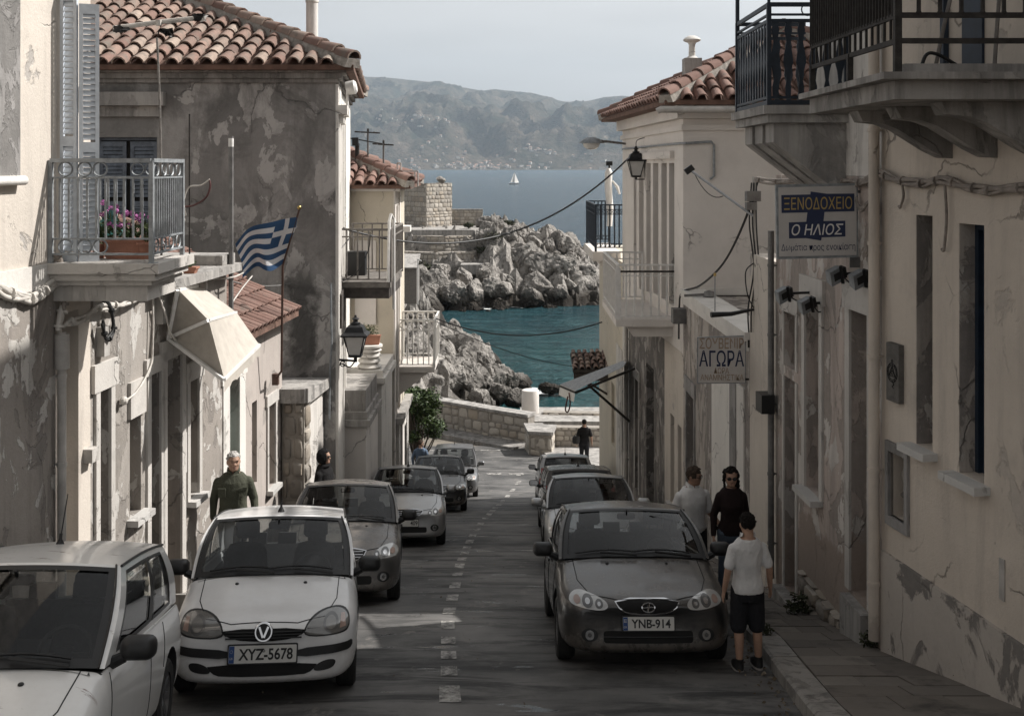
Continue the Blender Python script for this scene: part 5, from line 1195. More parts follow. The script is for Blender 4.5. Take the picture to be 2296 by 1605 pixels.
b = B(); P_ = [WR4.pt(WR4.L - .2, .53, .04), WR4.pt(.1, .52, .04), Vector((3.72, 22.95, .52)), at(1595, 318, 22.95), at(1601, 326, 22.95), at(1601, 395, 22.95), at(1592, 402, 22.95)]; b.tube(P_, .028, 6); part(T, 'conduit', b, M['greysteel'], smooth=40)
b = B(); b.box(3.72, 10, 22.86, 22.998, -2.72, -2.58); part(T, 'string_course', b, M['white'])
# white balcony
x0, x1, y0, y1, z = 2.38, 3.66, 24.0, 27.6, (HY - 716) / F * 24
b = B(); b.hexa([(x0 - .05, y0 - .05, z - .16), (x1, y0 - .05, z - .16), (x1 - .25, y1, z - .16), (x0 - .05, y1, z - .16), (x0 - .05, y0 - .05, z), (x1, y0 - .05, z), (x1 - .25, y1, z), (x0 - .05, y1, z)]); b.hexa([(x0 + .35, y0 + .08, z - .40), (x1, y0 + .08, z - .40), (x1 - .25, y1 - .1, z - .40), (x0 + .35, y1 - .1, z - .40), (x0 + .2, y0 + .08, z - .163), (x1, y0 + .08, z - .163), (x1 - .25, y1 - .1, z - .163), (x0 + .2, y1 - .1, z - .163)])
bo = part(T, 'balcony_slab', b, M['offwhite']); rb = B(); hR = 1.22
rail_run(rb, (x0, y0, z), (x1, y0, z), hR, 7, ((.06, .035), (.80, .03), (1, .05)), .045, .020); rail_run(rb, (x0, y0, z), (x0, y1, z), hR, 15, ((.06, .035), (.86, .03), (1, .055)), .05, .0095); rail_run(rb, (x0, y1, z), (x1 - .3, y1, z), hR, 6, ((.06, .035), (.86, .03), (1, .05)), .05, .018)
rb.bar((x0, y0, z), (x0, y0, z + hR * .95), .13, .05); part(bo, 'railing', rb, M['whitesteel'])
rb = B(); rb.bar((x0 + .05, y0 - .02, z + hR * .88), (x1, y0 - .02, z + hR * .88), .04); part(bo, 'top_bar', rb, M['rustiron'])
# R5: low yellow house with a roof terrace behind the blue balcony
WR5 = Wall((3.2, 31), (3.1, 38), -1); h5 = [[*WR5.rect(1371, 1378, 860, 1000), .2], [*WR5.rect(1386, 1394, 845, 1010), .2]]
T = R5 = house('ochre_house', 'narrow low yellowish house at the end of the right row below the blue balcony', WR5, .004, WR5.L, ground(38) - 1, -2.75, 6, 'yellow', h5)
for h in h5: backing(T, WR5, h, 'greytrim', 'window', 'slab')
b = B(); wbox(b, WR5, WR5.u(1396), WR5.u(1383), ground(33) - .5, -5.3, .002, .02); part(T, 'whitewash', b, M['white_dirty'])
x0, x1, y0, y1, z = 2.55, 3.3, 32.6, 36.4, (HY - 562) / F * 33
b = B(); b.box(x0 - .1, x1, y0 - .1, y1, z - .28, z); b.box(x0 + .15, x1, y0 + .05, y1 - .1, z - .45, z - .283); bo = part(T, 'balcony_slab', b, M['offwhite']); rb = B(); hR = 1.42
for p, q, k in (((x0, y0, z), (x1 + .25, y0, z), 7), ((x0, y0, z), (x0, y1, z), 22), ((x0, y1, z), (x1, y1, z), 6)):
    rail_run(rb, p, q, hR, k, ((.09, .04), (.17, .03), (.80, .035), (.90, .03), (1, .05)), .06, .020)
    p, q = Vector(p), Vector(q)
    for i in range(k):
        a_, c_ = p.lerp(q, i / k), p.lerp(q, (i + 1) / k); rb.bar(a_ + Z * hR * .80, c_ + Z * hR * .90, .018); rb.bar(a_ + Z * hR * .90, c_ + Z * hR * .80, .018); rb.bar(a_ + Z * hR * .09, (a_ + c_) / 2 + Z * hR * .17, .018)
part(bo, 'railing', rb, M['navyiron'])
# unseen house block added behind the right row to shade the street
T = thing('unseen_shade_house', 'unseen cream house block added to shade the street', 'house', (11.5, 22, ground(22)))
b = B(); b.box(9.2, 15, 18.6, 28.5, ground(28) - 1, 6.2); part(T, 'wall', b, M['cream'])
# ================================================================ cars
# local axes of a car: nose towards -Y, right-hand picture side +X, wheels on z = 0
M['silver'] = paint('silver_paint', (.40, .405, .41), .75, damt=.18)
M['greysilver'] = paint('grey_silver_paint', (.33, .335, .345), .75, damt=.2)
M['darkgrey'] = paint('dark_grey_paint', (.085, .083, .082), .6, damt=.42)
M['charcoal'] = paint('dusty_charcoal_paint', (.020, .020, .0205), .25, damt=.24)
M['lead'] = paint('lead_grey_paint', (.15, .153, .16), .7, damt=.2)
M['suvpaint'] = paint('brown_black_paint', (.022, .020, .019), .4, damt=.28)
M['blackpaint'] = paint('black_paint', (.014, .0145, .016), .3, damt=.25)
M['whitepaint'] = paint('white_paint', (.70, .70, .70), .0, damt=.16)
M['whiterust'] = paint('white_paint_with_rust', (.70, .695, .68), .0, damt=.16, rust=(.13, .066, .04))
M['carglass'] = glassmat('car_glass', (.62, .64, .64), .02, .007)
M['cabin'] = plain('dark_cabin_plastic', (.022, .022, .023), .75, var=.2)
M['seatcloth'] = plain('dark_seat_cloth', (.026, .026, .028), .9, var=.25, scale=30)
M['dash'] = plain('grey_dashboard', (.055, .056, .058), .7, var=.1)
M['lens'] = plain('clear_lamp_lens', (.42, .42, .41), .12, .25, var=.12, scale=9, coat=1)
M['lensdark'] = plain('hazy_lamp_lens', (.15, .146, .14), .2, .2, var=.15, scale=7, coat=1)
M['reflector'] = plain('lamp_reflector', (.5, .5, .5), .18, .9, var=.1)
M['lampdark'] = plain('lamp_bowl', (.15, .15, .15), .2, .5, var=.1)
M['amber'] = plain('amber_lens', (.29, .20, .165), .25, var=.1, coat=1)
M['redlens'] = plain('red_lens', (.22, .022, .02), .2, var=.15, coat=1)
M['rim'] = plain('alloy_rim', (.20, .20, .205), .4, .7, var=.2)
M['plate'] = plain('plate_white', (.56, .55, .52), .5, var=.05)
M['plateblack'] = plain('plate_black', (.012, .012, .012), .5, var=.05)
M['plateblue'] = plain('plate_blue', (.02, .06, .19), .5, var=.05)
M['seam'] = plain('dark_seam', (.006, .006, .006), .9, var=.05)

def poly_patch(bvh, poly, axis, start, off=.004, cell=.035, thick=0.0):
    """cut a flat outline to small cells, project it on the body and lift it off by off; axis 'y' front/rear, 'x' side, 'z' top"""
    bm = bmesh.new(); vs = [bm.verts.new((p[0], p[1], 0)) for p in poly]; bm.faces.new(vs)
    x0, x1 = min(p[0] for p in poly), max(p[0] for p in poly); y0, y1 = min(p[1] for p in poly), max(p[1] for p in poly)
    for ax, a, c in ((0, x0, x1), (1, y0, y1)):
        k = a + cell
        while k < c:
            nrm = (1, 0, 0) if ax == 0 else (0, 1, 0); co = (k, 0, 0) if ax == 0 else (0, k, 0)
            bmesh.ops.bisect_plane(bm, geom=bm.verts[:] + bm.edges[:] + bm.faces[:], plane_co=co, plane_no=nrm, dist=1e-5); k += cell
    bm.verts.ensure_lookup_table(); out = []; ok = True; last = None
    for v in bm.verts:
        p, q = v.co.x, v.co.y
        o, d = {'y': (Vector((p, start, q)), Vector((0, -1 if start > 0 else 1, 0))), 'x': (Vector((start, p, q)), Vector((-1 if start > 0 else 1, 0, 0))), 'z': (Vector((p, q, start)), Vector((0, 0, -1)))}[axis]
        h = bvh.ray_cast(o, d, 20)
        if h[0] is None:
            out.append(None); continue
        nn = h[1] if h[1].dot(d) < 0 else -h[1]; out.append(h[0] + (-d * .6 + nn * .4) * off); last = out[-1]
    idx = {v.index: i for i, v in enumerate(bm.verts)}; fs = [tuple(v.index for v in f.verts) for f in bm.faces]
    keep = [f for f in fs if all(out[i] is not None for i in f)]
    b = B(); b.add([o if o is not None else (0, 0, 0) for o in out], keep); bm.free()
    if thick:
        dv = {'y': Vector((0, -1 if start < 0 else 1, 0)), 'x': Vector((1 if start > 0 else -1, 0, 0)), 'z': Vector((0, 0, 1))}[axis] * thick
        n0 = len(b.v); b.v = b.v + [tuple(Vector(v) + dv) for v in b.v]; ed = {}
        base = list(b.f); b.f = [tuple(i + n0 for i in f) for f in base]
        for f in base:
            for i in range(len(f)): ed.setdefault(frozenset((f[i], f[(i + 1) % len(f)])), []).append((f[i], f[(i + 1) % len(f)]))
        for e in ed.values():
            if len(e) == 1: a, c = e[0]; b.f.append((a, c, c + n0, a + n0))
        b.m = [0] * len(b.f)
    return b
def seam(bvh, b, pts, axis, start, r=.005, off=.0):
    q = []
    for a, c in zip(pts, pts[1:]):
        n_ = max(2, int(sqrt((a[0] - c[0]) ** 2 + (a[1] - c[1]) ** 2) / .05))
        for i in range(n_ + (1 if c is pts[-1] else 0)):
            p, z = lerp(a[0], c[0], i / n_), lerp(a[1], c[1], i / n_)
            o, d = {'y': (Vector((p, start, z)), Vector((0, -1 if start > 0 else 1, 0))), 'x': (Vector((start, p, z)), Vector((-1 if start > 0 else 1, 0, 0))), 'z': (Vector((p, z, start)), Vector((0, 0, -1)))}[axis]
            h = bvh.ray_cast(o, d, 20)
            if h[0] is not None: q.append(h[0] - d * off)
    if len(q) > 1: b.tube(q, r, 5)
def rrect(x0, x1, z0, z1, r, n=4):
    out = []
    for cx, cz, a0 in ((x1 - r, z1 - r, 0), (x0 + r, z1 - r, 90), (x0 + r, z0 + r, 180), (x1 - r, z0 + r, 270)):
        for i in range(n + 1): t = radians(a0 + 90 * i / n); out.append((cx + r * cos(t), cz + r * sin(t)))
    return out
def ell(cx, cz, a, c, n=20): return [(cx + a * cos(2 * pi * i / n), cz + c * sin(2 * pi * i / n)) for i in range(n)]
def smoothpoly(p, n=2):
    for _ in range(n):
        q = []
        for a, c in zip(p, p[1:] + p[:1]): q += [(lerp(a[0], c[0], .25), lerp(a[1], c[1], .25)), (lerp(a[0], c[0], .75), lerp(a[1], c[1], .75))]
        p = q
    return p
def mir(p): return [(-x, z) for x, z in p][::-1]

def make_car(name, label, loc, yaw, mat, L=4.0, Wd=1.66, H=1.45, hood=.98, kind='hatch', style='a', group=None, plate=None, mirror='black', zs=1.0, pitch=None, antenna=None, rear_view=False, wheel_r=.30):
    T = thing(name, label, 'car', loc, group or 'cars parked along the street')
    T.rotation_mode = 'XYZ'; T.rotation_euler = Vector((0, 0, 0))
    pt = -SLOPE if pitch is None else pitch
    T.rotation_euler = (Matrix.Rotation(pt, 4, 'X') @ Matrix.Rotation(yaw, 4, 'Z')).to_euler()
    T.scale = (1, 1, zs)
    P_ = lambda nm, b, m, sm_=None, par=T, **k: part(par, nm, b, m, sm_, local=True, **k)
    w = Wd / 2; y0, y1 = -L / 2, L / 2; yc = y0 + hood; belt = .93 if kind != 'suv' else 1.0
    tail = {'hatch': .16, 'sedan': .80, 'wagon': .14, 'suv': .14}[kind]; yd = y1 - tail
    hz0 = .70 if style != 'suv' else .78      # front edge of the bonnet
    # --- body shell: rings along y; half profile bottom -> sill -> side -> shoulder -> belt -> lid
    def half(y, wf, zb, zt, ze, zmid, top=None, cab=False):
        ws = w * wf
        pts = [(0, zb), (ws * .70, zb), (ws * .93, zb + .03), (ws * .985, zb + .14), (ws, zmid), (ws * .985, lerp(zmid, ze, .6)), (ws * .945, ze - .03)]
        if cab: pts += [(ws * .93, ze), (ws * .90, ze - .01), (ws * .87, ze - .22), (ws * .5, ze - .24), (0, ze - .24)]
        else: pts += [(ws * .88, ze + (zt - ze) * .25), (ws * .74, lerp(ze, zt, .62)), (ws * .55, lerp(ze, zt, .82)), (ws * .3, lerp(ze, zt, .96)), (0, zt)]
        return y, pts
    st = []
    nb = .17   # bumper underside
    st += [half(y0 + .005, .66, nb + .08, .60, .57, .42), half(y0 + .03, .80, nb + .03, .63, .60, .42), half(y0 + .10, .90, nb, hz0 - .02, .64, .43), half(y0 + .22, .955, nb, hz0 + .02, .67, .45), half(y0 + .42, .985, .17, hz0 + .075, .72, .48)]
    st += [half(lerp(y0 + .42, yc, t_), 1.0, .175, lerp(hz0 + .075, belt + .04, t_ ** .9), lerp(.72, belt - .05, t_), .52) for t_ in (.35, .7, .93)]
    st += [half(yc + .0, 1.0, .20, belt + .045, belt - .04, .54), half(yc + .03, 1.0, .20, belt, belt - .02, .54, cab=True)]
    st += [half(lerp(yc, yd, t_), 1.0, .20, belt, belt + .02 * t_, .55, cab=True) for t_ in (.2, .45, .7, .9)]
    if kind == 'sedan':
        st += [half(yd - .03, .995, .21, belt, belt, .55, cab=True), half(yd, .995, .21, belt + .05, belt - .02, .56)]
        st += [half(lerp(yd, y1, t_), lerp(.99, .95, t_), .23, lerp(belt + .05, belt + .01, t_), lerp(belt - .02, belt - .08, t_), .56) for t_ in (.3, .65, .88)]
        st += [half(y1 - .03, .89, .26, .86, .80, .52), half(y1 - .005, .72, .34, .80, .74, .52)]
    else:
        st += [half(yd - .02, .98, .22, belt, belt, .55, cab=True), half(yd + .01, .975, .22, belt + .02, belt - .02, .55), half(y1 - .07, .93, .24, .82, .79, .50), half(y1 - .025, .88, .27, .68, .65, .46), half(y1 - .003, .70, .34, .60, .57, .46)]
    b = B(); rings = []
    for y, pts in st: rings.append([Vector((-x, y, z)) for x, z in pts[:0:-1]] + [Vector((x, y + 0, z)) for x, z in pts])
    # plan curve: bow the nose and tail
    for r in rings:
        for v in r:
            e = (v.x / w) ** 2
            if v.y < y0 + .45: v.y += .13 * e * (1 - (v.y - y0) / .45)
            if v.y > y1 - .3: v.y -= .09 * e * (1 - (y1 - v.y) / .3)
    b.loft(rings)
    me = b.mesh('body'); fixnormals(me)
    nr = len(rings[0]); 
    me.materials.append(mat); me.materials.append(M['cabin'])
    cab_rows = [i for i, (y, p) in enumerate(st) if len(p) == 12 and abs(p[-1][1] - p[7][1]) > .15 and p[9][0] > p[10][0]]
    me2 = evaluated(me, [('SUBSURF', dict(levels=2, render_levels=2))])
    bvh = BVHTree.FromPolygons([v.co.copy() for v in me2.vertices], [tuple(p.vertices) for p in me2.polygons])
    # wheel arches are really cut out
    yf, yr = y0 + .80, y1 - (.74 if kind != 'sedan' else .92)
    cut = B()
    for s in (-1, 1):
        for yy in (yf, yr): cut.lathe((s * (w + .12), yy, wheel_r + .015), [(0, 0), (wheel_r + .065, 0), (wheel_r + .065, .42), (0, .42)], 28, Matrix.Rotation(radians(-90 * s), 3, 'Y'))
    cm = cut.mesh('cut'); fixnormals(cm); cm.materials.append(mat); cm.materials.append(M['cabin']); cm.polygons.foreach_set('material_index', [1] * len(cm.polygons))
    co = bpy.data.objects.new('cut', cm); COL.objects.link(co)
    me3 = evaluated(me2, [('BOOLEAN', dict(object=co, operation='DIFFERENCE', solver='EXACT'))]); bpy.data.objects.remove(co)
    mi = [p.material_index for p in me3.polygons]
    for p in me3.polygons:      # inside of the cabin tub is dark trim
        c = p.center
        if yc + .015 < c.y < yd + .0 and abs(c.x) < w * .905 and c.z > belt - .35 and c.z < belt + .03 and (p.normal.z > .3 or abs(c.x) < w * .875): mi[p.index] = 1
    me3.polygons.foreach_set('material_index', mi); fin(me3, 38)
    body = link('body', me3, [mat, M['cabin']], T)
    # --- greenhouse surfaces
    wb, zr = w * .925, H - .055
    wt = w * {'hatch': .80, 'sedan': .765, 'wagon': .77, 'suv': .80}[kind]
    run = {'hatch': .74, 'sedan': .80, 'wagon': .74, 'suv': .70}[kind]
    ya = yc + run; yr_ = {'hatch': y1 - .52, 'sedan': yd - .52, 'wagon': y1 - .42, 'suv': y1 - .36}[kind]; ydd = yd + (.0 if kind == 'sedan' else .04)
    zb_ = belt + .0
    Aw = lambda s, t: Vector((s * lerp(wb, wt, t) + (1 if s > 0 else -1) * abs(s) ** 5 * .035 * sin(pi * t), lerp(yc - .10 * (1 - s * s) + .02, ya - .05 * (1 - s * s), t), lerp(zb_ + .035 * (1 - s * s), zr + .035 * (1 - s * s), t) + .03 * sin(pi * t)))
    Rw = lambda s, t: Vector((s * lerp(wb * .95, wt * .97, t) + (1 if s > 0 else -1) * abs(s) ** 5 * .035 * sin(pi * t), lerp(ydd + .05 * (1 - s * s) - .01, yr_ + .04 * (1 - s * s), t), lerp(zb_ + .03 * (1 - s * s), zr - .02 + .03 * (1 - s * s), t) + .02 * sin(pi * t)))
    def Sd(sg):
        def f(u, t):
            p0 = Vector((wb * lerp(1, .95, u ** 3), lerp(yc + .02, ydd - .01, u), zb_)); p1 = Vector((wt * lerp(1, .97, u), lerp(ya, yr_, u), zr - .02 * u + .02 * sin(pi * u)))
            q = p0.lerp(p1, t); q.x += .035 * sin(pi * t); q.z += lerp(.03, .02, u) * sin(pi * t); return Vector((q.x * sg, q.y, q.z))
        return f
    def Rf(u, s):
        y_a, y_b = ya - .05 * (1 - s * s), yr_ + .04 * (1 - s * s)
        return Vector((s * wt * lerp(1, .97, u), lerp(y_a, y_b, u), zr - .02 * u + .02 * sin(pi * u) + (.035 + .02 * sin(pi * u)) * (1 - s * s)))
    fr = B()
    fr.grid(lambda u, v: Rf(u, v), 12, 14, (0, 1), (-1, 1))
    wins = {'hatch': [(.09, .50), (.55, .86)], 'sedan': [(.09, .46), (.51, .83)], 'wagon': [(.08, .38), (.42, .66), (.70, .90)], 'suv': [(.08, .38), (.42, .66), (.70, .90)]}[kind]
    sidewin = []
    for sg in (-1, 1):
        f = Sd(sg); tb, tt = .07, .90
        fr.grid(f, 20, 2, (0, 1), (tt, 1)); fr.grid(f, 20, 1, (0, 1), (0, tb))
        fr.grid(f, 1, 8, (0, wins[0][0]), (tb, tt)); fr.grid(f, 2, 8, (wins[-1][1], 1), (tb, tt))
        for (a, c), (a2, c2) in zip(wins, wins[1:]): q_ = B(); q_.grid(f, 1, 8, (c, a2), (tb, tt)); sidewin.append((None, q_))
        for a, c in wins:
            gl, bl = B(), B(); sidewin.append((gl, bl)); g = lambda u, t, f=f, sg=sg: f(u, t) - Vector((sg * .008, 0, 0)); gl.grid(g, 8, 8, (a, c), (tb, tt))
            e = .012; out = lambda u, t, f=f, sg=sg: f(u, t) + Vector((sg * .003, 0, 0))
            for ua, ub, ta, tb2 in ((a, a + e, tb, tt), (c - e, c, tb, tt), (a + e, c - e, tt - .05, tt), (a + e, c - e, tb, tb + .05)): bl.grid(out, 6, 6, (ua, ub), (ta, tb2))
        fr.grid(lambda s, t: Aw(s * sg, t), 1, 10, (.945, 1), (0, 1)); fr.grid(lambda s, t: Rw(s * sg, t), 2, 8, (.88, 1), (0, 1))
    fr.grid(Aw, 14, 1, (-.945, .945), (.965, 1)); fr.grid(Rw, 14, 1, (-.88, .88), (.93, 1)); fr.grid(Rw, 14, 1, (-.88, .88), (0, .06))
    roof = P_('roof', fr, mat, 40)
    wg, wf_ = B(), B()
    wg.grid(lambda s, t: Aw(s, t) + Vector((0, .006, -.004)), 16, 10, (-.945, .945), (0, .965))
    o = P_('windscreen', wg, M['carglass'], 60, fixn=False)
    for a, c, d, e in ((-.945, -.885, 0, .965), (.885, .945, 0, .965), (-.885, .885, 0, .075), (-.885, .885, .91, .965)): wf_.grid(lambda s, t: Aw(s, t) + Vector((0, -.002, .002)), 10, 8, (a, c), (d, e))
    P_('black_border', wf_, M['black'], 60, o)
    rg = B(); rg.grid(lambda s, t: Rw(s, t) - Vector((0, .006, .004)), 14, 8, (-.88, .88), (.06, .93)); P_('rear_window', rg, M['carglass'], 60, fixn=False)
    if rear_view:
        rb = B()
        for a, c, d, e in ((-.88, -.82, .06, .93), (.82, .88, .06, .93), (-.82, .82, .06, .14), (-.82, .82, .84, .93)): rb.grid(lambda s, t: Rw(s, t) + Vector((0, .004, .003)), 10, 6, (a, c), (d, e))
        P_('rear_border', rb, M['black'], 60)
    for gl, bl in sidewin:
        if gl is None: P_('door_pillar', bl, M['black'], 50, fixn=False)
        else: o = P_('side_window', gl, M['carglass'], 60, fixn=False); P_('window_trim', bl, M['black'], 50, o, fixn=False)
    # roof gutters
    for sg in (-1, 1):
        b = B(); b.tube([Sd(sg)(u, .985) + Vector((sg * .004, 0, .006)) for u in [i / 14 for i in range(15)]], .010, 6); b.tube([Aw(sg * .955, t) + Vector((0, -.004, .004)) for t in [i / 8 for i in range(9)]], .008, 5); P_('roof_strip', b, M['black'], 50)
    # --- inside
    it = B(); zf = belt - .24
    it.grid(lambda u, v: Vector((lerp(-w * .82, w * .82, u), lerp(yc + .03, yc + .52, v), belt + .005 - .05 * v + .055 * math.exp(-((u - .72) / .13) ** 2) * sin(pi * min(1, v * 1.1)))), 20, 8)
    it.add([(-w * .82, yc + .52, belt - .045), (w * .82, yc + .52, belt - .045), (w * .82, yc + .56, zf), (-w * .82, yc + .56, zf)], [(0, 1, 2, 3)])
    P_('dashboard', it, M['dash'], 40, fixn=False)
    def seat(x, y, name, wd=.25):
        b = B(); tilt = .16
        def ring(z, hw, hd, yy): return [Vector((x + hw * (abs(cos(a)) ** .6) * (1 if cos(a) > 0 else -1), yy + hd * (abs(sin(a)) ** .7) * (1 if sin(a) > 0 else -1), z)) for a in [2 * pi * i / 14 for i in range(14)]]
        b.loft([ring(zf - .02, wd * .9, .07, y), ring(zf + .15, wd, .075, y + .04), ring(zf + .36, wd * .88, .065, y + .10), ring(zf + .43, wd * .72, .05, y + .115), ring(zf + .45, wd * .4, .03, y + .12)])
        b.tube([(x - .05, y + .12, zf + .4), (x - .05, y + .125, zf + .54)], .01); b.tube([(x + .05, y + .12, zf + .4), (x + .05, y + .125, zf + .54)], .01)
        b.loft([ring(zf + .49, .10, .04, y + .12), ring(zf + .52, .135, .05, y + .12), ring(zf + .64, .13, .05, y + .135), ring(zf + .68, .10, .035, y + .14), ring(zf + .69, .05, .02, y + .14)])
        P_(name, b, M['seatcloth'], 45)
    seat(-.36 * Wd / 1.66, yc + 1.12, 'seat'); seat(.36 * Wd / 1.66, yc + 1.12, 'seat')
    yb = yd - .25 if kind in ('sedan', 'hatch') else yc + 2.05
    b = B(); b.hexa([(-w * .8, yb, zf - .02), (w * .8, yb, zf - .02), (w * .8, yb + .14, zf - .02), (-w * .8, yb + .14, zf - .02), (-w * .78, yb + .1, zf + .30), (w * .78, yb + .1, zf + .30), (w * .78, yb + .2, zf + .30), (-w * .78, yb + .2, zf + .30)])
    for x in (-.36, 0, .36): b.obox((x, yb + .16, zf + .36), (.22, .09, .13))
    P_('rear_bench', b, M['seatcloth'])
    b = B(); c = Vector((.36 * Wd / 1.66, yc + .62, belt - .02)); ux, uy = Vector((1, 0, 0)), Vector((0, .45, .9)).normalized(); b.ring(c, .18, .016, ux, uy, 24, 6); b.bar(c - ux * .17, c + ux * .17, .04, .02); b.bar(c, c - uy * .17, .04, .02); b.obox(c, (.11, .04, .1)); P_('steering_wheel', b, M['cabin'], 40)
    b = B(); c = Aw(0, .82) + Vector((0, .10, -.03)); b.loft([[c + Vector((x, y_, z)) for x, z in rrect(-.11 * k, .11 * k, -.035 * k, .035 * k, .025 * k)] for y_, k in ((-.02, .8), (0, 1), (.02, 1))]); b.bar(c, c + Vector((0, -.07, .07)), .02); P_('rear_view_mirror', b, M['black'], 40)
    # --- wheels
    for s in (-1, 1):
        for yy in (yf, yr):
            R = Matrix.Rotation(radians(90 * s), 3, 'Y'); c = Vector((s * (w - .205), yy, wheel_r)); r = wheel_r; b = B()
            b.lathe(c, [(r * .62, 0), (r * .9, -.0), (r * .985, .025), (r, .05), (r, .06), (r * .985, .065), (r, .07), (r, .10), (r * .985, .105), (r, .11), (r, .14), (r * .985, .17), (r * .9, .19), (r * .66, .185), (r * .62, .16), (r * .62, 0)], 30, R)
            tw = P_('wheel', b, M['rubber'], 40); b = B()
            b.lathe(c, [(0, .10), (r * .12, .15), (r * .2, .15), (r * .22, .125), (r * .52, .13), (r * .6, .17), (r * .64, .175), (r * .64, .05), (0, .05)], 24, R)
            for k in range(7):
                a = 2 * pi * k / 7; d = Vector((0, cos(a), sin(a))); b.bar(c + Vector((s * .145, 0, 0)) + d * r * .15, c + Vector((s * .16, 0, 0)) + d * r * .6, .05, .03, up=(1, 0, 0))
            P_('rim', b, M['rim'], 40, tw)
    # --- seams, handles, sills
    b = B()
    for sg in (-1, 1):
        X = sg * 3; yB = lerp(yc, yd, .48)
        seam(bvh, b, [(yc + .12, belt - .04), (yc + .06, .62), (yc + .10, .30)], 'x', X); seam(bvh, b, [(yB, belt - .02), (yB, .30)], 'x', X); 
        if kind != 'hatch' or L > 3.8: seam(bvh, b, [(yr - .28, belt - .02), (yr - .30, .72), (yr - .34, .60)], 'x', X)
        seam(bvh, b, [(yc + .10, .30), (yr - .38, .30)], 'x', X)
    hxe = w * .80
    for sg in (-1, 1): seam(bvh, b, [(sg * hxe * .95, yc - .02), (sg * hxe * .93, y0 + .55), (sg * hxe * .78, y0 + .20)], 'z', 3)
    seam(bvh, b, [(-hxe * .78, y0 + .20), (-.3, y0 + .09), (.3, y0 + .09), (hxe * .78, y0 + .20)], 'z', 3, .006)
    P_('panel_seam', b, M['seam'])
    for sg in (-1, 1):
        for yy in (lerp(yc, yd, .42), lerp(yc, yd, .80)):
            b = poly_patch(bvh, rrect(yy - .08, yy + .08, .80, .835, .015), 'x', sg * 3, .012, .05, .02); P_('door_handle', b, mat if mirror != 'black' else M['black'])
            if kind == 'hatch': break
    # --- mirrors
    for sg in (-1, 1):
        c = Vector((sg * (w + .10), yc + .20, belt + .085)); b = B()
        b.loft([[c + Vector((x * (1 if sg > 0 else -1), y_, z)) for x, z in rrect(-.115 * k, .115 * k, -.075 * k, .07 * k, .055 * k)] for y_, k in ((-.075, .45), (-.055, .78), (-.01, .98), (.05, 1.0), (.06, .9))])
        b.tube([c + Vector((-sg * .08, .0, -.05)), c + Vector((-sg * .18, .01, -.095))], [.035, .04], 8)
        mo = P_('wing_mirror', b, M['black'] if mirror == 'black' else mat, 40); b = B(); b.prism(rrect(-.10, .10, -.062, .058, .045), c + Vector((0, .0605, 0)), (1, 0, 0), (0, 0, 1), (0, 1, 0), .002); P_('mirror_glass', b, M['chrome'], None, mo)
    # --- wipers, washer jets, aerial
    if not rear_view:
        for a, c in ((-.78, .02), (-.05, .74)):
            b = B(); p = [Aw(lerp(a, c, i / 8), .06 + .035 * sin(pi * i / 8)) + Vector((0, -.02, .015)) for i in range(9)]; b.tube(p, .009, 5)
            q = [Aw(lerp(c, lerp(a, c, .4), i / 4), .0 + .055 * i / 4) + Vector((0, -.03, .02)) for i in range(5)]; b.tube(q, .013, 6); P_('wiper', b, M['black'])
        for sg in (-1, 1):
            b = B(); h = bvh.ray_cast(Vector((sg * .33, yc - .20, 3)), Vector((0, 0, -1)))
            if h[0]: b.ball(h[0], (.02, .025, .014), 8, 5); P_('washer_jet', b, M['black'])
        b = poly_patch(bvh, [(-w * .84, yc - .045), (w * .84, yc - .045), (w * .80, yc + .02), (-w * .80, yc + .02)], 'z', 3, .006, .06); P_('cowl_grille', b, M['black'])
    if antenna:
        ay, ah, al = antenna; c = Vector((0, lerp(ya, yr_, ay), H + .005)); b = B(); b.lathe(c - Vector((0, 0, .02)), [(0, 0), (.04, 0), (.03, .03), (.012, .06), (.012, .1), (0, .1)], 12); b.tube([c + Vector((0, 0, .06)), c + Vector((0, ah * .25, ah))], [.006, .004], 5); P_('antenna', b, M['black'], 40)
    # --- front or rear dress
    Yf = y0 - 3
    def fp(nm, poly, m, off=.006, cell=.035, thick=0, par=body, front=True): return P_(nm, poly_patch(bvh, poly, 'y', Yf if front else y1 + 3, off, cell, thick), m, 60, par)
    def disc(nm, x, z, r, m, par, off=.010): return P_(nm, poly_patch(bvh, ell(x, z, r, r), 'y', Yf, off, .03), m, 60, par)
    if style == 'a':      # small white hatchback
        for sg in (-1, 1):
            q = smoothpoly([(.355, .555), (.68, .565), (.765, .60), (.755, .70), (.66, .745), (.50, .72), (.39, .65)]); q = q if sg > 0 else mir(q)
            fp('headlight_frame', smoothpoly([(x * 1.0 + (.012 if x > .55 else -.012) * 1, z + (.012 if z > .63 else -.012)) for x, z in [(.355, .555), (.68, .565), (.765, .60), (.755, .70), (.66, .745), (.50, .72), (.39, .65)]]) if sg > 0 else mir(smoothpoly([(x + (.012 if x > .55 else -.012), z + (.012 if z > .63 else -.012)) for x, z in [(.355, .555), (.68, .565), (.765, .60), (.755, .70), (.66, .745), (.50, .72), (.39, .65)]])), M['black'], .004)
            o = fp('headlight', q, M['lensdark'], .008); disc('reflector', sg * .60, .645, .070, M['lampdark'], o, .012); disc('bulb', sg * .60, .645, .048, M['lensdark'], o, .015)
            q = [(.68, .60), (.735, .61), (.725, .70), (.69, .70)]; fp('indicator', q if sg > 0 else mir(q), M['amber'], .012, par=o)
            q = smoothpoly([(.27, .385), (.74, .415), (.80, .44), (.80, .50), (.74, .485), (.27, .455)], 1); fp('bumper_strip', q if sg > 0 else mir(q), M['black'], .012, thick=.012)
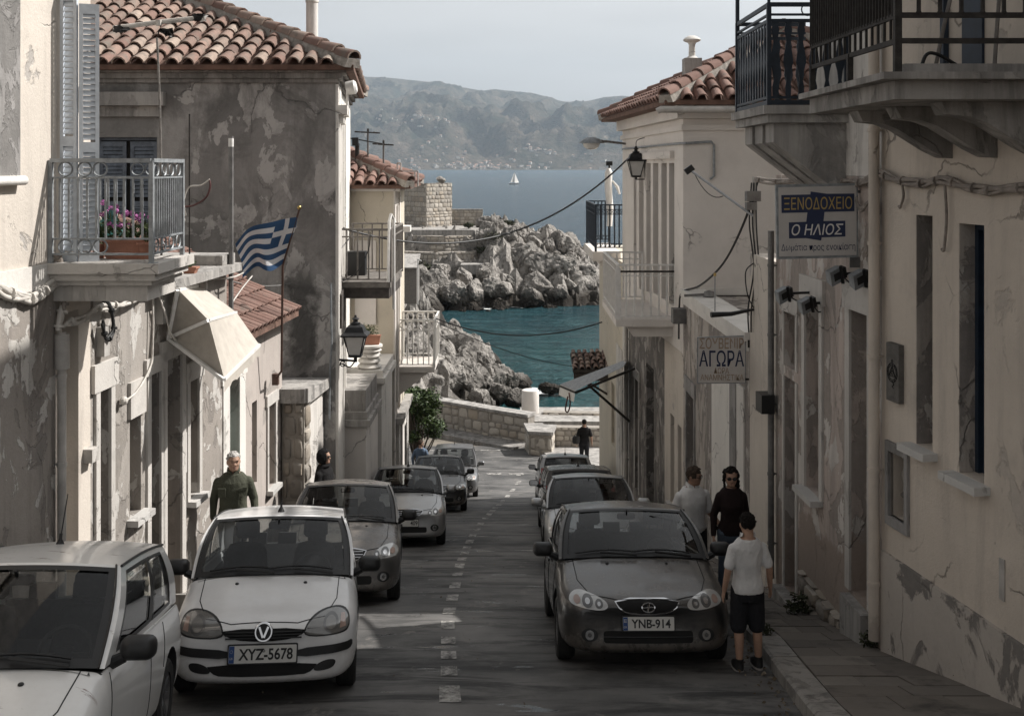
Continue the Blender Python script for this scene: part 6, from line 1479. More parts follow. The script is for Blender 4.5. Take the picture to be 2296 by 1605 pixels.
            q = smoothpoly([(.46, .265), (.62, .28), (.66, .33), (.64, .36), (.55, .355), (.46, .31)]); fp('air_vent', q if sg > 0 else mir(q), M['black'], .006)
        o = fp('grille', smoothpoly([(-.40, .625), (.40, .625), (.33, .56), (.16, .525), (-.16, .525), (-.33, .56)], 1), M['seam'], .008)
        b = B()
        for z in (.55, .575, .60): seam(bvh, b, [(-.34, z), (.34, z)], 'y', Yf, .006, .012)
        P_('grille_bar', b, M['black'], None, o)
        h = bvh.ray_cast(Vector((0, Yf, .60)), Vector((0, 1, 0)))[0]; b = B(); c = h + Vector((0, -.02, .005)); ux, uz = Vector((1, 0, 0)), Vector((0, .12, 1)).normalized(); b.ring(c, .072, .011, ux, uz, 28, 6)
        bk = B(); bk.prism(ell(0, 0, .068, .068), c + Vector((0, .012, 0)), ux, uz, Vector((0, -1, 0)), .004); P_('emblem_back', bk, M['black'], None, o)
        for sg in (-1, 1): b.bar(c + ux * sg * .040 + uz * .042 - Vector((0, .005, 0)), c - uz * .045 + ux * sg * .004 - Vector((0, .005, 0)), .018, .012, up=(0, 1, 0))
        P_('emblem', b, M['chrome'], 40, o)
        fp('lower_grille', smoothpoly([(-.50, .345), (.50, .345), (.45, .275), (.36, .245), (-.36, .245), (-.45, .275)], 1), M['seam'], .006)
    if style in ('b', 'c', 'd'):   # sedans: twin round lamps in one lens
        gm = M['chrome']
        for sg in (-1, 1):
            base = {'b': [(.40, .60), (.47, .565), (.66, .585), (.80, .62), (.795, .69), (.70, .735), (.55, .70), (.43, .655)],
                    'c': [(.44, .575), (.70, .575), (.80, .615), (.80, .69), (.72, .735), (.58, .715), (.46, .65)],
                    'd': [(.43, .59), (.66, .575), (.79, .60), (.795, .68), (.72, .72), (.58, .70), (.45, .65)]}[style]
            q = smoothpoly(base); q = q if sg > 0 else mir(q)
            o = fp('headlight', q, M['lens'], .008); 
            disc('reflector', sg * .50, .625, .040, M['lampdark'], o, .012); disc('reflector', sg * .615, .645, .055, M['lampdark'], o, .012); disc('bulb', sg * .615, .645, .026, M['reflector'], o, .016); disc('bulb', sg * .50, .625, .018, M['reflector'], o, .016)
            q = ell(.72, .655, .035, .035, 12); fp('indicator', q if sg > 0 else mir(q), M['amber'], .012, par=o)
            zf_ = {'b': .345, 'c': .36, 'd': .36}[style]
            o = fp('fog_light_recess', ell(sg * .60, zf_, .085, .062), M['black'], .006); disc('fog_light', sg * .60, zf_, .045, M['reflector'], o, .012); disc('fog_bulb', sg * .60, zf_, .02, M['lampdark'], o, .016)
        if style == 'b':
            gp = smoothpoly([(-.34, .665), (.34, .665), (.27, .575), (.14, .545), (-.14, .545), (-.27, .575)], 1)
            fp('grille_surround', [(x * 1.055, .605 + (z - .605) * 1.22) for x, z in gp], gm, .006); o = fp('grille', gp, M['seam'], .012)
            h = bvh.ray_cast(Vector((0, Yf, .60)), Vector((0, 1, 0)))[0]; b = B(); c = h + Vector((0, -.022, .005)); ux, uz = Vector((1, 0, 0)), Vector((0, .15, 1)).normalized()
            for i in range(28):
                a0, a1 = 2 * pi * i / 28, 2 * pi * (i + 1) / 28; b.bar(c + ux * .066 * cos(a0) + uz * .043 * sin(a0), c + ux * .066 * cos(a1) + uz * .043 * sin(a1), .011)
            b.bar(c - ux * .06 - uz * .004, c + ux * .06 + uz * .004, .010); b.bar(c - uz * .038 - ux * .008, c + uz * .038 + ux * .008, .014); P_('emblem', b, M['chrome'], None, o)
            fp('lower_grille', rrect(-.46, .46, .275, .385, .03), M['seam'], .006); b = B(); seam(bvh, b, [(-.46, .33), (.46, .33)], 'y', Yf, .007, .01); P_('grille_bar', b, M['black'], None, o)
            P_('tow_cover', poly_patch(bvh, ell(-.58, .475, .03, .03), 'y', Yf, .003, .05, .003), mat, None, body)
        else:
            gp = smoothpoly([(-.36, .685), (.36, .685), (.30, .60), (.2, .565), (-.2, .565), (-.30, .60)], 1)
            fp('grille_surround', [(x * 1.05, .625 + (z - .625) * 1.2) for x, z in gp], gm, .006); o = fp('grille', gp, M['seam'], .012); b = B()
            for z in (.60, .63, .66): seam(bvh, b, [(-.31, z), (.31, z)], 'y', Yf, .007, .018)
            P_('grille_bar', b, gm, None, o)
            fp('lower_grille', rrect(-.44, .44, .275, .375, .035), M['seam'], .006)
    if style == 'e':      # tail of the cars that face downhill
        for sg in (-1, 1):
            q = smoothpoly([(.62, .60), (.80, .58), (.82, .86), (.74, .90), (.64, .86)], 1); q = q if sg > 0 else mir(q)
            P_('tail_light', poly_patch(bvh, q, 'y', y1 + 3, .008, .03), M['redlens'], 60, body)
            b = B(); b.grid(lambda s, t: Rw(s * sg, t) + Vector((0, .006, .004)), 2, 4, (.89, .985), (-.02, .30)); P_('tail_light', b, M['redlens'], 50, body)
        b = B(); 
        for z in (.50,): seam(bvh, b, [(-.72, z), (.72, z)], 'y', y1 + 3, .007)
        seam(bvh, b, [(-.60, .88), (-.60, .50)], 'y', y1 + 3, .006); seam(bvh, b, [(.60, .88), (.60, .50)], 'y', y1 + 3, .006); P_('tailgate_seam', b, M['seam'], None, body)
        b = B(); p = [Rw(lerp(.05, -.65, i / 8), .14 + .02 * sin(pi * i / 8)) + Vector((0, .02, .012)) for i in range(9)]; b.tube(p, .01, 5); P_('wiper', b, M['black'])
        P_('bumper_strip', poly_patch(bvh, rrect(-.74, .74, .36, .42, .02), 'y', y1 + 3, .008, .05, .01), M['black'], None, body)
    if plate:
        txt, al, px_, gr = plate; rear = style == 'e'; sgn = 1 if rear else -1; zc = .70 if rear else {'a': .425, 'b': .455}.get(style, .45); pk = 1.28 if style == 'a' else 1.12; hw = .235 * pk
        ys = [bvh.ray_cast(Vector((x, (y1 + 3) if rear else Yf, zc + dz)), Vector((0, -sgn, 0)))[0] for x in (-.2, 0, .2) for dz in (-.05, .05)]
        yy = (max if rear else min)(v.y for v in ys if v) + sgn * .006; ux = Vector((-sgn, 0, 0)); uz = Vector((0, 0, 1)); un = Vector((0, sgn, 0))
        b = B(); b.prism(rrect(-hw - .012, hw + .012, -.055 * pk - .012, .055 * pk + .012, .014), (0, yy, zc), ux, uz, un, .012); po = P_('number_plate', b, M['plateblack'])
        b = B(); b.prism(rrect(-hw, hw, -.055 * pk, .055 * pk, .010), (0, yy + sgn * .0125, zc), ux, uz, un, .002); P_('plate_face', b, M['plate'], None, po)
        b = B(); c = Vector((0, yy + sgn * .0148, zc))
        if gr:
            e = B(); e.prism([(-hw + .002, -.053 * pk), (-hw + .05, -.053 * pk), (-hw + .05, .053 * pk), (-hw + .002, .053 * pk)], c, ux, uz, un, .0012); P_('plate_band', e, M['plateblue'], None, po)
            e = B(); text(e, 'GR', c + ux * (-hw + .0235) - uz * .030, ux, uz, h=.018, depth=.003)
            if gr == 'flag':
                for k in range(3): e.bar(c + ux * (-hw + .008) + uz * (.014 + .012 * k) + un * .003, c + ux * (-hw + .040) + uz * (.014 + .012 * k) + un * .003, .002, .004)
                e.bar(c + ux * (-hw + .016) + uz * .014 + un * .003, c + ux * (-hw + .016) + uz * .042 + un * .003, .002, .004)
            else:
                for k in range(12): a = 2 * pi * k / 12; e.obox(c + ux * (-hw + .0235 + .012 * cos(a)) + uz * (.024 + .012 * sin(a)) + un * .0025, (.003, .001, .003))
            P_('plate_mark', e, M['plate'], None, po)
        text(b, txt, c + ux * px_ * pk, ux, uz, w=al * pk, h=.074 * pk, depth=.002, bold=.022)
        if '-' in txt:
            b.ring(c + ux * (px_ + (.004 if gr == 'flag' else -.012)) + uz * .026 + un * .002, .009, .0025, ux, uz, 12, 4)
        P_('plate_text', b, M['plateblack'], None, po)
    return T
def slope_z(y): return ground(y) + .012
def put(y, L): # centre of a car whose nose/near end is at depth y
    c = y + L / 2 * cos(SLOPE); return c, slope_z(c)
def pit(y): return -math.atan((ground(y - 1) - ground(y + 1)) / 2)
c, z = put(5.6, 3.85)
make_car('white_hatchback', 'white hatchback with rust stains on roof and bonnet, cut off by the picture corner', (-3.47, c - .08, z), radians(7), M['whiterust'], 3.85, 1.66, 1.50, .98, 'hatch', 'a', antenna=(.55, .36, 1), zs=1.04)
c, z = put(9.55, 3.85)
make_car('white_hatchback', 'white hatchback with round chrome emblem and the plate XYZ-5678', (-2.54, c, z), radians(8.5), M['whitepaint'], 3.85, 1.73, 1.47, 1.0, 'hatch', 'a', plate=('XYZ-5678', .375, .022, 'stars'), antenna=(.1, .12, 1), zs=1.05)
c, z = put(14.75, 4.35)
make_car('grey_sedan', 'dusty dark grey saloon between the white hatchback and the silver saloon', (-2.62, c, z), radians(6), M['darkgrey'], 4.35, 1.72, 1.43, 1.05, 'sedan', 'c', zs=1.12)
c, z = put(22.1, 4.35)
make_car('silver_sedan', 'silver saloon with short roof antenna and a plate ending in 409', (-2.38, c, z), radians(4.5), M['silver'], 4.35, 1.72, 1.43, 1.05, 'sedan', 'd', plate=('409', .135, .155, None), mirror='body', antenna=(.1, .35, 1), zs=1.10)
c, z = put(31.2, 4.35)
make_car('black_sedan', 'black saloon parked behind the silver saloon in the left row', (-2.28, c, z), radians(3.5), M['blackpaint'], 4.35, 1.72, 1.43, 1.05, 'sedan', 'd', zs=1.1, pitch=pit(c))
c, z = put(36.6, 4.4)
make_car('grey_estate', 'pale grey estate car, last of the left row near the shrub', (-2.10, c, z), radians(2), M['lead'], 4.4, 1.76, 1.5, 1.0, 'wagon', 'd', mirror='body', antenna=(.5, .7, 1), zs=1.08, pitch=pit(c))
c, z = put(10.85, 4.45)
make_car('charcoal_sedan', 'dust covered charcoal saloon with oval emblem and the plate YNB-914', (1.37, c, z), radians(.8), M['charcoal'], 4.45, 1.85, 1.43, 1.08, 'sedan', 'b', plate=('YNB-914', .36, .022, 'flag'), zs=1.06)
c, z = put(18.2, 4.35)
make_car('silver_sedan', 'silver saloon right behind the dusty charcoal saloon', (1.45, c, z), radians(-.5), M['silver'], 4.35, 1.76, 1.44, 1.05, 'sedan', 'd', mirror='body', zs=1.08)
c, z = put(23.4, 4.3)
make_car('black_offroader', 'dark dusty tall estate seen from behind with red tail lights', (1.52, c, z), radians(180), M['suvpaint'], 4.3, 1.76, 1.56, 1.0, 'suv', 'e', plate=('LS', .09, -.16, None), rear_view=True, antenna=(.75, .12, 1), zs=1.0, wheel_r=.33)
c, z = put(31.5, 4.3)
make_car('grey_hatchback', 'grey car seen from behind, last of the right row before the sea wall', (1.62, c, z), radians(180), M['greysilver'], 4.3, 1.74, 1.5, 1.0, 'suv', 'e', rear_view=True, antenna=(.8, .25, 1), pitch=pit(c), zs=1.08)
# ================================================================ signs, lamps, cables, plants
Z = Vector((0, 0, 1)); X_ = Vector((1, 0, 0)); NY = Vector((0, -1, 0))
def sag(p0, p1, s, n=24): return [Vector(p0).lerp(Vector(p1), i / n) - Z * (s * 4 * (i / n) * (1 - i / n)) for i in range(n + 1)]
def cable(label, pts, r, mat='cable', name='power_cable', cat='cable', n=6, group=None):
    b = B(); b.tube(pts, r, n); p = Vector(pts[0]); return solo(name, b, M[mat], label, cat, loc=p, smooth=60, group=group)
def spline(P, n=6):
    P = [Vector(p) for p in P]; out = []
    for i in range(len(P) - 1):
        p0, p1, p2, p3 = P[max(i - 1, 0)], P[i], P[i + 1], P[min(i + 2, len(P) - 1)]
        for k in range(n):
            t = k / n; out.append(.5 * ((2 * p1) + (p2 - p0) * t + (2 * p0 - 5 * p1 + 4 * p2 - p3) * t * t + (3 * p1 - p0 - 3 * p2 + p3) * t ** 3))
    return out + [P[-1]]
# --- hotel sign
YS_ = 12.0; c = at(1831, 497, YS_); T = thing('hotel_sign', 'white hotel sign board with navy bands and gold Greek lettering, fixed to the pink house', 'sign', c)
kx = .92 / 740; kz = .84 / 660; tl = Vector((cos(.028), 0, sin(.028))); tz = Vector((-sin(.006), 0, cos(.006)))
S_ = lambda x, y: ((x - 430) * kx, (385 - y) * kz)
b = B(); b.prism([S_(*p) for p in ((60, 60), (800, 48), (803, 700), (72, 716))], c + Vector((0, .04, 0)), X_, Z, NY, .05); part(T, 'frame', b, M['greysteel'])
b = B(); b.prism([S_(*p) for p in ((82, 85), (785, 68), (786, 678), (90, 692))], c - Vector((0, .010, 0)), X_, Z, NY, .006); fo_ = part(T, 'face', b, M['signwhite'])
b = B(); b.prism([S_(*p) for p in ((108, 152), (370, 146), (372, 120), (520, 140), (765, 138), (766, 293), (497, 300), (488, 380), (684, 377), (685, 516), (472, 523), (466, 552), (330, 530), (178, 533), (176, 392), (333, 386), (343, 304), (111, 309))], c - Vector((0, .016, 0)), X_, Z, NY, .003); part(fo_, 'navy_bands', b, M['navy'])
un = c - Vector((0, .0195, 0))
def sgn(bb, s, x0, x1, y0, y1, c0, fx, col, nm, par, **k):
    (xa, za), (xb, zb) = fx(x0, y1), fx(x1, y0); b = B()
    text(b, s, c0 + X_ * ((xa + xb) / 2) + Z * ((za + zb) / 2), k.pop('ux', X_), Z, w=xb - xa, h=zb - za, depth=.002, **k); part(par, nm, b, M[col])
tx = Vector((1, 0, .018)).normalized()
sgn(0, 'ΞΕΝΟΔΟΧΕΙΟ', 132, 745, 168, 278, un, S_, 'ochre', 'gold_lettering', fo_, ux=tx, bold=.003)
sgn(0, 'Ο ΗΛΙΟΣ', 200, 665, 405, 503, un, S_, 'letterwhite', 'white_lettering', fo_, ux=tx, shear=.18, bold=.008)
sgn(0, 'Δωμάτια προς ενοικίαση', 108, 775, 575, 652, un + Vector((0, .004, 0)), S_, 'navy', 'navy_lettering', fo_, ux=tx, bold=0)
b = B(); p = at(1905, 588, 12.05); b.bar(p, p + Vector((.22, 0, 0)), .02, .12); b.bar(p + Vector((.18, 0, -.1)), p + Vector((.18, 0, .15)), .03); part(T, 'wall_bracket', b, M['zinc']); b = B(); b.bar(at(1915, 430, 12.05), at(1934, 430, 12.05), .03); part(T, 'wall_bracket', b, M['zinc'])
# --- souvenir sign
Y_ = 16.95; c = at(1617.5, 806, Y_); T = thing('souvenir_sign', 'small white shop sign with tan and navy Greek lettering on the souvenir shop', 'sign', c)
k_ = Y_ / F; Q_ = lambda x, y: ((x - 1617.5) * k_, (806 - y) * k_)
b = B(); b.prism([Q_(*p) for p in ((1563, 756), (1672, 752), (1672, 859), (1563, 860))], c + Vector((0, .02, 0)), X_, Z, NY, .03); part(T, 'board', b, M['greysteel'])
b = B(); b.prism([Q_(*p) for p in ((1565, 758), (1670, 754), (1670, 857), (1565, 858))], c - Vector((0, .011, 0)), X_, Z, NY, .004); fo_ = part(T, 'face', b, M['signwhite'])
un = c - Vector((0, .0155, 0))
sgn(0, 'ΣΟΥΒΕΝΙΡ', 1568, 1667, 757, 782, un, Q_, 'tanletter', 'tan_lettering', fo_, bold=.012); sgn(0, 'ΑΓΩΡΑ', 1567, 1668, 785, 821, un, Q_, 'navy', 'navy_lettering', fo_, bold=.010)
sgn(0, 'ΔΩΡΑ', 1600, 1634, 824, 837, un, Q_, 'tanletter', 'small_lettering', fo_, bold=.010); sgn(0, 'ΑΝΑΜΝΗΣΤΙΚΑ', 1570, 1667, 839, 852, un, Q_, 'tanletter', 'small_lettering', fo_, bold=.010)
b = B(); b.bar(at(1670, 765, Y_), at(1692, 765, Y_), .03); b.obox(at(1682, 770, Y_ - .02), (.09, .07, .12)); part(T, 'wall_bracket', b, M['rustiron']); b = B(); b.bar(at(1670, 850, Y_), at(1692, 850, Y_), .03); part(T, 'wall_bracket', b, M['rustiron'])
# --- flood lights aimed at the sign
def flood(px, py, Y, xw, label):
    c = at(px, py, Y); T = thing('floodlight', label, 'floodlight', c, 'floodlights below the hotel sign'); R = Matrix.Rotation(radians(-14), 3, 'Y') @ Matrix.Rotation(radians(20), 3, 'X') @ Matrix.Rotation(radians(24), 3, 'Z')
    b = B(); w_, h_, d_ = .19, .18, .10
    b.hexa([c + R @ Vector(p) for p in ((-w_ / 2, 0, -h_ / 2), (w_ / 2, 0, -h_ / 2), (w_ / 2 * .8, d_, -h_ / 2 * .8), (-w_ / 2 * .8, d_, -h_ / 2 * .8), (-w_ / 2, 0, h_ / 2), (w_ / 2, 0, h_ / 2), (w_ / 2 * .8, d_, h_ / 2 * .8), (-w_ / 2 * .8, d_, h_ / 2 * .8))]); ho = part(T, 'housing', b, M['greysteel'])
    b = B(); b.hexa([c + R @ Vector(p) for p in [(x, y, z) for z in (-.045, .045) for x, y in ((-.05, -.004), (.05, -.004), (.05, -.001), (-.05, -.001))]]); part(ho, 'dark_recess', b, M['black'])
    b = B(); b.bar(c + R @ Vector((w_ * .28, -.012, -h_ * .6)), c + R @ Vector((w_ * .28, -.012, h_ * .6)), .035, .02); b.bar(c + R @ Vector((w_ * .3, .02, 0)), Vector((xw, Y + .1, c.z + .03)), .03); b.obox(c + R @ Vector((w_ * .52, .03, 0)), (.06, .08, .13), R); b.tube(sag(c + Vector((.1, .05, -.03)), (xw, Y + .1, c.z - .02), .06, 8), .008, 5); part(T, 'bracket', b, M['black'])
flood(1878, 620, 11.9, 3.93, 'grey square floodlight, left one of the upper pair under the hotel sign'); flood(1930, 628, 11.65, 3.96, 'grey square floodlight, right one of the upper pair next to the drainpipe')
flood(1760, 663, 13.6, 3.86, 'grey square floodlight, left one of the lower pair by the small window'); flood(1812, 686, 13.2, 3.88, 'grey square floodlight, right one of the lower pair above the blocked window')
# --- lamps
def lantern(T, c, s, mat='iron'):
    """four sided street lantern hanging/standing with its base at c"""
    b = B(); q = lambda r, z: [c + Vector((x * r * s, y * r * s, z * s)) for x, y in ((-1, -1), (1, -1), (1, 1), (-1, 1))]
    b.loft([q(.10, 0), q(.13, .02), q(.13, .04), q(.10, .05)])
    for (x, y) in ((-1, -1), (1, -1), (1, 1), (-1, 1)): b.bar(c + Vector((x * .11, y * .11, .04)) * s, c + Vector((x * .20, y * .20, .42)) * s, .018 * s)
    b.loft([q(.255, .42), q(.265, .45), q(.19, .50), q(.155, .60), q(.10, .64)]); b.lathe(c + Z * .64 * s, [(0, 0), (.09 * s, 0), (.10 * s, .03 * s), (.05 * s, .05 * s), (.045 * s, .09 * s), (.08 * s, .11 * s), (.03 * s, .14 * s), (.02 * s, .18 * s), (0, .19 * s)], 12)
    ca = part(T, 'lantern_frame', b, M[mat], 30); g = B(); g.loft([q(.10, .052), q(.19, .418)]); part(ca, 'lamp_glass', g, M['lampglass'])
c = at(797, 800, 20.7); T = thing('street_lantern', 'black four sided wall lantern on the corner of the big grey house', 'street lamp', c)
lantern(T, c, .98); b = B(); b.tube([c + Vector((0, 0, .02)), c - Z * .10], .035, 8); b.tube([c - Z * .08, c + Vector((-.38, .05, -.06))], .022, 8); b.tube(spline([c + Vector((-.02, 0, -.1)), c + Vector((-.12, .02, -.20)), c + Vector((-.28, .04, -.14)), c + Vector((-.37, .05, -.24))]), .014, 6); b.ring(c + Vector((-.25, .03, -.14)), .05, .010, X_, Z, 14, 4); b.bar(c + Vector((-.385, .05, -.32)), c + Vector((-.385, .05, .05)), .04); part(T, 'wall_bracket', b, M['iron'], 40)
c = at(1426, 398, 27.5); T = thing('street_lantern', 'black wall lantern on the striped front of the white house', 'street lamp', c)
lantern(T, c, .98); b = B(); b.tube([c + Z * .03, c - Z * .06], .03, 8); b.bar(c - Z * .05, c + Vector((.32, .03, -.05)), .03); b.tube(spline([c + Z * .80, c + Vector((.03, 0, .95)), c + Vector((.25, .02, 1.02)), c + Vector((.33, .03, 1.0))]), .010, 5); part(T, 'wall_bracket', b, M['iron'], 40)
c = at(1326, 320, 30.2); T = thing('street_lamp', 'grey cobra head street lamp on a long arm from the white house', 'street lamp', c)
b = B(); b.lathe(c, [(.0, .16), (.12, .14), (.24, .07), (.30, 0), (.31, -.02), (0, -.02)], 20, Matrix.Diagonal((1.15, .8, 1))); ho = part(T, 'lamp_hood', b, M['greysteel'], 40); b = B(); b.lathe(c - Z * .022, [(.22, 0), (.20, -.09), (.12, -.16), (0, -.18)], 18, Matrix.Diagonal((1.1, .8, 1))); part(ho, 'lamp_globe', b, M['lampglass'], 60)
b = B(); b.tube([c + Vector((.25, 0, .03)), c + Vector((.42, 0, .03)), at(1413, 324, 30.5)], [.05, .035, .03], 8); part(T, 'arm', b, M['zinc'], 40)
# mast with cable risers between narrow house and souvenir shop
P0 = at(1692, 760, 16.75); P1 = at(1692, 396, 16.75); T = thing('cable_mast', 'thin mast with junction boxes and looped black cables beside the souvenir sign', 'mast', P0)
b = B(); b.tube([P0, P1], .035, 8); part(T, 'mast', b, M['pvc'], 40)
b = B(); b.obox(at(1688, 440, 16.70), (.22, .16, .16)); b.obox(at(1684, 462, 16.66), (.16, .14, .12)); part(T, 'junction_box', b, M['zinc'])
b = B()
for dx in (-7, -2, 4): b.tube(spline([at(1692 + dx, 410, 16.68), at(1690 + dx * 1.4, 500, 16.64), at(1697 + dx, 600, 16.64), at(1688 + dx * 1.5, 690, 16.64), at(1686 + dx, 745, 16.66)]), .013, 5)
b.tube(spline([at(1690, 590, 16.6), at(1672, 610, 16.55), at(1676, 660, 16.55), at(1690, 690, 16.6)]), .01, 5); b.tube([at(1594, 706, 16.5), at(1640, 704, 16.55), at(1690, 694, 16.6)], [.045, .035, .02], 7); part(T, 'cable_loop', b, M['cable'], 60)
b = B(); a0, a1 = at(1688, 484, 16.6), at(1548, 382, 17.6); b.tube([a0, a1], .022, 8); ar = part(T, 'lamp_arm', b, M['galv'], 40); b = B(); b.obox(a1 + Vector((-.02, 0, .01)), (.15, .1, .10), Matrix.Rotation(radians(-36), 3, 'Y')); b.tube(sag(a1 + Vector((.05, 0, -.02)), a1 + Vector((.5, -.2, -.42)), .16, 8), .007, 4); part(ar, 'lamp_head', b, M['black'])
# --- cables over the street
cable('thick twisted black cable sagging across the street to the balcony on the grey house', sag(at(1412, 352, 30.2), at(770, 512, 22), 1.12, 40), .023)
cable('black cable from the mast swinging to the corner of the white house', spline([at(1700, 402, 16.7), at(1668, 500, 18), at(1622, 590, 20), at(1570, 640, 22), at(1530, 655, 22.85), at(1523, 690, 22.85), at(1522, 760, 22.85)]), .022)
cable('thin black cable hanging low between the white balconies of both sides', sag(at(972, 712, 29.5), at(1350, 722, 28), .42, 30), .018)
cable('thinner black cable slanting from the white balcony down to the tiled canopy', sag(at(972, 718, 29.6), at(1290, 822, 35), .2, 24), .012)
cable('thin cable looping over the grey house wall to the rusty balcony', spline([at(460, 600, 16), at(540, 636, 18), at(640, 638, 20.3), at(720, 605, 21), at(775, 545, 21.9), at(792, 520, 22)]), .012, 'zinc')
cable('pair of cables hanging from the rusty balcony rail to the conduit', spline([at(830, 520, 21.95), at(826, 560, 21.95), at(800, 610, 21.9), at(760, 634, 21.6), at(742, 636, 20.42)]), .011)
def bundle(label, pts, mat, r, n=3, seed=1, ties=True):
    rr = random.Random(seed); b = B(); base = spline(pts, 8)
    for k in range(n):
        ph = rr.uniform(0, 6); q = [p + Vector((0, -.01, 0)) + Vector((rr.uniform(-.2, .2) * r, sin(ph + i * .35 + k) * r * .9, cos(ph * 1.3 + i * .27 + k * 2) * r * 1.5)) for i, p in enumerate(base)]; b.tube(q, r * rr.uniform(.75, 1.1), 7)
    if ties:
        for i in range(3, len(base) - 2, 6): b.tube([base[i] - (base[i + 1] - base[i]).normalized() * .012, base[i] + (base[i + 1] - base[i]).normalized() * .012], r * 2.3, 8)
    return solo('cable_bundle', b, M[mat], label, 'cables', loc=base[0], smooth=60)
wl = lambda px, py, off=.06: WL.pt(*WL.hit(px, py), off)
bundle('fat tied white cables running along the near house below its moulding', [wl(-80, 610), wl(0, 655), wl(60, 668), wl(100, 640), wl(130, 625), wl(133, 660), wl(122, 720), wl(119, 742)], 'whitecable', .026, 4, 1)
bundle('grimy cables rising past the corner of the flower balcony', [wl(112, 575), wl(122, 590, .09), wl(128, 640, .09), wl(124, 700, .09)], 'greycable', .018, 3, 2)
bundle('white cables slung under the flower balcony to the terrace house', [wl(128, 722, .1), wl(165, 715, .1), wl(205, 690, .1), wl(255, 680, .1), wl(300, 662, .1), wl(332, 648, .1)], 'whitecable', .020, 3, 3)
bundle('loose white cable drooping over the flaking front to a small junction', [wl(332, 650), wl(333, 760), wl(328, 820), wl(300, 870), wl(268, 896)], 'whitecable', .013, 1, 4, False)
bundle('dark cable loops beside the junction box on the flaking house', [wl(208, 665, .1), wl(224, 690, .12), wl(231, 740, .12), wl(218, 760, .1), wl(210, 720, .1)], 'cable', .016, 3, 5)
bundle('thin white wires looping from the drainpipe near the awning hinge', [wl(336, 655, .1), wl(345, 700, .14), wl(355, 745, .16), wl(370, 775, .2)], 'whitecable', .010, 3, 6, False)
b = B(); b.ball(wl(266, 898), .05, 10, 6); solo('junction', b, M['whitecable'], 'small round cable junction on the flaking house where a white cable ends', 'junction box', loc=wl(266, 898))
wr = lambda px, py, off=.06: WR1.pt(*WR1.hit(px, py), off); w2_ = lambda px, py, off=.06: WR2.pt(*WR2.hit(px, py), off)
bundle('fat tangle of tan cables running along the beige house under its balcony', [wr(1985, 388), wr(2030, 404), wr(2085, 412), wr(2130, 404), wr(2190, 420), wr(2240, 428), wr(2330, 418)], 'greycable', .021, 4, 7)
bundle('tangle of tan cables along the top of the pink house behind the sign', [w2_(1702, 402), w2_(1745, 408), w2_(1810, 402), w2_(1880, 408), w2_(1935, 410), w2_(1972, 400, .1)], 'greycable', .020, 4, 8)
bundle('drooping cable loops between hotel sign and drainpipe', [w2_(1930, 445), w2_(1950, 470, .1), w2_(1972, 455, .1), w2_(1968, 520, .1), w2_(1958, 570, .08), w2_(1975, 540, .1)], 'greycable', .014, 3, 9, False)
for (px, y0_, y1_, lab) in ((2034, 410, 466, 'short frayed cable end hanging left on the beige house'), (2131, 410, 562, 'long frayed cable end hanging between the two window slots')):
    cable(lab, spline([wr(px, y0_, .06), wr(px + 2, lerp(y0_, y1_, .5), .05), wr(px - 3, y1_ - 8, .05), wr(px - 6, y1_, .05), wr(px - 9, y1_ - 4, .05)]), .014, 'greycable', 'hanging_cable')
# --- carved board
T = thing('carved_board', 'upright grey board with an engraved round emblem on the beige house', 'board', wr(2013, 833, .05))
h = WR1.rect(1999, 2027, 770, 900); u0, u1 = h[0], h[1]; b = B(); wbox(b, WR1, u0, u1, h[2], h[3], .0, .06); part(T, 'board', b, M['plaque'])
b = B(); c = WR1.pt((u0 + u1) / 2, (h[2] + h[3]) / 2, .063); ux, uz = -WR1.d, Z; R = (u1 - u0) * .40
for r_, t_ in ((R, .008), (R * .78, .006)): b.ring(c, r_, t_ * .6, ux, uz, 32, 4)
for a in (90, 210, 330): p, q = radians(a), radians(a + 120); b.bar(c + (ux * cos(p) + uz * sin(p)) * R * .7, c + (ux * cos(q) + uz * sin(q)) * R * .7, .010, .006)
b.ring(c, R * .2, .004, ux, uz, 16, 4); b.ring(c + uz * R * 1.25, R * .14, .004, ux, uz, 14, 4)
for k in range(12): a = 2 * pi * k / 12; b.bar(c + (ux * cos(a) + uz * sin(a)) * R * .84, c + (ux * cos(a) + uz * sin(a)) * R * .95, .008, .005)
b.tube(spline([c - uz * R * .9, c - uz * R * 1.2 + ux * .03, c - uz * R * 1.45, c - uz * R * 1.6 + ux * .03]), .005, 4); part(T, 'engraving', b, M['seam'])
# --- canes and hoops on the big right balcony
for px0, px1, lab, mt in ((2243, 2228, 'tall bamboo cane leaning inside the rusty balcony railing, right of the blue door', 'wood'), (2140, 2092, 'thin cane leaning inside the rusty balcony left of the blue door', 'wood')):
    b = B(); p = at(px1, 150, 9.1); p.z = .75; b.tube([p, at((px0 + px1) / 2, 60, 9.1), at(px0, -40, 9.15)], .017, 6); solo('cane', b, M[mt], lab, 'cane', loc=p)
b = B(); p = at(2060, 149, 9.0); p.z = .75; b.tube(spline([p, at(2075, 126, 9), at(2100, 122, 9), at(2145, 147, 9.0)]), .016, 6); solo('bent_pipe', b, M['black'], 'black bent hose lying on the rusty balcony floor', 'hose', loc=p)

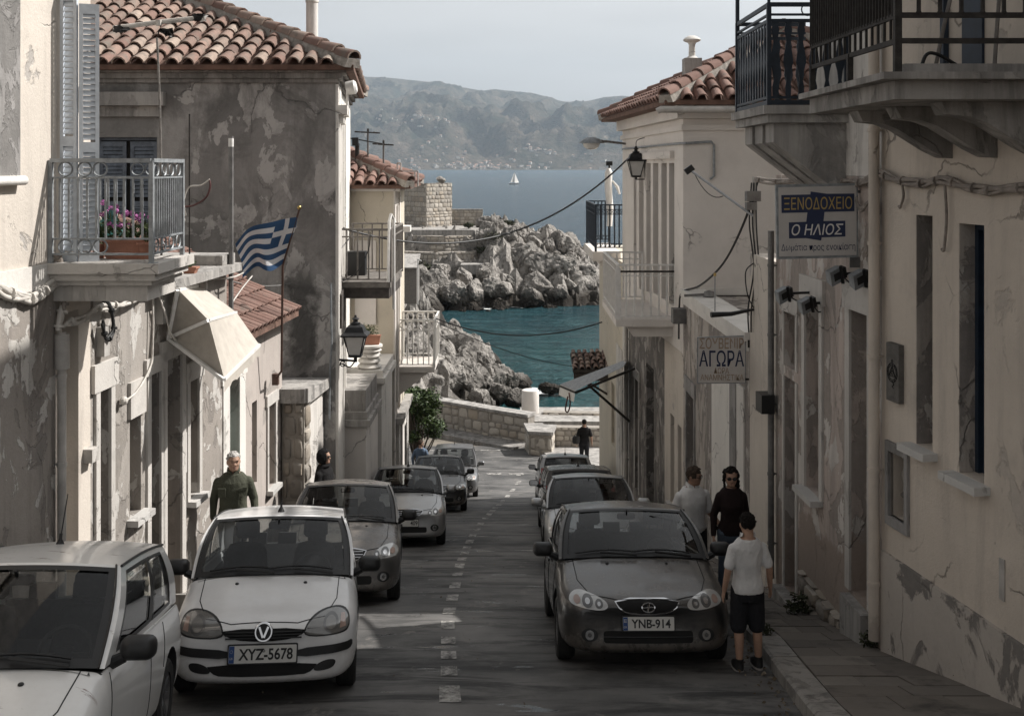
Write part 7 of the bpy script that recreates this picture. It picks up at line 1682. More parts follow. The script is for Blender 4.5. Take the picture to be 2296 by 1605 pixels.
# --- awnings
T = thing('awning', 'cream fabric awning with an open folding side over the terrace house door', 'awning', at(365, 770, 12.26))
hA, hB = WL.pt(uL(366), (HY - 768) / F * 12.9, .05), WL.pt(uL(462), (HY - 745) / F * 14.6, .05)
tA, tB = at(400, 650, 13.02), at(448, 640, 14.7); fA, fB = at(503, 850, 12.96), at(582, 774, 14.6); mA, mB = at(468, 718, 13.0), at(530, 700, 14.66)
b = B()
def strip(P, Q_, n=8, bag=.055):
    for i in range(len(P) - 1):
        b.grid(lambda u, v: (P[i].lerp(P[i + 1], u)).lerp(Q_[i].lerp(Q_[i + 1], u), v) - Z * bag * sin(pi * v) * sin(pi * u), n, n)
strip([tA, mA, fA], [tB, mB, fB]); cn = part(T, 'canvas', b, M['canvas'], 75, fixn=False)
b = B(); hA2 = hA + Vector((.03, 0, 0))
for p, q in ((tA, mA), (mA, fA)): b.grid(lambda u, v: hA2.lerp(p.lerp(q, u), v) + Vector((0, .05 * sin(pi * v) * sin(pi * u), 0)), 6, 6)
part(T, 'side_panel', b, M['canvas'], 30, fixn=False)
b = B(); vl = Z * -.16; b.grid(lambda u, v: fA.lerp(fB, u) + vl * v * (1 - .18 * abs(sin(u * 6 * pi))) + Vector((.01 * sin(u * 20), 0, 0)), 36, 2); part(T, 'valance', b, M['canvas'], None, fixn=False)
b = B()
for p in (tA, mA, fA): b.bar(hA + Vector((.02, -.035, 0)), p + Vector((0, -.035, 0)), .04)
for p in (tB, mB, fB): b.bar(hB, p, .035)
b.bar(fA, fB, .035); b.bar(mA, mB, .03); b.bar(tA, tB, .04); part(T, 'frame', b, M['whitesteel'])
T = thing('metal_canopy', 'rippled grey metal canopy on rusty struts over the right row doorway', 'canopy', at(1410, 815, 28.6))
iA, iB, oA, oB = at(1398, 822, 28.4), at(1408, 806, 30.2), at(1290, 876, 28.4), at(1256, 862, 31.0)
b = B(); b.grid(lambda u, v: iA.lerp(iB, v).lerp(oA.lerp(oB, v), u) + Z * .02 * sin(v * 60), 2, 60); part(T, 'roof_sheet', b, M['galv'], 60, fixn=False)
b = B(); b.grid(lambda u, v: oA.lerp(oB, u) - Z * .30 * v + Vector((-.04 * v, 0, 0)), 4, 2); part(T, 'end_flap', b, M['whitesteel'], None, fixn=False)
b = B(); b.bar(oA - Z * .05, at(1424, 826, 28.2), .06); b.bar(at(1318, 862, 28.5), at(1412, 945, 28.4), .06); b.bar(oA - Z * .04, oB - Z * .04, .05); part(T, 'strut', b, M['rustiron'])
b = B(); p = at(1276, 880, 29); b.tube(spline([p, p + Vector((.03, 0, -.3)), p + Vector((-.03, 0, -.52)), p + Vector((-.10, 0, -.45)), p + Vector((-.03, 0, -.1))]), .02, 5); part(T, 'hanging_strap', b, plain('dark_red_strap', (.10, .03, .025), .8))
T = thing('tiled_canopy', 'small brown tiled canopy projecting above the metal canopy', 'canopy', at(1370, 815, 36))
A_, C__ = Vector((2.0, 35.0, -6.62)), Vector((3.25, 35.0, -6.58)); upv2 = Vector((0, 1, .13)).normalized()
b = B(); q = upv2 * 1.9; dz = Z * .09; b.hexa([A_ - dz, C__ - dz, C__ + q - dz, A_ + q - dz, A_, C__, C__ + q, A_ + q]); rf = part(T, 'roof_board', b, M['darkwood']); b = B(); tiles(b, A_, C__, upv2, 1.8, .2, .4, .085); part(rf, 'tiles', b, M['tile'], 50, fixn=False); b = B(); b.box(2.02, 3.2, 35.04, 35.14, -6.98, -6.72); b.bar(Vector((2.1, 35.1, -6.8)), Vector((3.2, 35.3, -7.5)), .07); part(T, 'beam', b, M['darkwood'])
# closed parasol on the blue balcony
p = at(1366, 556, 34.3); T = thing('closed_parasol', 'closed white parasol tied to a dark pole on the blue iron balcony', 'parasol', p)
b = B(); b.tube([p, p + Z * 2.75], .03, 6); b.obox(p + Z * 2.7, (.2, .1, .14)); part(T, 'pole', b, M['iron']); b = B(); b.tube(spline([p + Vector((0, -.05, .7)), p + Vector((.02, -.05, 1.2)), p + Vector((-.03, -.05, 1.9)), p + Vector((-.02, -.05, 2.55))], 4), [.09] * 4 + [.11] * 4 + [.12] * 4 + [.05], 8); b.tube([p + Vector((.1, -.06, 2.15)), p + Vector((.26, -.06, 1.95)), p + Vector((.33, -.06, 1.72))], [.03, .06, .035], 6); part(T, 'folded_cloth', b, M['letterwhite'], 50)

# --- left roof and terrace clutter
def pole(name, label, p0, p1, r, mat, extra=None, cat='pole'):
    b = B(); b.tube([p0, p1], r, 8); T = thing(name, label, cat, p0); part(T, 'pole', b, M[mat], 40); return T
p0 = at(425, 610, 14.8); T = pole('thin_pole', 'thin rusty pole with a looped hose and white ropes on the terrace', p0, at(425, 256, 14.8), .012, 'rustiron')
b = B(); c = at(428, 450, 14.75); b.tube(spline([at(402, 463, 14.75), at(430, 462, 14.75), at(460, 445, 14.75), at(471, 420, 14.75), at(470, 404, 14.75)]), .014, 6); part(T, 'hose', b, plain('dark_red_hose', (.07, .022, .02), .5), 60)
b = B(); b.tube(spline([at(470, 402, 14.74), at(450, 416, 14.74), at(424, 420, 14.74), at(412, 450, 14.74), at(415, 470, 14.74)]), .011, 5)
for k in range(4): b.tube(spline([at(396 + k * 3, 430 + k * 3, 14.73), at(404 + k, 452, 14.72), at(412, 465, 14.72), at(408 + k * 3, 480, 14.73), at(410 + (k % 2) * 5, 500 - k * 5, 14.73)]), .008, 5)
part(T, 'rope', b, M['whitecable'], 60); b = B(); b.obox(p0 + Z * .02, (.36, .3, .09)); part(T, 'base_block', b, M['slab_dark'])
p0 = at(518, 690, 15.3); p0.z = -2.25; T = pole('flue_pipe', 'tall stained metal pipe with a white band near its top', p0, at(518, 306, 15.3), .036, 'zinc', cat='pipe'); b = B(); q = at(518, 320, 15.3); b.tube([q - Z * .06, q + Z * .06], .0375, 10); part(T, 'white_band', b, M['whitesteel'], 40)
p0 = at(362, 372, 11.35); p0.z = -.93; T = thing('antenna_mast', 'crooked antenna mast with a white boom, plastic bags and a rag on the flower balcony', 'antenna', p0)
b = B(); b.tube(spline([p0, at(361, 366, 11.35), at(357, 200, 11.35), at(352, 85, 11.35)], 4), .012, 6); part(T, 'mast', b, M['wood'], 40); b = B(); b.tube([at(254, 64, 11.35), at(360, 50, 11.35), at(436, 42, 11.35)], .026, 8); b.tube([at(356, 46, 11.33), at(356, 58, 11.33)], .034, 8); part(T, 'boom', b, M['whitecable'], 40)
b = B(); rr = random.Random(4)
for c0, n_ in ((at(272, 66, 11.33), 9), (at(372, 74, 11.33), 10), (at(446, 40, 11.33), 7)):
    for i in range(n_): a_ = rr.uniform(0, 3.1); b.add([c0 + Vector((rr.uniform(-.09, .09), rr.uniform(-.04, .04), rr.uniform(-.05, .05))) for _ in range(4)], [(0, 1, 2), (0, 2, 3)])
part(T, 'torn_bag', b, M['cable'], None, fixn=False); b = B(); c0 = at(456, 38, 11.33)
for i in range(6): b.add([c0 + Vector((rr.uniform(-.05, .05), rr.uniform(-.04, .04), rr.uniform(-.06, .05))) for _ in range(3)], [(0, 1, 2)])
part(T, 'rag', b, M['letterwhite'], None, fixn=False)
# television antennas on the yellow house
for px, y0_, y1_, bx, by_, lab in ((825, 365, 293, 54, 297, 'taller television antenna with a straight cross bar on the yellow house roof'), (860, 372, 318, 45, 324, 'shorter television antenna with small dipoles on the yellow house roof')):
    p0, p1 = at(px, y0_ + 18, 29.3), at(px, y1_ - 4, 29.3); T = pole('tv_antenna', lab, p0, p1, .025, 'zinc', cat='antenna'); b = B(); q = at(px, by_, 29.3); L_ = bx / F * 29.3; b.tube([q + Vector((-L_ * .55, 0, .015)), q + Vector((L_ * .5, 0, -.02))], .022, 6)
    for k in (-.3, 0, .3): b.tube([q + Vector((L_ * k, -.25, 0)), q + Vector((L_ * k, .25, 0))], .012, 5)
    b.tube([q + Vector((0, 0, -.02)), q + Vector((0, 0, .10))], .03, 6); part(T, 'crossbar', b, M['rustiron'])
p0 = at(801, 365, 29); T = pole('vent_pipe', 'short rusty vent pipe with a dark box beside the antennas', p0, at(801, 322, 29), .06, 'rustiron', cat='pipe'); b = B(); b.obox(at(797, 318, 28.95), (.16, .14, .22)); b.bar(at(783, 310, 29), at(858, 323, 29), .03); part(T, 'box', b, M['black'])
T = thing('roof_rail', 'small white rail frame at the roof edge of the yellow house', 'railing', at(893, 395, 29.5)); b = B()
for p, q in (((891, 366), (891, 396)), ((899, 366), (899, 396)), ((891, 366), (899, 366)), ((899, 384), (937, 384)), ((937, 384), (937, 418)), ((930, 386), (930, 410))): b.bar(at(*p, 30), at(*q, 30), .045)
part(T, 'rail', b, M['whitesteel'])
# --- flag
pT, pM, pB, pW = at(671, 470, 16.6), at(634, 596, 17.0), at(631, 832, 17.3), at(618, 850, 17.5)
T = thing('flag', 'blue and white striped Greek flag on a brown pole beside the tiled cottage', 'flag', pW)
b = B(); b.tube([pW, pB, pM], .020, 8); b.tube([pM, pT], .015, 8); b.obox(pW, (.1, .1, .18)); po = part(T, 'flagpole', b, M['brownpole'], 40); b = B(); b.ball(pT + Z * .03, .035, 10, 6); part(po, 'finial', b, M['brass'], 60)
b = B(); hoT, hoB = pM.lerp(pT, .90), pM.lerp(pT, .04); flT, flB = at(526, 546, 16.3), at(545, 618, 16.5); NU, NV = 54, 36
def fl(u, v):
    p = hoT.lerp(hoB, v).lerp(flT.lerp(flB, v), u); wv = sin(u * 7.5 + v * 1.8) * .055 + sin(u * 15 - v * 3) * .018
    p.y += wv * u ** .5 * 1.6; p.z += (.10 * sin(u * pi) * (1 - v) - .055 * sin(u * 2 * pi + .5) + .03 * sin(u * 9 + v)) ; p.x += .02 * sin(v * 6 + u * 4); return p
vs = [fl(i / NU, j / NV) for i in range(NU + 1) for j in range(NV + 1)]; b.v = [tuple(v) for v in vs]
for i in range(NU):
    for j in range(NV):
        u, v = (i + .5) / NU, (j + .5) / NV; white = int(v * 9) % 2 == 1
        if u < .37 and v < 5 / 9: white = .148 < u < .222 or 2 / 9 < v < 3 / 9
        b.f.append((i * (NV + 1) + j, (i + 1) * (NV + 1) + j, (i + 1) * (NV + 1) + j + 1, i * (NV + 1) + j + 1)); b.m.append(1 if white else 0)
part(T, 'cloth', b, [M['flagblue'], M['flagwhite']], 60, fixn=False)
cable('frayed rope tied from the flag corner to the terrace edge', spline([at(566, 618, 16.6), at(540, 650, 16.2), at(512, 692, 15.8)]), .012, 'whitecable', 'rope', 'rope')
cable('slack rope lying along the terrace edge to the metal pipe', spline([at(396, 607, 13.6), at(430, 620, 14.3), at(470, 626, 15), at(520, 622, 15.2), at(545, 612, 15.6)]), .012, 'whitecable', 'rope', 'rope')
# --- balcony flowers
def potplant(name, label, c, r, h, trough=0, flowers=0, white=0, spread=.16, tall=.24, cat='flower pot', n=90, seed=1):
    rr = random.Random(seed); T = thing(name, label, cat, c, 'potted plants'); b = B()
    if trough: b.hexa([c + Vector((x * trough * k, y * .075 * k, z)) for z, k in ((0, .88), (h, 1)) for x, y in ((-1, -1), (1, -1), (1, 1), (-1, 1))]); b.hexa([c + Vector((x * (trough + .01), y * .085, z)) for z in (h + .001, h + .025) for x, y in ((-1, -1), (1, -1), (1, 1), (-1, 1))])
    else: b.lathe(c, [(0, 0), (r * .72, 0), (r * .95, h * .85), (r * 1.08, h * .86), (r * 1.08, h), (r * .9, h), (r * .88, h * .9), (0, h * .9)], 18)
    part(T, 'pot', b, M['terracotta'], 40); b = B(); leafcloud(b, c + Z * (h + tall * .4), (trough * .95 if trough else spread, .12, tall * .5), n, .035, rr)
    for i in range(8): x = rr.uniform(-1, 1) * (trough or spread) * .8; b.tube([c + Z * h, c + Vector((x, rr.uniform(-.06, .06), h + tall * rr.uniform(.6, 1)))], .004, 4)
    part(T, 'foliage', b, M['leaf'], None, fixn=False)
    if flowers:
        b = B()
        for i in range(flowers):
            p = c + Vector((rr.uniform(-1, 1) * (trough or spread), rr.uniform(-.12, .08), h + tall * rr.uniform(.55, 1.15)))
            for k in range(34):
                d = Vector((rr.gauss(0, 1), rr.gauss(0, 1), rr.gauss(0, 1))).normalized(); q = p + d * .027; a_, e_ = d.orthogonal().normalized() * .010, d.cross(d.orthogonal()).normalized() * .010; b.add([q - a_, q - e_, q + a_, q + e_], [(0, 1, 2, 3)])
        part(T, 'blossom', b, M['petalwhite'] if white else M['petal'], None, fixn=False)
fz = -.93
potplant('geranium_pot', 'trough of pink geraniums in the middle of the flower balcony', Vector((at(282, 0, 10.95).x, 10.95, fz)), 0, .17, .20, 11, 0, tall=.26, n=150, seed=3)
potplant('geranium_pot', 'round pot of pink geraniums at the right end of the flower balcony', Vector((at(326, 0, 10.9).x, 10.9, fz)), .085, .17, 0, 6, 0, .11, .28, n=70, seed=5)
potplant('geranium_pot', 'small pot with white blossoms beside the shutters on the flower balcony', Vector((at(222, 0, 11.0).x, 11.0, fz)), .07, .14, 0, 4, 1, .10, .26, n=70, seed=6)
potplant('geranium_pot', 'taller pink geranium behind the trough near the green cloth', Vector((at(248, 0, 11.2).x, 11.2, fz)), .08, .18, 0, 7, 0, .13, .34, n=80, seed=8)
b = B(); c = Vector((at(246, 0, 11.28).x, 11.28, fz)); b.lathe(c, [(.02, .0), (.03, .2), (.16, .22), (.12, .34), (.03, .50), (.012, .52), (0, .54)], 9); T = thing('garden_umbrella', 'small folded dark green umbrella standing among the balcony flowers', 'umbrella', c); part(T, 'cloth', b, M['teal'], 30)
c = at(408, 640, 14.0); c.z = -1.38; potplant('terrace_planter', 'long flat planter of green leaves on the terrace slab', c, 0, .06, .20, 0, 0, tall=.16, n=150, cat='planter', seed=9)
# planter on its white rough pedestal
c = at(829, 838, 25.9); c.z = -4.85
T = thing('rough_pedestal', 'lumpy whitewashed pedestal of stacked stones on the garden wall', 'pedestal', c); b = B()
for k in range(4): b.lathe(c + Vector((rnd(-.02, .02), 0, k * .13)), [(0, 0), (.22, .0), (.27 + rnd(0, .03), .05), (.26, .10), (.2, .13), (0, .13)], 14)
b.lathe(c + Z * .525, [(0, 0), (.31, 0), (.31, .05), (0, .05)], 18); part(T, 'stacked_stones', b, M['white'], 30)
potplant('planter', 'terracotta pot with a small shrub on the whitewashed pedestal under the lantern', c + Z * .578, .17, .20, .26, 0, 0, tall=.34, n=120, seed=12)
# --- shrub by the road, with trunk and limbs
def shrub(name, label, c, r, h, n, seed, leafm='bushleaf', size=.09, clumps=26, cat='shrub'):
    rr = random.Random(seed); T = thing(name, label, cat, c); tb, lf = B(), B(); top = c + Z * h
    for i in range(clumps):
        a = rr.uniform(0, 6.28); el = rr.uniform(-1.35, 1); q = top + Vector((cos(a) * r * rr.uniform(.3, .85), sin(a) * r * rr.uniform(.3, .85), el * r * 1.05 * rr.uniform(.55, .9)))
        s = r * rr.uniform(.22, .42); leafcloud(lf, q, (s, s, s * .8), int(n / clumps), size, rr)
        if i % 2 == 0: m_ = c.lerp(q, .55) + Vector((rr.uniform(-.1, .1), rr.uniform(-.1, .1), .1)); tb.tube(spline([c + Z * h * .25, m_, q], 3), [.05, .045, .04, .03, .025, .02, .012][:7], 5)
    tb.tube([c - Z * .2, c + Z * h * .3, c + Z * h * .6], [.10, .08, .05], 8); part(T, 'trunk', tb, M['bark'], 40); part(T, 'crown', lf, M[leafm], None, fixn=False)
c = Vector((-3.72, 42.0, ground(42))); shrub('roadside_shrub', 'dense dark green shrub leaning over the road beyond the yellow house', c, 1.05, 2.7, 6500, 21, size=.085, clumps=54)
for px, py, Y, r, lab in ((1790, 1365, 13.6, .17, 'dark leafy weed beside the doorstep at the foot of the pink house'), (1955, 1428, 11.55, .13, 'dark weed sprouting by the drainpipe foot'), (1720, 1438, 12.2, .08, 'tiny weed tuft in the gap behind the kerb'), (2010, 1450, 11.2, .09, 'small weed tuft under the peeling plinth'), (2165, 1530, 10.1, .15, 'broad leafy weed at the foot of the beige house')):
    b = B(); c = at(px, py, Y); c.z = ground(Y) + .15; leafcloud(b, c + Z * r * .7, (r, r * .8, r), 130, r * .28, random.Random(px))
    for k in range(6): b.tube([c, c + Vector((rnd(-r, r) * .6, rnd(-r, r) * .5, r * 1.2))], .004, 4)
    solo('weed', b, M['weed'], lab, 'weed', loc=c)
b = B(); rr = random.Random(8)     # leaves and grit in the gutter
for i in range(260):
    y = rr.uniform(8.6, 13.5) if i < 150 else rr.uniform(8.8, 26); x = interp(KERB, y) - abs(rr.gauss(0, .16)) - .02 if i < 150 else rr.uniform(-2.5, 2.4); z = ground(y) + .025; s = rr.uniform(.012, .03) if i < 150 else rr.uniform(.008, .02); a = rr.uniform(0, 6.28)
    u, v = Vector((cos(a), sin(a) , .2)) * s, Vector((-sin(a), cos(a), rr.uniform(-.3, .6))) * s * .6; c = Vector((x, y, z)); b.add([c - u, c - v, c + u, c + v + Z * .008], [(0, 1, 2, 3)])
solo('dry_leaves', b, island('dry_litter', [(.12, .085, .05), (.06, .045, .03), (.2, .17, .13), (.035, .028, .022)], .9, None, 5, 0), 'dry leaves and grit along the kerb', 'leaves', kind='stuff')
# rod and small lamp on the shop terrace
p0 = at(1603, 705, 19.4); p0.z = -2.75; T = pole('terrace_rod', 'slim metal rod with a brass tip on the shop terrace', p0, at(1603, 617, 19.4), .012, 'galv', cat='rod'); b = B(); b.tube([at(1603, 619, 19.4), at(1603, 612, 19.4)], .026, 6); part(T, 'tip', b, M['brass'])
p0 = at(1590, 663, 21.5); p0.z = -2.6; T = thing('terrace_lamp', 'small grey lamp lying on the terrace parapet of the shop', 'lamp', p0); b = B(); b.lathe(p0 + Vector((0, 0, .02)), [(0, 0), (.13, 0), (.10, .09), (0, .12)], 12); b.bar(p0 + Vector((-.1, 0, .05)), p0 + Vector((-.5, 0, .03)), .05); part(T, 'lamp_body', b, M['zinc'], 40)
# far wooden shed and ladder rail by the cove
T = thing('shore_shed', 'small wooden shed with a slatted roof by the rocks behind the yellow house', 'shed', (-9.4, 100, -12.5)); cX = at(922, 600, 100)
b = B(); b.box(cX.x - 1.5, cX.x + .6, 99, 102, -12.6, -9.3); part(T, 'wall', b, M['wood']); b = B(); b.hexa([(cX.x - 1.7, 98.6, -9.296), (cX.x + .7, 98.6, -9.296), (cX.x + .7, 102, -8.3), (cX.x - 1.7, 102, -8.3), (cX.x - 1.7, 98.6, -9.2), (cX.x + .7, 98.6, -9.2), (cX.x + .7, 102, -8.2), (cX.x - 1.7, 102, -8.2)]); part(T, 'roof', b, M['slab']); b = B(); b.bar((cX.x + .75, 98.5, -12.6), (cX.x + .75, 98.5, -8.4), .1); b.bar((cX.x + .75, 98.5, -8.4), (cX.x + 1.1, 98.5, -8.6), .1); part(T, 'rail', b, M['whitesteel'])
# ================================================================ people
M['skin'] = plain('skin', (.36, .22, .155), .6, var=.12, scale=18)
M['skindark'] = plain('tanned_skin', (.27, .16, .11), .6, var=.12, scale=18)
M['hair_black'] = plain('black_hair', (.012, .010, .009), .9, var=.4, scale=40, bump=.3, spec=.12)
M['hair_brown'] = plain('brown_hair', (.05, .036, .027), .85, var=.45, scale=40, bump=.3, spec=.15)
M['hair_grey'] = plain('grey_hair', (.42, .40, .38), .7, var=.3, scale=40, bump=.5)
M['lips'] = plain('lips', (.24, .11, .09), .5, var=.1)
M['eye'] = plain('eye', (.03, .025, .022), .2, var=.2)
def cloth(name, col):
    m, n, bs = newmat(name); t = NT(n); p = t.pos(True)
    t.L(t.mix(t.ramp(t.noise(p, 5, 5), .3, .7), [c * .82 for c in col], [c * 1.08 for c in col]), bs.inputs['Base Color']); bs.inputs['Roughness'].default_value = .92; bs.inputs['Specular IOR Level'].default_value = .15
    t.bump(t.math('ADD', t.noise(p, 9, 5, .6, 1.2, (1, 1, .55)), t.math('MULTIPLY', t.noise(p, 3.5, 4, .6, 1.5), 1.2)), .8, .022, bs); return m
M['whiteshirt'] = cloth('white_cotton', (.62, .61, .60)); M['olive'] = cloth('olive_cotton', (.075, .078, .058)); M['blackcloth'] = cloth('black_cloth', (.014, .0135, .014)); M['darkknit'] = cloth('dark_maroon_knit', (.020, .013, .013))
M['denim'] = cloth('blue_denim', (.085, .105, .135)); M['blueshirt'] = cloth('blue_shirt', (.115, .155, .22)); M['darktrouser'] = cloth('dark_trousers', (.022, .022, .025)); M['khaki'] = cloth('grey_trousers', (.09, .085, .078))
M['shoe'] = plain('black_shoe', (.015, .015, .015), .6, var=.3, scale=20); M['sole'] = plain('pale_sole', (.30, .28, .26), .8)

def remeshed(b, vox, it=6):
    me = b.mesh('tmp'); fixnormals(me)
    r = evaluated(me, [('REMESH', dict(mode='VOXEL', voxel_size=vox, use_smooth_shade=True)), ('SMOOTH', dict(factor=.5, iterations=it))]); bpy.data.meshes.remove(me); r.materials.clear(); return r
def ellr(z, cx, cy, rx, ry, n=16, sq=1.0):
    return [Vector((cx + rx * abs(cos(a)) ** sq * (1 if cos(a) >= 0 else -1), cy + ry * abs(sin(a)) ** sq * (1 if sin(a) >= 0 else -1), z)) for a in [2 * pi * i / n for i in range(n)]]
def person(label, loc, H, yaw, J={}, headyaw=0.0, headpitch=0.0, build=1.0, hair='short', haircol='hair_brown', top='whiteshirt', sleeve='short', bottom='darktrouser', shorts=False, skin='skin', glasses=None, vox=.0085, female=False, collar=True, hood=False, grip=None, tails=.0):
    T = thing('person', label, 'person', loc, 'people on the street'); T.rotation_euler = (0, 0, yaw)
    sw = (.101 if not female else .088) * build
    D = dict(sh=(sw * .97, .005, .778), el=(sw + .035, .018, .635), wr=(sw + .045, -.025, .485), hip=(.050, .0, .515), kn=(.056, -.008, .275), an=(.058, .018, .045))
    P = {}
    for s, k in ((1, 'l'), (-1, 'r')):
        for n_, v in D.items(): P[k + n_] = Vector((v[0] * s, v[1], v[2])) * H
    for n_, v in J.items(): P[n_] = Vector(v) * H
    def limb(b, pts, rad, n=12):
        q, r = [], []
        for i in range(len(pts) - 1):
            for k in range(4): q.append(pts[i].lerp(pts[i + 1], k / 4)); r.append(lerp(rad[i], rad[i + 1], k / 4) * H)
        q.append(pts[-1]); r.append(rad[-1] * H); b.tube(q, r, n)
        for p, rr in zip(pts, rad): b.ball(p, rr * H * .99, 12, 8)
    def torso(b, g=0.0, z0=.455, z1=.86, hip=1.0, flare=0.0):
        prof = [(.455, .075, .055, .012), (.50, .092, .064, .010), (.54, .094, .066, .006), (.60, .084, .060, .0), (.66, .084, .060, -.004), (.73, .094, .066, -.004), (.785, .096, .062, .002), (.82, .080, .050, .008), (.845, .058, .042, .012), (.862, .036, .036, .012)]
        if female: prof = [(.455, .078, .056, .012), (.50, .095, .068, .010), (.54, .092, .066, .006), (.60, .074, .054, .0), (.66, .074, .056, -.006), (.72, .082, .070, -.012), (.785, .085, .058, .0), (.82, .076, .048, .008), (.845, .050, .038, .012), (.862, .032, .032, .012)]
        rings = [ellr(z * H, 0, cy * H, (rx * build + g + (flare if z < .56 else 0)) * H, (ry * build + g + (flare if z < .56 else 0)) * H, 20, .85) for z, rx, ry, cy in prof if z0 - .001 <= z <= z1]
        b.loft(rings)
    # ---- head, in its own frame so that it can turn
    hh = H * .130; HM = Matrix.Rotation(headyaw, 3, 'Z') @ Matrix.Rotation(headpitch, 3, 'X'); h0 = Vector((0, .0, .870 * H)); piv = Vector((0, .012 * H, .87 * H))
    def hd(v): v = Vector(v) * hh + h0; return piv + HM @ (v - piv)
    def hball(b, c, r, n=14, m=9): b.loft([[hd((c[0] + r[0] * sin(pi * j / m) * cos(2 * pi * k / n), c[1] + r[1] * sin(pi * j / m) * sin(2 * pi * k / n), c[2] - r[2] * cos(pi * j / m))) for k in range(n)] for j in [.12] + list(range(1, m)) + [m - .12]])
    b = B()
    b.loft([[hd(v) for v in ellr(z, 0, cy, rx, ry, 18)] for z, rx, ry, cy in ((-.06, .15, .16, -.10), (.02, .20, .22, -.17), (.10, .25, .30, -.11), (.22, .30, .38, -.04), (.36, .335, .42, .0), (.52, .345, .44, .02), (.68, .345, .445, .03), (.83, .30, .39, .05), (.93, .21, .28, .06), (.985, .09, .12, .06))])
    b.loft([[hd(v) for v in ((-.05, -.36, .52), (.05, -.36, .52), (.05, -.34, .54), (-.05, -.34, .54))], [hd(v) for v in ((-.045, -.46, .44), (.045, -.46, .44), (.07, -.34, .44), (-.07, -.34, .44))], [hd(v) for v in ((-.075, -.50, .36), (.075, -.50, .36), (.09, -.34, .35), (-.09, -.34, .35))], [hd(v) for v in ((-.05, -.44, .325), (.05, -.44, .325), (.06, -.34, .32), (-.06, -.34, .32))]])
    hball(b, (0, -.385, .595), (.24, .06, .045)); hball(b, (0, -.33, .10), (.12, .10, .09)); hball(b, (.17, -.31, .36), (.10, .08, .09)); hball(b, (-.17, -.31, .36), (.10, .08, .09))
    for s in (-1, 1): hball(b, (s * .365, .06, .44), (.04, .10, .14)); hball(b, (s * .355, .03, .36), (.035, .06, .07))
    limb(b, [Vector((0, .018 * H, .83 * H)), piv + HM @ (Vector((0, .01 * H, .90 * H)) - piv)], [.036 * (.85 if female else 1), .034 * (.85 if female else 1)], 14)
    torso(b)
    for k, s in (('l', 1), ('r', -1)):
        sh, el, wr = P[k + 'sh'], P[k + 'el'], P[k + 'wr']; limb(b, [sh * .86 + Vector((0, 0, .118 * H)), sh, el, wr], [.020, .031 * build, .0245 * build, .0165])
        f = (wr - el).normalized(); side = Vector((0, -1, 0)) - f * f.dot(Vector((0, -1, 0))); side = side.normalized() if side.length > .1 else Vector((1, 0, 0)); nrm = f.cross(side)
        if nrm.x * s > 0: nrm = -nrm                       # palm faces the thigh
        hl = .105 * H; pc = wr + f * hl * .22
        b.loft([[wr + f * hl * t_ + side * (hl * .21 * a_ * cos(q)) + nrm * (hl * .085 * sin(q)) for q in [2 * pi * i / 12 for i in range(12)]] for t_, a_ in ((-.04, .62), (.10, .85), (.28, 1.0), (.46, 1.0), (.53, .9))])
        cu = .9 if grip == k else .32
        for i, (o_, l_) in enumerate(((.155, .42), (.055, .47), (-.05, .44), (-.15, .34))):
            p0 = wr + f * hl * .48 + side * hl * o_; d1 = (f + nrm * cu * .35 + side * o_ * .4).normalized(); d2 = (f + nrm * cu * 1.1).normalized(); d3 = (f * (.9 - cu * .5) + nrm * cu * 1.8).normalized(); L_ = l_ * hl
            p1 = p0 + d1 * L_ * .42; p2 = p1 + d2 * L_ * .33; p3 = p2 + d3 * L_ * .26; b.tube([p0 - f * .012, p0, p1, p2, p3], [.0085 * H / 1.75, .0088 * H / 1.75, .008 * H / 1.75, .0075 * H / 1.75, .006 * H / 1.75], 8)
        t0 = wr + f * hl * .14 + side * hl * .17; b.tube([t0 - side * .01, t0, t0 + (f * .7 + side * .62 + nrm * .25).normalized() * hl * .22, t0 + (f * 1.1 + side * .62 + nrm * .45).normalized() * hl * .42], [.011 * H / 1.75, .011 * H / 1.75, .0095 * H / 1.75, .007 * H / 1.75], 8)
        hp, kn, an = P[k + 'hip'], P[k + 'kn'], P[k + 'an']; mid = kn.lerp(an, .32) + Vector((0, .008 * H, 0))
        limb(b, [hp, hp.lerp(kn, .45), kn, mid, an], [.055 * build, .045 * build, .0315 * build, .0325 * build, .0205])
        b.loft([ellr(z * H, an.x, an.y + cy * H, rx * H, ry * H, 14) for z, rx, ry, cy in ((.002, .026, .060, -.035), (.02, .027, .062, -.034), (.04, .024, .042, -.018), (.06, .02, .024, 0))])
    link('body', remeshed(b, vox), M[skin], T)
    P_ = lambda nm, bb, m, smv=50, par=T: part(par, nm, bb, M[m], smv, local=True)
    def R(nm, bb, m, vx=.011, it=5): return link(nm, remeshed(bb, vx, it), M[m], T)
    # ---- face
    for s in (-1, 1):
        b = B(); hball(b, (s * .145, -.385, .515), (.045, .035, .020), 10, 6); P_('eye', b, 'eye')
        b = B(); b.tube([hd((s * .06, -.425, .60)), hd((s * .15, -.42, .625)), hd((s * .23, -.37, .60))], [.016 * hh, .020 * hh, .012 * hh], 5); P_('eyebrow', b, haircol if haircol != 'hair_grey' else 'hair_brown')
    b = B(); hball(b, (0, -.385, .21), (.10, .05, .022), 10, 6); hball(b, (0, -.375, .175), (.085, .05, .022), 10, 6); P_('mouth', b, 'lips')
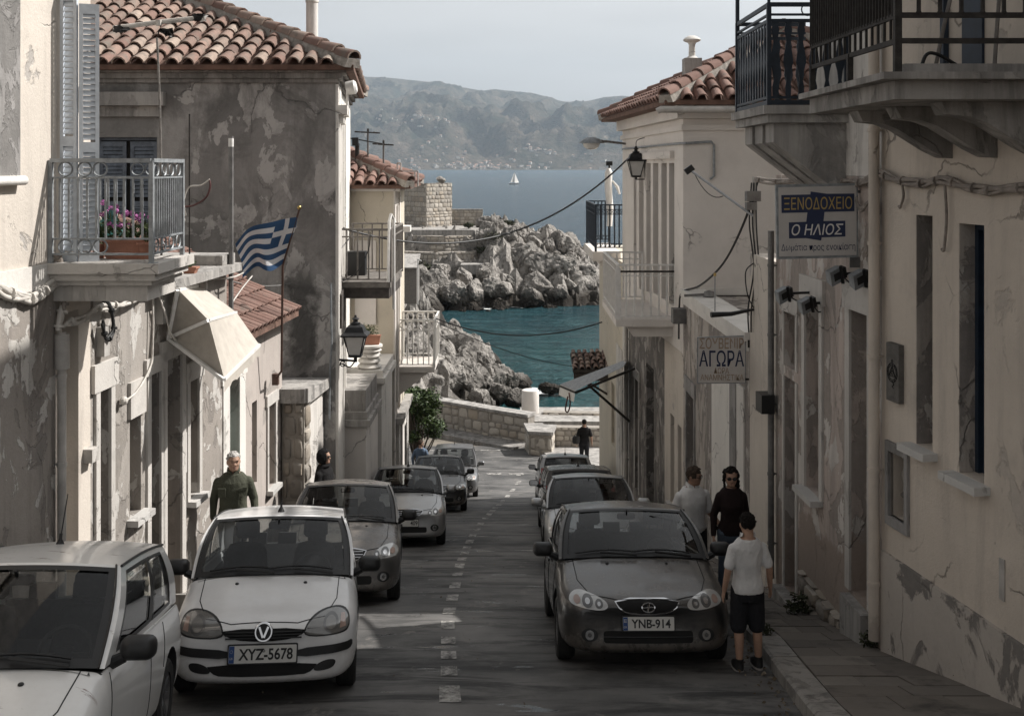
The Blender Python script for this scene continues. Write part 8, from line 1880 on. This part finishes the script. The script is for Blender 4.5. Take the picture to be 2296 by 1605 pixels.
    if glasses:
        g = B()
        for s in (-1, 1):
            if glasses == 'sun': hball(g, (s * .155, -.425, .51), (.125, .035, .095), 14, 7)
            else: g.ring(hd((s * .15, -.44, .51)), .10 * hh, .012 * hh, HM @ Vector((1, 0, 0)), HM @ Z, 14, 4)
            g.tube([hd((s * .27, -.40, .53)), hd((s * .36, -.05, .52))], .012 * hh * 1.6, 4)
        g.tube([hd((-.06, -.45, .53)), hd((.06, -.45, .53))], .014 * hh, 4); P_('sunglasses' if glasses == 'sun' else 'glasses', g, 'black')
    # ---- hair: a shell that leaves the face free
    rr = random.Random(int(H * 1000)); hb = B()
    def shell_(c, r, keep, nu=26, nv=18, jit=.025, th=.05):
        vs, fs = [], []
        for j in range(nv + 1):
            for i in range(nu):
                a, e = 2 * pi * i / nu, pi * j / nv; d = Vector((sin(e) * cos(a), sin(e) * sin(a), -cos(e))); k = 1 + jit * 2 * noise.noise(d * 3.3 + Vector((H * 9, 0, 0))) + rr.uniform(-jit, jit) * .6
                vs.append((c[0] + r[0] * d.x * k, c[1] + r[1] * d.y * k, c[2] + r[2] * d.z * k))
        for j in range(nv):
            for i in range(nu):
                q = [vs[j * nu + i], vs[j * nu + (i + 1) % nu], vs[(j + 1) * nu + (i + 1) % nu], vs[(j + 1) * nu + i]]; m_ = [sum(p[k] for p in q) / 4 for k in range(3)]
                if keep(*m_): hb.add([hd(p) for p in q], [(0, 1, 2, 3)])
    if hair == 'short': shell_((0, .05, .60), (.385, .465, .445), lambda x, y, z: (z > .80 - .05 * abs(x)) or (y > .02 and z > .22 + .10 * (y < .25)) or (y > -.18 and z > .62)); 
    if hair == 'short':
        for i in range(90):
            a, e_ = rr.uniform(0, 6.28), rr.uniform(.05, 1.55); d = Vector((sin(e_) * cos(a), sin(e_) * sin(a), cos(e_))); q = (d.x * .385, .05 + d.y * .465, .60 + d.z * .43)
            if q[1] < -.12 and q[2] < .84: continue
            hball(hb, q, (rr.uniform(.03, .07), rr.uniform(.04, .08), rr.uniform(.03, .06)), 6, 4)
    if hair == 'wavy':
        shell_((0, .06, .56), (.45, .50, .50), lambda x, y, z: (z > .84) or (y > -.05) or (abs(x) > .36 and y > -.34), jit=.06)
        for i in range(46): a = rr.uniform(-.35, pi + .35); p = Vector((cos(a) * .40, .05 + sin(a) * .38, rr.uniform(-.12, .75))); hball(hb, p, (rr.uniform(.07, .13), rr.uniform(.07, .12), rr.uniform(.09, .17)), 8, 5)
    if hair == 'swept':
        shell_((0, .06, .60), (.40, .48, .455), lambda x, y, z: (z > .78) or (y > -.02 and z > .05) or (abs(x) > .3 and y > -.22 and z > .38), jit=.05)
        for i in range(18): hball(hb, (rr.uniform(-.22, .22), rr.uniform(-.22, .2), rr.uniform(.92, 1.02)), (.08, .14, .05), 8, 5)
    if hood: shell_((0, .05, .50), (.47, .56, .62), lambda x, y, z: not (y < -.20 and abs(x) < .34 and -.1 < z < .86), jit=.02); hb2 = hb; hb = B()
    if hair and hb.v: link('hair', hb.mesh('hair'), M[haircol], T); fin(T.children[-1].data if T.children else hb.mesh('x'), 60)
    if hood: o = link('hood', hb2.mesh('hood'), M[top], T); fin(o.data, 60); o.modifiers.new('thick', 'SOLIDIFY').thickness = .02
    # ---- clothes
    b = B(); torso(b, .008, .468 if tails else .50, .846, flare=.004)
    if hood: b.tube([hd((0, .0, -.20)), hd((0, .02, -.02))], [.075 * H, .055 * H], 12)
    for k in 'lr':
        sh, el, wr = P[k + 'sh'], P[k + 'el'], P[k + 'wr']; s0 = sh * .86 + Vector((0, 0, .118 * H))
        if sleeve == 'long': limb(b, [s0, sh, el, el.lerp(wr, .93)], [.029, .0365 * build, .0295 * build, .022])
        else: limb(b, [s0, sh, sh.lerp(el, .78)], [.029, .0365 * build, .037 * build])
    R('shirt' if not hood else 'jacket', b, top)
    if collar:
        b = B()
        for s in (-1, 1): b.hexa([Vector((s * x, y, z)) * H for x, y, z in ((.004, -.040, .835), (.045, -.022, .842), (.050, .03, .862), (.045, .035, .866), (.004, -.033, .858), (.040, -.020, .872), (.044, .03, .886), (.040, .034, .886))])
        P_('collar', b, top, 30)
        b = B(); b.bar(Vector((0, -.073, .50)) * H, Vector((0, -.079, .70)) * H, .012 * H, .004); b.bar(Vector((0, -.079, .70)) * H, Vector((0, -.045, .835)) * H, .012 * H, .004); P_('placket', b, top, 30)
    b = B(); rings = [ellr(z * H, 0, cy * H, (rx * build + (.010 if z < .53 else .001)) * H, (ry * build + (.010 if z < .53 else .001)) * H, 20, .85) for z, rx, ry, cy in ((.45, .075, .055, .012), (.50, .093, .066, .010), (.545, .092, .066, .006), (.585, .083, .060, .002))]; b.loft(rings)
    for k in 'lr':
        hp, kn, an = P[k + 'hip'], P[k + 'kn'], P[k + 'an']
        if shorts: limb(b, [hp, hp.lerp(kn, .5), kn + Vector((0, 0, .0))], [.062 * build, .060 * build, .056 * build])
        else: limb(b, [hp, hp.lerp(kn, .5), kn, kn.lerp(an, .5), an.lerp(kn, .06)], [.062 * build, .053 * build, .043 * build, .038 * build, .034])
    R('shorts' if shorts else 'trousers', b, bottom)
    for k in 'lr':
        an = P[k + 'an']; b = B(); b.loft([ellr(z * H, an.x, an.y + cy * H, rx * H, ry * H, 16, .9) for z, rx, ry, cy in ((.012, .032, .072, -.036), (.03, .032, .072, -.036), (.045, .030, .056, -.026), (.062, .027, .034, -.004), (.078, .026, .03, .004))]); o = P_('shoe', b, 'shoe'); b = B(); b.loft([ellr(z * H, an.x, an.y - .036 * H, .034 * H, .076 * H, 16, .9) for z in (0, .0115)]); P_('sole', b, 'sole', 30, o)
    return T
gz = lambda y, h=0: ground(y) + h
# old man on the raised footpath, walking up towards the camera
person('grey haired man in an olive shirt walking up beside the old houses', (at(523, 0, 14.4).x, 14.4, gz(14.4, .38)), 1.80, radians(10), dict(lel=(.150, .03, .64), lwr=(.165, -.03, .505), rel=(-.145, .05, .64), rwr=(-.15, .02, .505), lkn=(.055, -.05, .275), lan=(.058, -.03, .05), rkn=(-.055, .03, .28), ran=(-.058, .10, .055)), radians(14), 0, 1.1, 'short', 'hair_grey', 'olive', 'long', 'khaki', tails=.01)
person('man in black hooded jacket and sunglasses standing before the grey house', (at(727, 0, 18.2).x, 18.2, gz(18.2, .37)), 1.76, radians(72), {}, radians(8), 0, 1.05, None, 'hair_black', 'blackcloth', 'long', 'darktrouser', glasses='sun', hood=True, collar=False, tails=.01)
person('dark haired man in a blue shirt walking away past the roadside shrub', (at(943, 0, 39.6).x, 39.6, gz(39.6)), 1.82, radians(180), dict(lel=(.165, .0, .635), rel=(-.165, .04, .635), lkn=(.055, -.04, .275), rkn=(-.055, .04, .28), ran=(-.058, .08, .055)), radians(-62), 0, 1.05, 'short', 'hair_brown', 'blueshirt', 'long', 'darktrouser', glasses='sun', vox=.012)
person('man in black, seen from behind, walking down to the sea wall', (at(1310, 0, 44.6).x, 44.6, pz(44.6)), 1.93, radians(180), dict(lel=(.145, .02, .63), rel=(-.15, .02, .63), lwr=(.165, -.03, .48), rwr=(-.165, -.01, .48), lkn=(.055, -.03, .275), rkn=(-.055, .03, .28), ran=(-.058, .06, .05)), 0, 0, 1.08, 'short', 'hair_black', 'blackcloth', 'short', 'darktrouser', vox=.012, skin='skindark', grip='l')
b = B(); p = at(1292, 985, 44.5); b.loft([ellr(p.z + z, p.x, p.y, rx, ry, 14) for z, rx, ry in ((-.17, .13, .07), (-.1, .17, .09), (.08, .16, .08), (.14, .10, .05))]); T = thing('shoulder_bag', 'dark soft bag carried by the man in black at his hand', 'bag', p); part(T, 'bag_body', b, M['black'], 50); b = B(); b.tube(spline([p + Vector((-.1, 0, .12)), p + Vector((0, 0, .24)), p + Vector((.1, 0, .12))]), .012, 6); part(T, 'handle', b, M['black'], 50)
for sx_ in (-1, 1):      # breast pockets of the olive shirt
    o_ = [o for o in bpy.data.objects if o.get('label', '').startswith('grey haired man')][0]; b = B(); b.obox((sx_ * .075 * 1.8, -.079 * 1.8, .725 * 1.8), (.10, .012, .11), Matrix.Rotation(radians(-8), 3, 'X') @ Matrix.Rotation(radians(sx_ * 14), 3, 'Z')); b.obox((sx_ * .075 * 1.8, -.082 * 1.8, .748 * 1.8), (.105, .014, .035), Matrix.Rotation(radians(sx_ * 14), 3, 'Z')); part(o_, 'pocket', b, M['olive'], local=True)
# couple on the pavement
person('man in a white short sleeved shirt and glasses looking at the woman', (at(1553, 0, 15.15).x, 15.15, gz(15.15, .15)), 1.80, radians(16), dict(lel=(.140, -.02, .64), lwr=(.19, -.12, .55), rel=(-.145, .03, .64), rwr=(-.155, .0, .505), lkn=(.055, -.05, .275), lan=(.058, -.04, .05), rkn=(-.055, .03, .28), ran=(-.058, .08, .055)), radians(42), radians(6), 1.10, 'swept', 'hair_brown', 'whiteshirt', 'short', 'darktrouser', glasses='thin', skin='skindark', tails=.02)
person('woman in a dark sweater, jeans and sunglasses walking up the pavement', (at(1640, 0, 14.7).x, 14.7, gz(14.7, .15)), 1.82, radians(2), dict(rel=(-.128, .03, .635), rwr=(-.14, -.02, .49), lel=(.12, .04, .64), lwr=(.125, .02, .50), lkn=(.05, -.05, .275), lan=(.052, -.06, .05), rkn=(-.05, .03, .28), ran=(-.052, .08, .055)), radians(-8), radians(8), 1.0, 'wavy', 'hair_black', 'darkknit', 'long', 'denim', glasses='sun', female=True, collar=False)
# boy with his back to us, standing in the gutter
person('boy in a white shirt and black shorts seen from behind beside the charcoal car', (2.44, 11.1, gz(11.1, .02)), 1.61, radians(188), dict(lel=(.135, .02, .65), lwr=(.150, -.01, .51), rel=(-.14, .02, .65), rwr=(-.165, -.03, .51), lkn=(.058, -.005, .28), rkn=(-.062, .0, .28), lan=(.060, .02, .047), ran=(-.075, .0, .047)), radians(-6), radians(4), .98, 'short', 'hair_black', 'whiteshirt', 'short', 'darktrouser', shorts=True, tails=.01)
